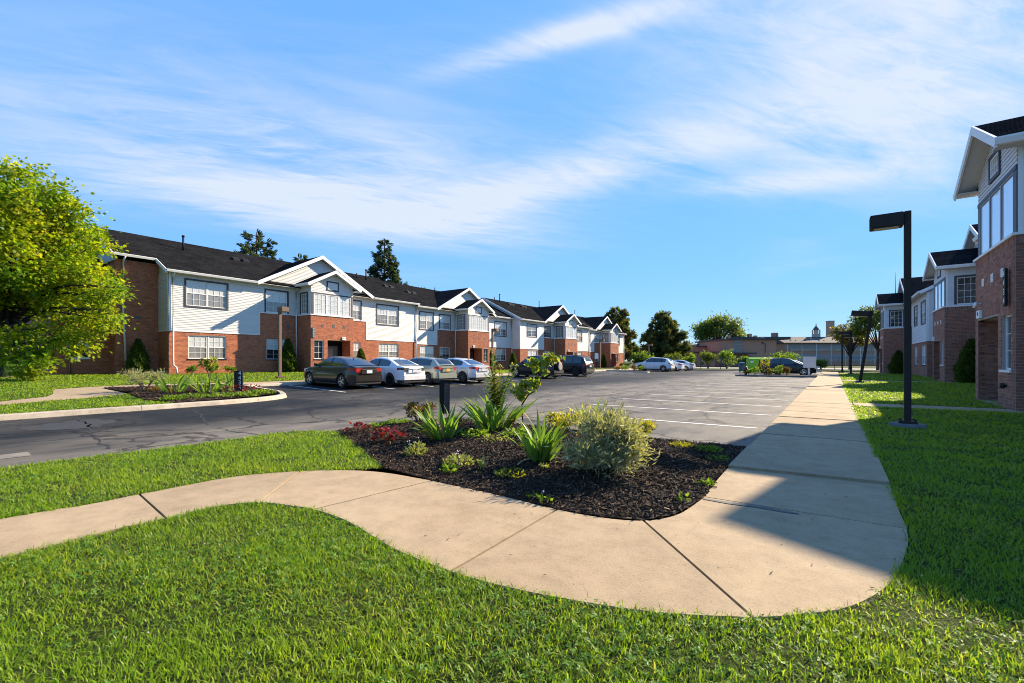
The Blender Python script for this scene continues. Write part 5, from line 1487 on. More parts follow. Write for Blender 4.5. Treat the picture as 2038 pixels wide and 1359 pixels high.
def lot_car(label, typ, col, xr, y, rz=PI, **k):
    """a car nosed in to the left kerb; xr = where its rear axle stands"""
    wb = TYPES[typ]['wb']; sc = k.get('scale', 1.0); x = xr - wb / 2 * sc
    c = car(label, typ, col, (x, y, 0.5 * (lotz(xr, y) + lotz(xr - wb, y))), rz, **k)
    c.rotation_euler = (0, -0.5 * (lotz(xr - wb, y) - lotz(xr, y)) * 0.55, rz)
    return c
lot_car('dark brown grey saloon car parked before the first brick bay', 'sedan', pt_brown, -18.7, 13.62)
lot_car('bright white saloon car with smoked tail lights, second in the row', 'sedan', pt_white, -18.4, 16.2, lights='smoke_lens', rim='rim_dark', spokes=7)
lot_car('sage green hatchback with yellow number plate between two pale cars', 'hatch', pt_sage, -18.3, 18.75, rim='rim', spokes=11, plate='plate_y')
lot_car('silver saloon car with red tail lights beside the green hatchback', 'sedan', pt_silver, -18.0, 21.3, rim='rim', spokes=6)
lot_car('dark navy small off-roader with a spare wheel on its tailgate', 'suv', pt_navy, -17.7, 30.2, spare=True, spokes=6)
lot_car('large black off-road car with chromed tail beside the smaller navy one', 'big_suv', pt_black, -18.0, 35.9, rim='rim_dark', spokes=5, rails=True)
lot_car('white crossover car parked in profile at the far kerb, dark roof rails', 'crossover', pt_white, -17.2, 57.9, rz=PI, scale=1.05, rails=True)
lot_car('white saloon car half hidden behind the white crossover', 'sedan', pt_white, -16.9, 61.5)
lot_car('farthest white saloon car of the three at the far kerb', 'sedan', pt_silver, -16.3, 65.0)
car('glossy black hatchback crossover facing the sidewalk behind the white sign', 'hatch', pt_black, (-3.6, 49.7, 0.0), 0.0, scale=1.1)
car('pale silver car hidden behind the black crossover by the sidewalk', 'sedan', pt_silver, (-3.2, 53.0, 0.0), 0.0)
# ---------------------------------------------------------------- trees and plants
M['bark'] = mat('grey_brown_bark', (0.085, 0.065, 0.05), 0.95, var=0.35, vscale=14, bmp=1.0, bscale=30)
M['bark_dark'] = mat('dark_bark', (0.035, 0.028, 0.022), 0.95, var=0.35, vscale=14, bmp=1.0, bscale=30)
M['maple'] = leaf_mat('maple_leaves', [(0.07, 0.15, 0.010), (0.15, 0.23, 0.012), (0.27, 0.31, 0.014), (0.34, 0.34, 0.016), (0.40, 0.36, 0.018)], 0.55, 0.45, (0.10, 0.19, 0.012), 0.55)
M['leaf_mid'] = leaf_mat('mid_green_leaves', [(0.05, 0.09, 0.018), (0.08, 0.125, 0.025), (0.11, 0.15, 0.03), (0.14, 0.155, 0.04)], 0.45)
M['leaf_bright'] = leaf_mat('bright_green_leaves', [(0.06, 0.12, 0.015), (0.10, 0.18, 0.02), (0.15, 0.22, 0.03), (0.12, 0.16, 0.03)], 0.45)
M['leaf_autumn'] = leaf_mat('turning_leaves', [(0.05, 0.085, 0.02), (0.09, 0.11, 0.025), (0.16, 0.12, 0.03), (0.22, 0.11, 0.03)], 0.4)
M['needle'] = leaf_mat('pine_needles', [(0.05, 0.075, 0.03), (0.075, 0.105, 0.04), (0.12, 0.13, 0.05), (0.19, 0.15, 0.06)], 0.38, 0.6)
M['spruce'] = leaf_mat('spruce_needles', [(0.03, 0.055, 0.032), (0.05, 0.08, 0.042), (0.085, 0.105, 0.05)], 0.28, 0.6)
M['thuja'] = leaf_mat('thuja_sprays', [(0.02, 0.045, 0.010), (0.04, 0.08, 0.014), (0.075, 0.125, 0.02), (0.12, 0.15, 0.025)], 0.3, 0.6)
LEAF_V = [(0, 0, 0), (-.30, .30, .05), (-.16, .62, .0), (0, 1, -.06), (.16, .62, .0), (.30, .30, .05)]
LEAF_F = [(0, 3, 2), (0, 2, 1), (0, 4, 3), (0, 5, 4)]
MAPLE_V = [(0, 0, 0), (-.45, .15, .04), (-.28, .36, 0), (-.52, .62, .06), (-.20, .66, 0), (0, 1.05, -.05), (.20, .66, 0), (.52, .62, .06), (.28, .36, 0), (.45, .15, .04)]
MAPLE_F = [(0, 2, 1), (2, 4, 3), (0, 4, 2), (0, 6, 4), (4, 6, 5), (0, 8, 6), (6, 8, 7), (0, 9, 8)]
def crown_points(n, blobs, shell=0.75):
    """points in the outer part of overlapping blobs: (centre, radius) with weights by area"""
    c = np.array([b[0] for b in blobs], float); r = np.array([b[1] for b in blobs], float)
    if r.ndim == 1: r = np.repeat(r[:, None], 3, 1)
    w = (r.prod(1)) ** (2 / 3); k = rng.choice(len(blobs), n, p=w / w.sum())
    d = rng.normal(size=(n, 3)); d /= np.linalg.norm(d, axis=1, keepdims=True)
    rad = (1 - (1 - shell) * rng.random(n) ** 0.8 * 2.2).clip(0.15, 1) * (0.9 + 0.2 * rng.random(n))
    return c[k] + d * rad[:, None] * r[k], d
def tree_blobs(center, radii, n, rel=(0.28, 0.42), seed=1, flat=0.0, low=-0.75):
    r_ = np.random.default_rng(seed); out = []
    center = np.array(center, float); radii = np.array(radii, float)
    ga = PI * (3 - math.sqrt(5))
    for i in range(n):
        z = 1 - (1 - low) * (i + .5) / n; rr = math.sqrt(max(0, 1 - z * z)); a = ga * i + r_.random() * 0.6
        d = np.array([rr * math.cos(a), rr * math.sin(a), z]) * (0.62 + 0.2 * r_.random() if low > -.6 or low < -.65 else 0.6 + 0.36 * r_.random())
        s = rel[0] + (rel[1] - rel[0]) * r_.random()
        out.append((center + d * radii, radii.mean() * s * np.array([1, 1, 0.8])))
    return out
def broadleaf(name, label, base, trunk_r, fork_z, blobs, nleaf, lsize, m, bark='bark', leaf=(LEAF_V, LEAF_F), group=None, droop=0.3, clusters=14, cspread=0.35, cat='tree', shell=0.72):
    t = thing(name, label, cat, base, 0, group)
    base = np.array(base, float)
    mb = MB(); top = np.array([0, 0, fork_z])
    lean = np.array([rng.normal() * .1, rng.normal() * .1, 0])
    pts = [(0, 0, -0.15), (0.02, 0, fork_z * .3), tuple(lean * .6 + [0, 0, fork_z * .65]), tuple(lean + top)]
    mb.tube(smooth_line([tuple(p) for p in pts], 4), list(np.interp(np.linspace(0, 1, 13), [0, .12, 1], [trunk_r * 1.45, trunk_r, trunk_r * .72])), 10)
    trunk = mb.build('trunk', M[bark], t)
    mb = MB()
    for c, r in blobs:
        e = np.array(c) - base; s = lean + top * (0.75 + 0.3 * rng.random())
        mid = s + (e - s) * .5 + np.array([0, 0, 0.12 * np.linalg.norm(e - s)]) + rng.normal(size=3) * .1
        pl = smooth_line([tuple(s), tuple(mid), tuple(e)], 4)
        mb.tube(pl, list(np.linspace(trunk_r * .42, trunk_r * .08, len(pl))), 6, False)
        for q in range(3):
            d = rng.normal(size=3); d[2] = abs(d[2]) * .5; e2 = e + d / np.linalg.norm(d) * np.mean(r) * .8
            pl2 = [tuple(mid + (e - mid) * .4), tuple((mid + e2) / 2 + [0, 0, .1]), tuple(e2)]
            mb.tube(pl2, [trunk_r * .12, trunk_r * .08, trunk_r * .03], 5, False)
    mb.build('branches', M[bark], t)['kind'] = 'stuff'
    nc = max(1, nleaf // clusters)
    cp, cd = crown_points(nc, blobs, shell)
    cs = cspread * (0.6 + 0.8 * rng.random(nc))
    k = np.repeat(np.arange(nc), clusters); n = len(k)
    off = rng.normal(size=(n, 3)) * cs[k][:, None] * np.array([1, 1, 0.6])
    pos = cp[k] + off - base
    d = cd[k] * 0.7 + off / (cs[k][:, None] + 1e-6) * .5 + rng.normal(size=(n, 3)) * 0.5; d[:, 2] -= droop
    up = np.tile([[0, 0, 1.0]], (n, 1)) + rng.normal(size=(n, 3)) * 0.6
    V, F = scatter(leaf[0], leaf[1], pos, frames(d, up), lsize * (0.65 + 0.7 * rng.random(n)))
    link('crown', np_mesh('crown', V, F), M[m], t)['kind'] = 'stuff'
    return t
# the big maple on the left: lower limbs hang almost to the grass
mc = np.array([-35.3, 4.05, 6.5])
mb_bl = tree_blobs(mc, (4.45, 4.45, 4.95), 64, (0.15, 0.26), 5, low=-0.64) + tree_blobs(mc, (3.0, 3.0, 3.0), 16, (0.28, 0.38), 6, low=-0.95)
def atD(px, py, D):
    t = (px - 1019) / 906.0
    return np.array([D * (t * CS - SN), D * (t * SN + CS), H_EYE + (718 - py) * D / 906.0])
for (px, py, D, r) in ((205, 590, 23, .8), (228, 572, 22.5, .55), (195, 635, 23, .8), (155, 500, 24, .6), (170, 545, 23, .75), (125, 425, 24, .65), (145, 460, 24.5, .6), (222, 625, 22.5, .4), (178, 492, 24, .35), (55, 722, 21, .75), (40, 735, 21, .5), (75, 712, 21.5, .6), (150, 680, 23, .8), (110, 670, 22, 1.0), (30, 690, 21.5, 1.0), (100, 380, 24, .8), (40, 350, 24, .9)):
    mb_bl.append((atD(px, py, D), np.array([r, r, r * .85])))
broadleaf('maple_tree', 'big yellow green maple whose low limbs nearly touch the grass', (-35.3, 4.2, 0.48), 0.26, 3.0, mb_bl, 62000, 0.155, 'maple', 'bark_dark', (MAPLE_V, MAPLE_F), None, 0.35, 18, 0.27, shell=0.8)
def conifer(name, label, base, H, R, z0, whorls, m, needle=0.3, droop=0.25, up=0.0, group=None, ntuft=26, tw=0.08, power=0.9, tip=None):
    t = thing(name, label, 'tree', base, 0, group)
    mb = MB(); mb.tube([(0, 0, -0.2), (0, 0, H * .5), (0, 0, H)], [H * .018, H * .012, H * .003], 8); mb.build('trunk', M['bark_dark'], t)
    bm_ = MB(); P_, D_, S_ = [], [], []
    for w in range(whorls):
        f = (w + rng.random() * .6) / whorls; z = z0 + (H - z0) * f; L = R * (1 - f) ** power * (0.75 + 0.4 * rng.random()) + 0.15
        nb = max(3, int(7 * (1 - f) + 3)); a0 = rng.random() * 6.28
        for b in range(nb):
            a = a0 + 2 * PI * b / nb + rng.normal() * .2; l = L * (0.7 + 0.45 * rng.random())
            p0 = np.array([0, 0, z]); dr = np.array([math.cos(a), math.sin(a), 0])
            def pt(s): return p0 + dr * l * s + np.array([0, 0, -droop * l * s * (1 - s * .4) + up * l * s * s])
            bm_.tube([tuple(pt(0)), tuple(pt(.5)), tuple(pt(1))], [.03 + .012 * l, .02 + .004 * l, .008], 4, False)
            k = max(4, int(ntuft * l / R))
            for s in np.sqrt(rng.random(k)) * .85 + .15:
                q = pt(s) + rng.normal(size=3) * np.array([.12, .12, .06]) * l * .5
                P_.append(q); D_.append(dr * .8 + rng.normal(size=3) * .55 + np.array([0, 0, up * 1.6 - droop * .5])); S_.append(needle * (.6 + .7 * rng.random()))
    bm_.build('branches', M['bark_dark'], t)['kind'] = 'stuff'
    tv = []; tf = []
    for q in range(5):
        a = q * 1.2566; c, s = math.cos(a), math.sin(a); b = len(tv)
        tv += [(tw * .3 * c, 0, tw * .3 * s), (tw * 1.6 * c - tw * .5 * s, .55, tw * 1.6 * s + tw * .5 * c), (tw * 1.0 * c, 1.0, tw * 1.0 * s), (tw * 1.6 * c + tw * .5 * s, .55, tw * 1.6 * s - tw * .5 * c)]
        tf += [(b, b + 1, b + 2), (b, b + 2, b + 3)]
    V, F = scatter(tv, tf, np.array(P_), frames(np.array(D_)), np.array(S_))
    link('crown', np_mesh('crown', V, F), M[m], t)['kind'] = 'stuff'
    return t
def px_at(px, X): 
    return PX(px, X)
conifer('spruce_tree', 'pointed blue green spruce rising behind the left roof', (-52, 42.4, 0.5), 18.2, 5.2, 4, 40, 'spruce', 0.7, 0.28, 0.05, ntuft=40, tw=0.14, power=0.85)
conifer('pine_tree', 'pointed pine top above the near left ridge', (-50, 23.9, 0.5), 14.5, 4.4, 5, 22, 'spruce', 0.6, 0.05, 0.18, ntuft=34, tw=0.14, power=0.62)
conifer('pine_tree', 'small dark pine tip beside the first big gable', (-58, 33.5, 0.5), 14.8, 3.0, 5, 14, 'spruce', 0.8, 0.1, 0.2, ntuft=30, tw=0.16, power=0.6)
conifer('pine_tree', 'tall ragged dark pine just right of the last gable', tuple(P(1228, 735, 0.0)[i] * 1.62 for i in (0, 1)) + (0.1,), 14.6, 5.2, 1.5, 20, 'needle', 1.0, 0.0, 0.28, ntuft=44, tw=0.20, power=0.55)
conifer('pine_tree', 'broad dark pine with upturned tips behind the white crossover', (-26.5, 88.0, 0.1), 10.4, 4.3, 1.0, 17, 'needle', 0.9, 0.0, 0.25, ntuft=44, tw=0.18, power=0.6)
def elm(px, D, zt, R, label, name, m, n, ls, trunk_r=.5, zc=None, rz=None, fork=4.0, seed=3, low=-.35, nb=22, grp=None):
    b = atD(px, 718, D); zc = zc or zt - R * .7; rz = rz or R * .7
    bl = tree_blobs((b[0], b[1], zc), (R, R, rz), nb, (0.24, 0.36), seed, low=low)
    return broadleaf(name, label, (b[0], b[1], 0.0), trunk_r, fork, bl, n, ls, m, 'bark_dark', (LEAF_V, LEAF_F), grp, 0.2, 12, R * .09)
elm(1429, 140, 15.6, 7.6, 'wide spreading shade tree above the low brick school', 'elm_tree', 'leaf_mid', 9000, 0.62, .65, 9.9, 5.3, 5.0, 11)
elm(1398, 160, 7.2, 3.2, 'low round tree behind the flat school roof', 'shade_tree', 'leaf_mid', 2200, 0.6, .3, 5.0, 2.6, 2.5, 4, -.6, 12)
elm(1747, 62, 9.2, 3.2, 'leafy tree in front of the last right bay', 'shade_tree', 'leaf_mid', 7500, 0.30, .20, 6.2, 3.0, 3.0, 8, -.4, 18)
elm(1692, 70, 7.6, 2.5, 'thin tree with turning orange leaves behind the two far lamp posts', 'shade_tree', 'leaf_autumn', 4200, 0.28, .24, 5.0, 2.2, 2.4, 6, -.5, 14)
elm(832, 82, 14.4, 3.6, 'yellow green treetop over the second roof', 'shade_tree', 'leaf_bright', 3500, 0.42, .35, 11.6, 3.0, 5.0, 9, -.4, 16)
elm(20, 52, 9.0, 4.5, 'dark tree far behind the iron fence', 'shade_tree', 'leaf_mid', 3000, 0.42, .35, 5.5, 3.5, 2.5, 14, -.7, 14)
elm(75, 66, 9.0, 4.5, 'second dark tree behind the iron fence', 'shade_tree', 'leaf_mid', 2600, 0.42, .35, 5.5, 3.5, 2.5, 15, -.7, 14)
def bush(name, label, base, w, h, n, ls, m, group=None, blobs=7, stem='bark', upright=0.4, cat='shrub', leaf=(LEAF_V, LEAF_F), spread=None, shell=.6, lowz=.35):
    t = thing(name, label, cat, base, 0, group); mb = MB(); bl = []
    for i in range(blobs):
        a = 2 * PI * i / blobs + rng.random(); rr = w * .28 * (0.4 + 0.8 * rng.random()); z = h * (lowz + (.75 - lowz) * rng.random())
        c = np.array([rr * math.cos(a), rr * math.sin(a), z]); bl.append((c, np.array([w * .24, w * .24, h * .26])))
        mb.tube([(0.02 * math.cos(a), 0.02 * math.sin(a), -0.03), tuple(c * [.5, .5, .55]), tuple(c)], [w * .014, w * .01, w * .005], 5, False)
    mb.build('stems', M[stem], t)['kind'] = 'stuff'
    p, d = crown_points(n, bl, shell); p[:, 2] = np.maximum(p[:, 2], 0.02 + 0.05 * h * rng.random(n))
    d = d * .6 + rng.normal(size=(n, 3)) * .45; d[:, 2] += upright
    V, F = scatter(leaf[0], leaf[1], p, frames(d), ls * (0.6 + 0.8 * rng.random(n)))
    link('foliage', np_mesh('foliage', V, F), M[m], t)['kind'] = 'stuff'
    return t
# clipped columns of thuja against the walls
def thuja(px, X, h, w, label, zb=None):
    Y = PX(px, X); z = (leftz(X, Y) if X < 0 else 0.08) if zb is None else zb
    t = thing('thuja_shrub', label, 'conifer shrub', (X, Y, z), 0, 'columnar evergreens by the walls')
    mb = MB(); mb.tube([(0, 0, -.05), (0, 0, h * .8)], [.05, .015], 6); mb.build('trunk', M['bark_dark'], t)
    n = int(2600 * h * w); zz = h * rng.random(n) ** 1.15; r = w / 2 * np.interp(zz / h, [0, .12, .35, .8, 1], [.75, 1.0, .95, .42, .04]) * (0.72 + .33 * rng.random(n)); a = rng.random(n) * 6.283
    r *= 1 + 0.13 * np.sin(a * 5 + zz * 7)
    pos = np.column_stack([r * np.cos(a), r * np.sin(a), zz]); d = np.column_stack([np.cos(a) * .55, np.sin(a) * .55, np.full(n, .8)]) + rng.normal(size=(n, 3)) * .25
    V, F = scatter(LEAF_V, LEAF_F, pos, frames(d), .15 * (.6 + .7 * rng.random(n)))
    link('foliage', np_mesh('foliage', V, F), M['thuja'], t)['kind'] = 'stuff'
thuja(275, -36.2, 2.15, 1.05, 'pointed evergreen against the recessed dark brick wing')
thuja(573, -34.4, 2.5, 1.15, 'evergreen column behind the nearest left lamp post')
thuja(718, -34.4, 1.9, 0.9, 'pointed evergreen just right of the first left bay door')
thuja(903, -34.4, 1.5, 0.8, 'evergreen above the green hatchback roof')
thuja(979, -34.4, 2.6, 0.9, 'evergreen hidden behind the second left lamp post')
thuja(1021, -33.0, 2.1, 0.95, 'evergreen in front of the jutting wall of the third left block')
thuja(1201, -33.0, 2.4, 0.9, 'small evergreen beside the last left bay')
thuja(1933, 6.55, 2.45, 1.25, 'dark evergreen against the middle right bay')
thuja(1852, 6.9, 2.3, 1.1, 'dark evergreen beyond the middle right bay')
thuja(1788, 5.3, 2.2, 1.4, 'dark evergreen against the far right bay')
def pshrub(px, X, w, h, label, m='leaf_bright', n=500, ls=.10):
    Y = PX(px, X); return bush('round_shrub', label, (X, Y, leftz(X, Y)), w, h, n, ls, m, 'small shrubs along the wall')
pshrub(383, -34.5, .85, .62, 'low round shrub under the left half of the first window')
pshrub(458, -34.5, .85, .65, 'low round shrub under the right end of the first window')
pshrub(420, -34.5, .7, .6, 'low shrub behind the thin sapling')
for px, wh in ((1236, 'nearest the last left bay'), (1243, 'in the middle of three at the far corner'), (1250, 'just past the far corner of the row')): pshrub(px, -33.8, 1.1, .8, 'tiny dark shrub ' + wh, 'thuja', 260, .16)
bush('shrub', 'pale green thicket below the dark pines', (-27.5, 78.5, 0.1), 5.0, 3.0, 1500, .35, 'leaf_bright', 'bushes by the far fence', 9)
for (px, D, w, h, lb, m) in ((1409, 72, 2.7, 3.0, 'dense dark round bush by the far fence', 'leaf_mid'), (1446, 72, 3.0, 3.3, 'tall bright bush with loose shoots by the far fence', 'leaf_bright'), (1372, 74, 2.6, 2.5, 'loose green bush left of the dense dark one', 'leaf_bright'),
                             (1480, 70, 1.9, 2.0, 'small bush right of the tall bright one', 'leaf_bright'), (1563, 66, 4.2, 2.8, 'spreading yellow green bush behind the black crossover', 'leaf_bright'), (1340, 78, 3.2, 3.0, 'green bush at the foot of the broad pine', 'leaf_mid'), (1634, 66, 2.2, 1.5, 'low weedy bush at the end of the sidewalk fence', 'leaf_bright')):
    b = atD(px, 718, D); bush('shrub', lb, (b[0], b[1], 0.08), w, h, 1300, .24, m, 'bushes by the far fence', 8, upright=.6)

# ---- bedding plants
M['iris'] = leaf_mat('iris_leaves', [(0.075, 0.15, 0.028), (0.10, 0.19, 0.035), (0.13, 0.22, 0.045), (0.17, 0.25, 0.06)], 0.42, 0.38)
M['iris_dry'] = leaf_mat('dry_iris_leaves', [(0.30, 0.12, 0.04), (0.34, 0.22, 0.09)], 0.3)
M['olive'] = leaf_mat('grey_olive_leaves', [(0.14, 0.16, 0.08), (0.22, 0.23, 0.13), (0.31, 0.31, 0.19), (0.39, 0.37, 0.20)], 0.35, 0.5)
M['red_leaf'] = leaf_mat('dark_red_leaves', [(0.06, 0.008, 0.010), (0.14, 0.012, 0.014), (0.26, 0.02, 0.02)], 0.35, 0.4)
M['bronze'] = leaf_mat('bronze_leaves', [(0.09, 0.06, 0.02), (0.15, 0.085, 0.025), (0.10, 0.09, 0.025)], 0.35)
M['yellow_leaf'] = leaf_mat('yellow_green_leaves', [(0.14, 0.16, 0.02), (0.24, 0.24, 0.03), (0.34, 0.27, 0.04)], 0.45)
M['pale'] = leaf_mat('pale_leaves', [(0.16, 0.19, 0.06), (0.26, 0.27, 0.10)], 0.4)
M['flower'] = mat('yellow_flower', (0.62, 0.50, 0.03), 0.6)
M['flower_pale'] = mat('lilac_flower', (0.55, 0.48, 0.62), 0.6)
M['stem_red'] = mat('reddish_stem', (0.12, 0.06, 0.035), 0.7)
def blade_mesh(L, w, bend, fold=0.12, seg=8):
    vs = []; fs = []
    for i in range(seg + 1):
        s = i / seg; a = bend * s ** 1.6; x = L * (s - 0.18 * abs(bend) * s ** 3); 
        y = L * s * math.cos(min(1.5, a * .55)); out = L * s * math.sin(a * .55)
        ww = w * (0.75 + 0.5 * math.sin(PI * min(1, s * 1.15))) * (1 - s ** 3.5) + 0.001
        vs += [(-ww / 2, out - fold * ww, y), (0, out, y), (ww / 2, out - fold * ww, y)]
    for i in range(seg):
        b = i * 3; fs += [(b, b + 1, b + 4, b + 3), (b + 1, b + 2, b + 5, b + 4)]
    me = bpy.data.meshes.new('leaf'); me.from_pydata(vs, [], fs)
    me.polygons.foreach_set('use_smooth', [True] * len(fs)); return me
IRIS = []
for k in range(9):
    me = blade_mesh(0.42 + 0.035 * k, 0.042 + 0.002 * (k % 4), 0.25 + 0.13 * (k % 5)); me.materials.append(M['iris']); IRIS.append(me)
dry = blade_mesh(0.40, 0.03, 1.3); dry.materials.append(M['iris_dry'])
def iris(label, base, sc, n, spread=.16, group='clumps of sword leaved iris', tilt=.75):
    t = thing('iris_plant', label, 'plant', base, 0, group)
    for i in range(n):
        a = rng.random() * 2 * PI; r = spread * math.sqrt(rng.random()) * sc
        o = link('leaf', IRIS[int(rng.integers(0, 9))] if i % 11 else dry, None, t, (r * math.cos(a), r * math.sin(a), -0.02))
        ti = 0.08 + tilt * (r / (spread * sc)) * (0.4 + 0.7 * rng.random())
        fa = a + rng.normal() * .5
        o.rotation_euler = Matrix.Rotation(fa - PI / 2, 3, 'Z').to_4x4().to_euler()
        o.rotation_euler = (Matrix.Rotation(fa - PI / 2, 4, 'Z') @ Matrix.Rotation(-ti, 4, 'X') @ Matrix.Rotation(rng.normal() * .9, 4, 'Z')).to_euler()
        s = sc * (0.7 + 0.45 * rng.random()); o.scale = (s * 1.0, s, s)
    return t
def bp(px, py, z=0.15, f=bedz):
    for _ in range(4):
        x, y = P(px, py, z); z = f(x, y)
    return (x, y, z)
iris('left front iris clump with wide splayed green blades by the louvred post', bp(880, 872), 1.0, 60)
iris('middle iris clump in front of the tall flowering stems', bp(985, 854), 1.15, 78, .20)
iris('upright dense iris clump nearest the sidewalk beside the silvery bush', bp(1076, 914), 0.95, 74, .12, tilt=.55)
iris('iris tips showing behind the silvery olive bush', bp(1180, 862), 1.0, 34)
iris('first iris clump of the island bed right of the pale shrub', bp(347, 783, .3, bed2z), 1.35, 26, .18)
iris('middle iris clump of the island bed by the thin sapling', bp(412, 783, .3, bed2z), 1.4, 28, .2)
iris('third iris clump of the island bed behind the number sign', bp(458, 779, .3, bed2z), 1.3, 26, .18)
bush('willow_bush', 'silvery olive leaved bush at the front of the mulch bed', bp(1208, 938), 1.06, 0.74, 9500, .066, 'olive', None, 20, 'bark', .35, leaf=([(0, 0, 0), (-.11, .4, .03), (0, 1, -.05), (.11, .4, .03)], [(0, 2, 1), (0, 3, 2)]), shell=.45, lowz=.14)
bush('willow_bush', 'pale silvery shrub at the back of the island bed', bp(288, 781, .3, bed2z), 1.7, 0.85, 1500, .09, 'olive', None, 8, leaf=([(0, 0, 0), (-.13, .4, .03), (0, 1, -.05), (.13, .4, .03)], [(0, 2, 1), (0, 3, 2)]), shell=.4)
bush('spurge_plant', 'yellow green spurge behind the upright iris', bp(1118, 866), 0.75, 0.42, 1100, .045, 'yellow_leaf', None, 9, 'stem_red', .7)
bush('spurge_plant', 'yellow tipped spurge behind the silvery bush on the right', bp(1272, 882), 0.55, 0.36, 700, .04, 'yellow_leaf', None, 7, 'stem_red', .7)
bush('bronze_shrub', 'bronze leaved low shrub at the back left of the bed', bp(832, 842), 0.75, 0.42, 1000, .05, 'bronze', None, 8, 'stem_red', .3)
LEAF1 = bpy.data.meshes.new('leaf'); LEAF1.from_pydata([(x * 1.5, y, z) for x, y, z in LEAF_V], [], LEAF_F); LEAF1.materials.append(M['red_leaf'])
def rosette(label, base, w, n, ls, me, name='coral_bells', group=None):
    t = thing(name, label, 'plant', base, 0, group); mb = MB()
    for i in range(n):
        a = rng.random() * 6.283; r = w / 2 * math.sqrt(rng.random()); z = 0.04 + (0.12 * (1 - (2 * r / w) ** 2) + 0.05 * rng.random()) * w / .5
        mb.tube([(0, 0, 0), (r * .6 * math.cos(a), r * .6 * math.sin(a), z * .8), (r * math.cos(a), r * math.sin(a), z)], .003, 4, False)
        o = link('leaf', me, None, t, (r * math.cos(a), r * math.sin(a), z)); o.rotation_euler = (rng.normal() * .5 + .2, rng.normal() * .4, a - PI / 2 + rng.normal() * .6); o.scale = (ls * (.7 + .6 * rng.random()),) * 3
    mb.build('stems', M['stem_red'], t)
rosette('larger dark red leaved clump near the grass edge', bp(772, 878), .52, 70, .075, LEAF1)
rosette('smaller dark red leaved clump at the left corner', bp(712, 862), .42, 42, .065, LEAF1)
rosette('purple red low plant behind the left iris clump', bp(912, 862), .45, 40, .06, LEAF1)
rosette('red leaved plant at the foot of the number sign', bp(466, 784, .3, bed2z), .8, 40, .11, LEAF1)
rosette('red leaved plant on the tip of the island bed', bp(507, 778, .3, bed2z), .7, 34, .10, LEAF1)
LEAF2 = bpy.data.meshes.new('leaf'); LEAF2.from_pydata([(x * 1.2, y, z) for x, y, z in LEAF_V], [], LEAF_F); LEAF2.materials.append(M['leaf_bright'])
LEAF3 = bpy.data.meshes.new('leaf'); LEAF3.from_pydata([(x * 1.4, y, z) for x, y, z in LEAF_V], [], LEAF_F); LEAF3.materials.append(M['yellow_leaf'])
def cover(label, base, w, h, n, ls, m, name='ground_cover', flowers=0, fm='flower_pale'):
    t = thing(name, label, 'plant', base, 0, None)
    a = rng.random(n) * 6.283; r = w / 2 * np.sqrt(rng.random(n)); z = h * rng.random(n) * (1 - (2 * r / w) ** 2 * .7)
    d = np.column_stack([np.cos(a), np.sin(a), np.full(n, .9)]) + rng.normal(size=(n, 3)) * .5
    V, F = scatter(LEAF_V, LEAF_F, np.column_stack([r * np.cos(a), r * np.sin(a), z]), frames(d), ls * (.6 + .8 * rng.random(n)))
    link('foliage', np_mesh('foliage', V, F), M[m], t)['kind'] = 'stuff'
    for q in range(flowers):
        a = rng.random() * 6.283; r = w * .4 * math.sqrt(rng.random()); mb = MB(); mb.lathe([(.002, 0), (.009, .007), (.007, .014), (.002, .018)], 7, (r * math.cos(a), r * math.sin(a), h * (.8 + .4 * rng.random()))); mb.build('flower', M[fm], t)
for lb, px, py, w, h, n, ls, m, fl in (('pale weed with lilac flowers in the mulch', 828, 905, .30, .17, 240, .045, 'pale', 5), ('wispy pale plant with lilac flowers in mid bed', 912, 925, .34, .13, 240, .045, 'pale', 4),
        ('bright green seedling rosette by the sidewalk edge', 895, 939, .16, .06, 70, .05, 'leaf_bright', 0), ('upright seedling alone in the open mulch', 958, 934, .07, .12, 26, .07, 'pale', 0),
        ('yellowish creeping plant at the middle sidewalk edge', 1018, 946, .34, .06, 170, .035, 'yellow_leaf', 0), ('tiny seedling in front of the silvery bush', 1082, 934, .10, .08, 30, .04, 'pale', 0),
        ('low green tuft at the back left kerb', 790, 843, .45, .13, 300, .05, 'leaf_bright', 0), ('smaller green tuft near the left kerb corner', 748, 850, .35, .09, 200, .045, 'leaf_bright', 0),
        ('green weeds between the two big iris clumps', 945, 868, .40, .12, 220, .05, 'leaf_bright', 0), ('bright weeds below the sapling', 1027, 868, .38, .12, 200, .055, 'leaf_bright', 0), ('sparse weed sprigs behind the open mulch', 985, 876, .5, .07, 120, .04, 'pale', 0),
        ('pale creeping plant by the right kerb', 1357, 888, .30, .05, 180, .035, 'yellow_leaf', 0), ('green creeping plant by the right kerb end', 1407, 896, .38, .06, 220, .04, 'leaf_bright', 0), ('green seedlings on the right slope of the bed', 1425, 914, .30, .05, 90, .035, 'leaf_bright', 0),
        ('lone leafy seedling at the right sidewalk edge', 1404, 965, .14, .05, 40, .05, 'leaf_bright', 0), ('small bright seedling near the round corner', 1360, 998, .06, .07, 14, .06, 'leaf_bright', 0), ('seedling with one orange flower at the sidewalk edge', 1085, 999, .10, .07, 20, .05, 'leaf_bright', 1),
        ('weeds left of the seedling with the orange flower', 1062, 990, .14, .03, 40, .035, 'leaf_bright', 0)):
    cover(lb, bp(px, py), w, h, n, ls, m, 'weed' if 'weed' in lb or 'seedling' in lb else 'ground_cover', fl)
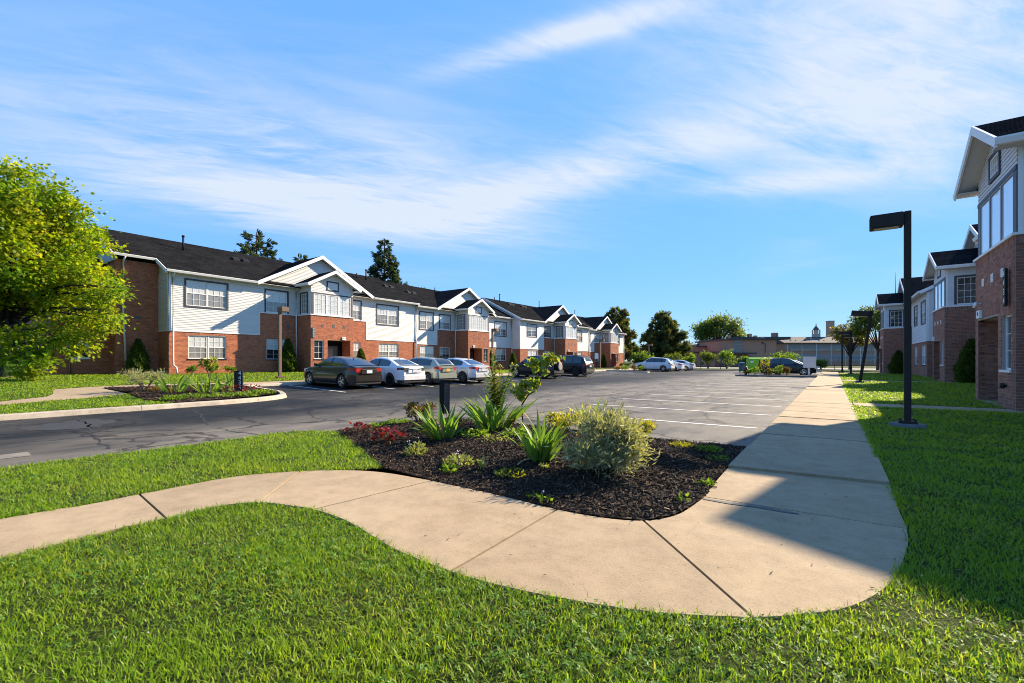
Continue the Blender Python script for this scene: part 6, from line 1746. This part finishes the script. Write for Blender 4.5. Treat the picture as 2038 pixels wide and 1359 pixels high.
for lb, px, py, w in (('creeping green mat at the front of the island bed', 385, 792, .9), ('second creeping mat along the island kerb', 445, 790, .9), ('third creeping mat towards the island tip', 487, 788, .8), ('green mat on the island tip', 520, 783, 1.0), ('weeds at the left end of the island bed', 343, 796, .6), ('dry looking plant beside the pale shrub', 315, 778, .7)):
    cover(lb, bp(px, py, .3, bed2z), w, .14, 260, .08, 'leaf_bright' if 'dry' not in lb else 'bronze')
for lb, x, y, m in (('bronze shrub on the far left island', -20.8, 51.2, 'bronze'), ('green plant in the middle of the far left island', -19.8, 51.0, 'leaf_bright'), ('red brown shrub on the far left island', -18.8, 51.3, 'bronze'), ('bright green plant at the tip of the far left island', -18.0, 51.1, 'leaf_bright')):
    bush('bedding_shrub', lb, (x, y, .15), .95, .7, 260, .13, m, 'plants on the far left island', 6)
for lb, px, m, w, h in (('dark low plant beside the hydrant', 1489, 'leaf_mid', .9, .5), ('bright shrub in front of the lime green bin', 1503, 'leaf_bright', 1.0, .85), ('orange tinted shrub left of the big iris like plant', 1531, 'leaf_autumn', .9, .6), ('broad bright plant in front of the black crossover', 1552, 'leaf_bright', 1.2, .95), ('rust coloured plant in front of the black crossover', 1566, 'bronze', .8, .7), ('sparse young tree with yellow leaves on the sign island', 1525, 'yellow_leaf', 1.0, 1.7)):
    Y = 45.4; t_ = (px - 1019) / 906; D = Y / (t_ * SN + CS); bush('bedding_shrub', lb, (D * (t_ * CS - SN), Y, .11), w, h, 300, .12, m, 'plants on the sign island', 6, upright=.7)
# tall flowering stems
def tall_flower(label, base, stems):
    t = thing('goldenrod', label, 'plant', base, 0, None)
    for (dx, dy, h, fl) in stems:
        mb = MB(); n = 9; pts = [(dx * s ** 1.3, dy * s ** 1.3, h * s) for s in np.linspace(0, 1, n)]
        mb.tube(pts, list(np.linspace(.007, .003, n)), 5); st = mb.build('stem', M['stem_red'], t)
        k = int(h * 60); P_ = []; D_ = []
        for s in np.linspace(.12, 1, k):
            a = s * 61.0; p = np.array([dx * s ** 1.3, dy * s ** 1.3, h * s]); P_.append(p); D_.append([math.cos(a), math.sin(a), .45])
        V, F = scatter(LEAF_V, LEAF_F, np.array(P_), frames(np.array(D_, float), np.tile([[0, 0, 1.]], (k, 1))), .115 * np.interp(np.linspace(0, 1, k), [0, .6, 1], [1.1, 1, .5]))
        V = np.asarray(V); link('leaves', np_mesh('leaves', V, F), M['leaf_bright' if fl < 2 else 'yellow_leaf'], st)['kind'] = 'stuff'
        if fl:
            fb = MB()
            for q in range(7): fb.lathe([(.002, 0), (.013, .008), (.009, .02), (.002, .024)], 6, (dx + rng.normal() * .018, dy + rng.normal() * .018, h + rng.normal() * .02))
            fb.build('flower', M['flower'], st)
tall_flower('tall leafy stems with yellow flower heads behind the middle iris', bp(985, 846), [(-.32, .1, .95, 0), (-.22, 0.1, 1.05, 0), (-.14, .1, 1.38, 1), (0.0, 0, 1.15, 2), (.05, .1, 1.10, 2), (.13, .05, .98, 0), (.33, .08, 1.12, 1), (.42, .1, 1.08, 1), (-.05, .0, 1.0, 2), (.22, 0, .85, 0)])
# young dogwood-like sapling with clumps of leaves
def sapling(label, paths, clumps, ls, D0, nper, base):
    t = thing('sapling', label, 'young tree', tuple(base), 0, None)
    for pth, r0, r1 in paths:
        mb = MB(); pts = smooth_line([tuple(atD(px, py, D0 + dd) - base) for px, py, dd in pth], 4); mb.tube(pts, list(np.linspace(r0, r1, len(pts))), 7)
        mb.build('trunk' if r0 > .013 else 'branch', M['bark'], t)
    for px, py, w, h, n in clumps:
        c = atD(px, py, D0) - base; sx, sz = w * D0 / 906 / 2, h * D0 / 906 / 2
        for q in range(int(n * 1.7)):
            d = rng.normal(size=3); d /= np.linalg.norm(d); k = rng.random() ** .4
            o = link('leaf', (LEAF2, LEAF2, LEAF3)[q % 3], None, t, tuple(c + d * k * np.array([sx, sx, sz])))
            o.rotation_euler = (rng.normal() * .5 - .7, rng.normal() * .5, rng.random() * 6.28); o.scale = (ls * (.7 + .6 * rng.random()),) * 3
b0_ = np.array(bp(1042, 856)); D_s = float(-b0_[0] * SN + b0_[1] * CS)
sapling('slender sapling with separate clumps of yellow green leaves behind the iris',
        [([(1042, 858, 0), (1039, 813, 0), (1041, 802, 0), (1053, 785, 0), (1067, 776, 0), (1076, 756, 0), (1079, 740, 0)], .016, .008), ([(1041, 803, 0), (1038, 790, .1), (1034, 775, .1)], .009, .004), ([(1053, 785, 0), (1040, 770, -.1), (1030, 765, -.1)], .006, .003), ([(1079, 742, 0), (1068, 725, 0), (1060, 716, 0)], .006, .003), ([(1079, 742, 0), (1095, 722, 0.1), (1115, 708, .1)], .006, .003)],
        [(1036, 770, 44, 34, 40), (1052, 762, 34, 26, 26), (1066, 760, 24, 22, 16), (1035, 784, 24, 14, 10), (1068, 722, 40, 26, 22), (1085, 714, 36, 26, 20), (1104, 708, 40, 18, 18), (1082, 737, 28, 16, 12), (1060, 716, 20, 14, 8)], .105, D_s, 1, b0_)
b1_ = np.array(bp(419, 786, .3, bed2z)); D_t = float(-b1_[0] * SN + b1_[1] * CS)
sapling('thin sapling with a bronze green top in the island bed', [([(419, 786, 0), (417, 755, 0), (411, 727, 0), (413, 715, 0)], .022, .01), ([(412, 730, 0), (424, 722, 0)], .01, .005), ([(411, 727, 0), (402, 718, 0)], .01, .005)],
        [(405, 718, 18, 12, 14), (420, 716, 24, 14, 18), (430, 727, 14, 10, 10), (410, 726, 22, 10, 12)], .15, D_t, 1, b1_)
# dry stalks on the mulch
for lb, pp in (('bleached dry stalk lying left of the upright iris', ((1030, 928), (1045, 918), (1062, 915))), ('bleached dry stalk lying before the silvery bush', ((1075, 918), (1100, 914), (1130, 915)))):
    mb = MB(); pts = [(*bp(px, py)[:2], bp(px, py)[2] + .02) for px, py in pp]; mb.tube(smooth_line(pts, 4), .008, 5); o = mb.build('dry_stalk', mat('straw', (0.45, 0.36, 0.24), .8)); tag(o, lb, 'stalk', 'dry stalks on the mulch')
# ---------------------------------------------------------------- lamps, signs, fences
M['lens'] = mat('lamp_lens', (0.55, 0.52, 0.42), 0.3)
def lamp(label, base, h, head, m, side=1, lean=0.0, pw=0.15, footing=True, flood=False):
    """square pole with a shoebox head reaching over the lot; side = +1 towards +X"""
    t = thing('street_lamp', label, 'street lamp', base, 0, 'square post lamps round the lot')
    if footing:
        mb = MB(); mb.lathe([(.30, -.1), (.30, .02), (.27, .05)], 18); mb.build('footing', M['kerb_dark'], t)
    mb = MB(); mb.box(-pw * 1.25, pw * 1.25, -pw * 1.25, pw * 1.25, .03, .10); mb.build('base_plate', m, t, .008)
    for sx in (-1, 1):
        for sy in (-1, 1):
            mb = MB(); mb.lathe([(.018, .10), (.018, .13)], 6, (sx * pw, sy * pw, 0)); mb.build('bolt', m, t)
    mb = MB(); mb.box(-pw / 2, pw / 2, -pw / 2, pw / 2, .08, h); pole = mb.build('pole', m, t, .008)
    L, W_, Hh = head
    mb = MB(); x0, x1 = (pw / 2 + .01, pw / 2 + L) if side > 0 else (-pw / 2 - L, -pw / 2 - .01)
    mb.box(x0, x1, -W_ / 2, W_ / 2, h - Hh - .02, h - .02); hd = mb.build('lamp_head', m, t, .012)
    mb = MB(); mb.box(x0 + .07, x1 - .07, -W_ / 2 + .06, W_ / 2 - .06, h - Hh - .035, h - Hh - .022); mb.build('lens', M['lens'], hd)
    if flood:
        mb = MB(); mb.box(-.12, .12, -.10, .10, .14, .30); mb.build('ballast_box', m, t, .01)
    if lean: t.rotation_euler = (0, lean, 0)
    return t
lamp('nearest tall dark bronze lamp post on the right lawn, close to the sidewalk', (1.20, 11.75, 0.09), 4.20, (0.53, 0.30, 0.26), M['metal_dark'], -1, 0.0, .108)
lamp('leaning dark lamp post further along the right lawn', (1.30, 33.3, 0.09), 4.15, (0.85, 0.42, 0.30), M['metal_dark'], -1, 0.13, .15)
lamp('upright dark lamp post far along the sidewalk, right one of the far pair', (1.42, 54.0, 0.09), 4.1, (0.85, 0.42, 0.30), M['metal_dark'], -1, 0.0, .16)
lamp('farthest dark lamp post beside the sidewalk, left one of the far pair', (0.85, 60.5, 0.09), 4.1, (0.8, 0.42, 0.30), M['metal_dark'], 1, 0.0, .15, flood=True)
def llamp(label, px, X, h):
    Y = PX(px, X); lamp(label, (X, Y, leftz(X, Y)), h, (.55, .42, .28), M['metal_brown'], 1, 0.0, .16, False)
llamp('brown lamp post in front of the first left bay', 557, -26.4, 4.15)
llamp('brown lamp post between the second bay and the silver saloon', 980, -26.0, 4.05)
llamp('brown lamp post in front of the last left bay', 1194, -26.0, 4.0)
llamp('farthest left brown lamp post before the pines', 1291, -26.0, 3.95)

# number sign on the island bed
bx, by, bz = bp(475, 783, .3, bed2z)
t = thing('number_sign', 'dark slab sign with the white number 4434 in the island bed', 'sign', (bx, by, bz), YAW + 0.25)
mb = MB(); mb.box(-.135, .135, -.04, .04, .10, .80); mb.build('panel', M['metal_dark'], t, .01)
for sx in (-.09, .09):
    mb = MB(); mb.box(sx - .015, sx + .015, -.015, .015, -.1, .12); mb.build('leg', M['metal_dark'], t)
for k, ch in enumerate('4434'):
    d = link('digit', text_mesh(ch, .20, .004), M['white'], t, (.045, -.046, .705 - .165 * k)); d.rotation_euler = (PI / 2, 0, 0)
# louvred post in the near bed
bx, by, bz = bp(885, 838)
t = thing('louvred_post', 'black bollard with fine louvres standing behind the left iris clump', 'bollard', (bx, by, bz), YAW + 0.15)
mb = MB(); mb.box(-.105, -.005, -.06, .06, .16, .84); mb.build('panel', M['black'], t, .004)
mb = MB(); mb.box(.083, .10, -.06, .06, .16, .84); mb.box(-.005, .083, -.06, .06, .82, .84); mb.box(-.005, .083, -.06, .06, .16, .175); mb.build('frame', M['black'], t)
for k in range(22):
    mb = MB(); z = .19 + .0285 * k; mb.quad((-.004, -.05, z), (.082, -.05, z), (.082, .03, z + .014), (-.004, .03, z + .014)); mb.quad((-.004, -.05, z - .007), (.082, -.05, z - .007), (.082, .03, z + .007), (-.004, .03, z + .007)); mb.build('slat', M['black'], t)
for sx in (-.05, .05):
    mb = MB(); mb.box(sx - .012, sx + .012, -.012, .012, -.1, .17); mb.build('leg', M['black'], t)
# white sign board
t = thing('sign_board', 'blank white square board on a white post at the dark kerbed island', 'sign', (-1.56, 45.0, .10), YAW)
mb = MB(); mb.box(-.5, .5, -.03, .03, .70, 1.60); mb.build('board', M['white'], t, .01)
mb = MB()
for q in ((-.52, -.5, .68, 1.62), (.5, .52, .68, 1.62), (-.5, .5, 1.60, 1.62), (-.5, .5, .68, .70)): mb.box(q[0], q[1], -.035, .035, q[2], q[3])
mb.build('frame', M['vent_white'], t)
mb = MB(); mb.box(-.06, .06, .032, .12, -.1, 1.5); mb.build('post', M['white'], t)
# hydrant
M['hydrant'] = mat('dark_red_hydrant', (0.10, 0.012, 0.016), .45, var=.2)
t = thing('fire_hydrant', 'dark red fire hydrant at the tip of the sign island', 'hydrant', (-6.35, 45.5, .10), 0)
mb = MB(); mb.lathe([(.17, 0), (.17, .05), (.12, .06), (.12, .50), (.16, .52), (.16, .57), (.13, .58)], 16); mb.build('barrel', M['hydrant'], t)
mb = MB(); mb.lathe([(.14, .58), (.13, .66), (.08, .73), (.03, .75), (.03, .80), (.01, .80)], 16); mb.build('bonnet', M['hydrant'], t)
for a in (0, PI, -PI / 2):
    mb = MB(); c, s = math.cos(a), math.sin(a); mb.tube([(.10 * c, .10 * s, .42), (.19 * c, .19 * s, .42)], .065 if a < 0 else .05, 10); mb.build('nozzle_cap', M['hydrant'], t)
# lime bin
M['lime'] = mat('lime_green_paint', (0.20, 0.50, 0.02), .45, var=.08, vscale=2)
t = thing('collection_bin', 'bright lime green collection bin behind the sign island', 'bin', (-6.6, 57.2, 0.0), 0.35)
mb = MB(); mb.prism([(-.75, .06), (.75, .06), (.75, 1.55), (.1, 1.72), (-.75, 1.62)], 0, -1.25, 1.25); mb.build('body', M['lime'], t, .02)
mb = MB(); mb.box(-.25, .75, -.79, -.752, .98, 1.42); mb.build('hatch', M['black'], t, .01)
mb = MB(); mb.box(-.10, .60, -.80, -.79, 1.05, 1.32); mb.build('flap', M['metal_dark'], t)
mb = MB(); mb.box(-1.12, -.80, -.765, -.752, 1.15, 1.35); mb.build('sticker', M['white'], t)
for sx in (-1.0, 1.0):
    mb = MB(); mb.box(sx - .1, sx + .1, -.6, .6, 0, .06); mb.build('skid', M['black'], t)
M['mailblue'] = mat('dark_blue_paint', (0.03, 0.05, 0.13), .5)
t = thing('mail_box', 'small dark blue collection box left of the lime green bin', 'mail box', (-8.6, 58.5, 0.0), 0.3)
mb = MB(); mb.prism([(-.28, .15), (.28, .15), (.28, 1.0), (.2, 1.16), (0, 1.22), (-.2, 1.16), (-.28, 1.0)], 0, -.28, .28); mb.build('body', M['mailblue'], t, .01)
for sx in (-.2, .2):
    for sy in (-.2, .2):
        mb = MB(); mb.box(sx - .03, sx + .03, sy - .03, sy + .03, 0, .16); mb.build('leg', M['mailblue'], t)
mb = MB(); mb.box(-.2, .2, -.30, -.282, .88, .96); mb.build('slot', M['black'], t)
# small white sign by the left lawn
t = thing('small_sign', 'small white sign on a thin post before the last left bay', 'sign', (-24.3, PX(1187, -24.3), .28), YAW)
mb = MB(); mb.box(-.03, .03, -.03, .03, -.1, 2.0); mb.build('post', M['metal_dark'], t)
mb = MB(); mb.box(-.22, .22, -.05, -.031, 1.35, 2.05); mb.build('board', M['white'], t)

# ---- far background: fence, road, school
M['road_pale'] = concrete_mat('pale_concrete_road', (0.34, 0.31, 0.27), (0.42, 0.39, 0.34), .2)
ro = MB(); ro.quad((-140, 92, -.05), (140, 92, -.05), (140, 106, -.05), (-140, 106, -.05)); tag(ro.build('road', M['road_pale']), 'pale road behind the far fence', None, None, 'structure')
M['galv'] = mat('galvanised_steel', (0.12, 0.12, 0.12), .5, .5)
t = thing('chain_link_fence', 'chain link fence with dark posts across the end of the lot', 'fence', (0, 0, 0), 0)
fx0, fx1, fy = -26.0, 9.0, 77.0
for k in range(13):
    x = fx0 + (fx1 - fx0) * k / 12; mb = MB(); mb.tube([(x, fy, -.1), (x, fy, 1.85)], .045, 6); mb.build('post', M['galv'], t)
mb = MB(); mb.tube([(fx0, fy, 1.8), (fx1, fy, 1.8)], .03, 6); mb.build('rail', M['galv'], t)
mb = MB()
for k in range(int((fx1 - fx0) / .22)):
    x = fx0 + .22 * k
    for s in (-1, 1):
        xe = x + s * 1.65
        if fx0 <= xe <= fx1:
            mb.quad((x - .006, fy, .1), (x + .006, fy, .1), (xe + .006, fy, 1.78), (xe - .006, fy, 1.78))
o = mb.build('mesh', M['galv'], t); o['kind'] = 'stuff'
t = thing('iron_fence', 'black iron picket fence beyond the maple at the far left', 'fence', (0, 0, 0), 0)
mb = MB()
for z in (.75, 2.1): mb.box(-95, -47.5, 8.98, 9.02, z, z + .05)
mb.build('rail', M['black'], t)
for k in range(20):
    x = -95 + 2.5 * k; mb = MB(); mb.box(x - .05, x + .05, 8.95, 9.05, .2, 2.5); mb.build('post', M['black'], t)
PK = MB(); PK.box(-.012, .012, -.012, .012, 0, 1.75); pk = PK.mesh('picket'); pk.materials.append(M['black'])
for k in range(300):
    x = -47.6 - .158 * k; link('picket', pk, None, t, (x, 9.0, .55))

M['school_brick'] = mat('far_tan_red_brick', (0.40, 0.215, 0.135), .9, var=.18, vscale=3)
M['school_side'] = mat('far_pale_lit_brick', (0.40, 0.26, 0.17), .9, var=.12, vscale=3)  # paler than the front: sunlight on the side wall put into the colour
M['grey_panel'] = mat('grey_wall_panel', (0.26, 0.25, 0.235), .7, var=.12, vscale=1.5)
M['roof_brown'] = mat('brown_school_roof', (0.085, 0.072, 0.062), .9, var=.25, vscale=.8)
M['stone'] = mat('pale_stone', (0.38, 0.34, 0.28), .85, var=.15)
M['fascia'] = mat('dark_fascia', (0.045, 0.045, 0.045), .7)
M['cream'] = mat('cream_render', (0.62, 0.55, 0.42), .8, var=.06)
M['orange_wall'] = mat('orange_brick_far', (0.40, 0.17, 0.085), .9, var=.1)
def far(px, D): 
    p = atD(px, 718, D); return p
class FB:
    """far building drawn in a frame parallel to the photograph's view: s = metres to the right, q = metres deeper"""
    def __init__(self, root): self.root = root
    def box(self, name, m, s0, s1, q0, q1, z0, z1):
        mb = MB(); mb.box(s0, s1, q0, q1, z0, z1); return mb.build(name, m, self.root)
def sx(px, D): return (px - 1019) / 906.0 * D
def hz(py, D): return H_EYE + (718 - py) * D / 906.0
t = thing('school_building', 'low red brick school block with a tall window strip and flat dark roof', 'school', (0, 0, 0), YAW); B = FB(t); D = 112
B.box('brick_wall', M['school_brick'], sx(1447, D), sx(1545, D), D, D + 18, 0, hz(676, D))
B.box('fascia', M['fascia'], sx(1444, D), sx(1549, D), D - .7, D + 18.7, hz(676, D) + .004, hz(673.3, D))
w = B.box('window', M['grey_panel'], sx(1461, D), sx(1477, D), D - .12, D + .05, hz(704, D), hz(677, D))
for r in range(4):
    for c in range(2):
        a = sx(1462 + c * 7.8, D); z = hz(703 - r * 6.4, D)
        mb = MB(); mb.box(a + .05, a + .85, D - .16, D - .122, z - .0, z + .52); mb.build('pane', M['pane_dark'], w)
B.box('canopy', M['fascia'], sx(1425, D), sx(1489, D), D - 4, D - .13, hz(704.5, D), hz(702, D))
B.box('door', M['grey_panel'], sx(1466, D), sx(1476, D), D - .1, D + .05, 0, hz(706, D))
B.box('downpipe', M['fascia'], sx(1522.2, D), sx(1523.2, D), D - .12, D - .002, hz(702, D), hz(683, D))
B.box('wall_box', M['fascia'], sx(1516.5, D), sx(1519, D), D - .2, D - .002, hz(684, D), hz(680, D))
mb = MB(); x1 = sx(1545, D); mb.prism([(x1 + .01, D + .05), (x1 + 4.8, D + 16), (x1 + 4.8, D + 17.9), (x1 + .01, D + 17.9)], 2, 0, hz(676, D) - .01); sd = mb.build('side_wall', M['school_side'], t)
def side_strip(name, m, k0, k1, za, zb_, off=.03, par=None):
    mb = MB(); a = np.array([x1 + .01, D + .05]); d = np.array([4.79, 15.95]); n = np.array([15.95, -4.79]) / np.hypot(15.95, 4.79)
    p, q = a + d * k0, a + d * k1
    mb.prism([tuple(p), tuple(q), tuple(q + n * off), tuple(p + n * off)], 2, za, zb_); return mb.build(name, m, par or t)
side_strip('render_panel', M['cream'], .03, .97, hz(690, D), hz(677.5, D))
wb_ = side_strip('window', M['grey_panel'], .03, .97, hz(695, D), hz(690.2, D), .05)
for k in range(6): side_strip('pane', M['pane_dark'], .05 + .155 * k, .05 + .155 * k + .125, hz(694.3, D), hz(691, D), .08, wb_)
side_strip('render_panel', M['cream'], .15, .97, hz(712, D), hz(703, D))
B.box('roof_box', M['grey_panel'], sx(1560, D), sx(1566, D), D + 10, D + 13, hz(676, D), hz(669, D) + .3)
D = 124
B.box('brick_wall', M['school_brick'], sx(1379, D), sx(1446, D), D, D + 14, 0, hz(689.6, D)); B.box('fascia', M['fascia'], sx(1378, D), sx(1447, D), D - .4, D + 14, hz(689.6, D) + .004, hz(688.3, D))
B.box('brick_wall', M['school_brick'], sx(1402, D), sx(1447, D), D + 5, D + 14, hz(688, D), hz(684.8, D)); B.box('fascia', M['fascia'], sx(1401, D), sx(1447, D), D + 4.6, D + 14, hz(684.8, D) + .004, hz(683.5, D))
D = 108
B.box('canopy', M['fascia'], sx(1354, D), sx(1424.8, D), D - 2, D + 10, hz(701.5, D), hz(699.8, D)); w_ = B.box('low_wall', M['school_brick'], sx(1362, D), sx(1423, D), D, D + 9, 0, hz(701.8, D))
for k in range(4):
    mb = MB(); a = sx(1370 + 12 * k, D); mb.box(a, a + .6, D - .1, D - .002, .4, hz(703, D)); mb.build('window', M['pane_dark'], w_)
for px0, px1, py, dd in ((1452, 1455, 667, 122), (1490.5, 1496.5, 664, 135), (1502, 1507, 667.5, 135)):
    B.box('chimney', M['school_brick'], sx(px0, dd), sx(px1, dd), dd, dd + 1.2, hz(676, dd), hz(py, dd))
ch = B.box('chimney', M['school_brick'], sx(1540, 130), sx(1549, 130), 130, 131.4, hz(676, 130), hz(662, 130))
for k in range(2):
    mb = MB(); a = sx(1542 + 3.4 * k, 130); mb.box(a, a + .25, 129.9, 129.998, hz(669.5, 130), hz(663, 130)); mb.build('flue_slot', M['pane_dark'], ch)
B.box('roof_ridge', M['fascia'], sx(1458, 128), sx(1565, 128), 126, 132, hz(676, 128), hz(670.8, 128))
t = thing('industrial_building', 'cream and orange walled flat building left of the school', 'building', (0, 0, 0), YAW); B = FB(t); D = 118
B.box('wall', M['cream'], sx(1318, D), sx(1366.5, D), D, D + 14, 0, hz(683, D)); B.box('wall', M['orange_wall'], sx(1366.6, D), sx(1384, D), D - .3, D + 14, 0, hz(685.5, D)); B.box('fascia', M['stone'], sx(1317, D), sx(1384.5, D), D - .5, D + 14, hz(683, D) + .01, hz(682.2, D))
mb = MB(); mb.tube([(sx(1360, D), D + 2, hz(683, D)), (sx(1360, D), D + 2, hz(677, D))], .25, 8); mb.build('vent_pipe', M['fascia'], t)
t = thing('school_building', 'long grey panelled school wing with pitched brown roof, cupola and chimney', 'school', (0, 0, 0), YAW); B = FB(t); D = 138
x0, x1_ = sx(1562, D), sx(1790, D)
B.box('brick_wall', M['school_brick'], x0, x1_, D, D + 12, 0, hz(683, D))
zs_ = [(708.5, 702), (696, 683.5)]
B.box('panel_wall', M['grey_panel'], x0, x1_, D - .1, D - .003, hz(694.5, D), hz(683.2, D)); B.box('panel_wall', M['grey_panel'], x0, x1_, D - .1, D - .003, hz(716, D), hz(705, D))
n = 0
for base, top in ((698.3, 694.8), (719.5, 716.3)):
    k = 1572
    while k < 1780:
        w = B.box('window', M['vent_white'], sx(k, D), sx(k + 7.2, D), D - .14, D - .003, hz(base, D), hz(top, D))
        for c in range(2):
            mb = MB(); a = sx(k + .25 + 3.5 * c, D); mb.box(a, a + sx(1019 + 3.1, D), D - .18, D - .142, hz(base, D) + .05, hz(top, D) - .05); mb.build('pane', M['pane_dark'], w)
        k += 8.2 if n % 3 else 9.2; n += 1
for k in range(1566, 1790, 29): B.box('pilaster', M['vent_white'], sx(k, D), sx(k + .8, D), D - .2, D - .003, 0, hz(683, D))
mb = MB(); mb.prism([(D - .9, hz(683, D)), (D + 5.5, hz(668.3, D)), (D + 12.5, hz(668.3, D)), (D + 13, hz(683, D))], 0, x0 - .5, x1_ + .5); mb.build('roof', M['roof_brown'], t)
B.box('gutter', M['fascia'], x0 - .5, x1_ + .5, D - 1.1, D - .91, hz(683.2, D), hz(682.0, D))
c0 = sx(1624, D + 6); mb = MB(); mb.box(c0 - .75, c0 + .75, D + 5, D + 6.9, hz(669, D), hz(664.5, D + 6)); cu = mb.build('cupola', M['stone'], t)
for a in (-.62, 0, .62):
    for q in (5.15, 6.75):
        mb = MB(); mb.box(c0 + a - .13, c0 + a + .13, D + q - .13, D + q + .13, hz(664.5, D + 6), hz(656.5, D + 6)); mb.build('column', M['stone'], cu)
mb = MB(); mb.lathe([(.85, 0), (.8, .25), (.68, .6), (.42, .95), (.18, 1.15), (.10, 1.9), (.02, 2.1)], 14, (c0, D + 5.95, hz(656.6, D + 6))); mb.build('dome', M['roof_brown'], cu)
cs = B.box('chimney', M['school_side'], sx(1650.5, D + 8), sx(1661, D + 8), D + 8, D + 9.6, hz(672, D), hz(639, D + 8)); B.box('chimney_cap', M['stone'], sx(1650, D + 8), sx(1661.5, D + 8), D + 7.9, D + 9.7, hz(639, D + 8) + .003, hz(638, D + 8))
for k in range(8): B.box('roof_vent', M['fascia'] if k % 2 else M['vent_white'], sx(1580 + 9.5 * k, D), sx(1581.4 + 9.5 * k, D), D + 1.5, D + 1.9, hz(680, D), hz(675.5 + (k % 3), D))
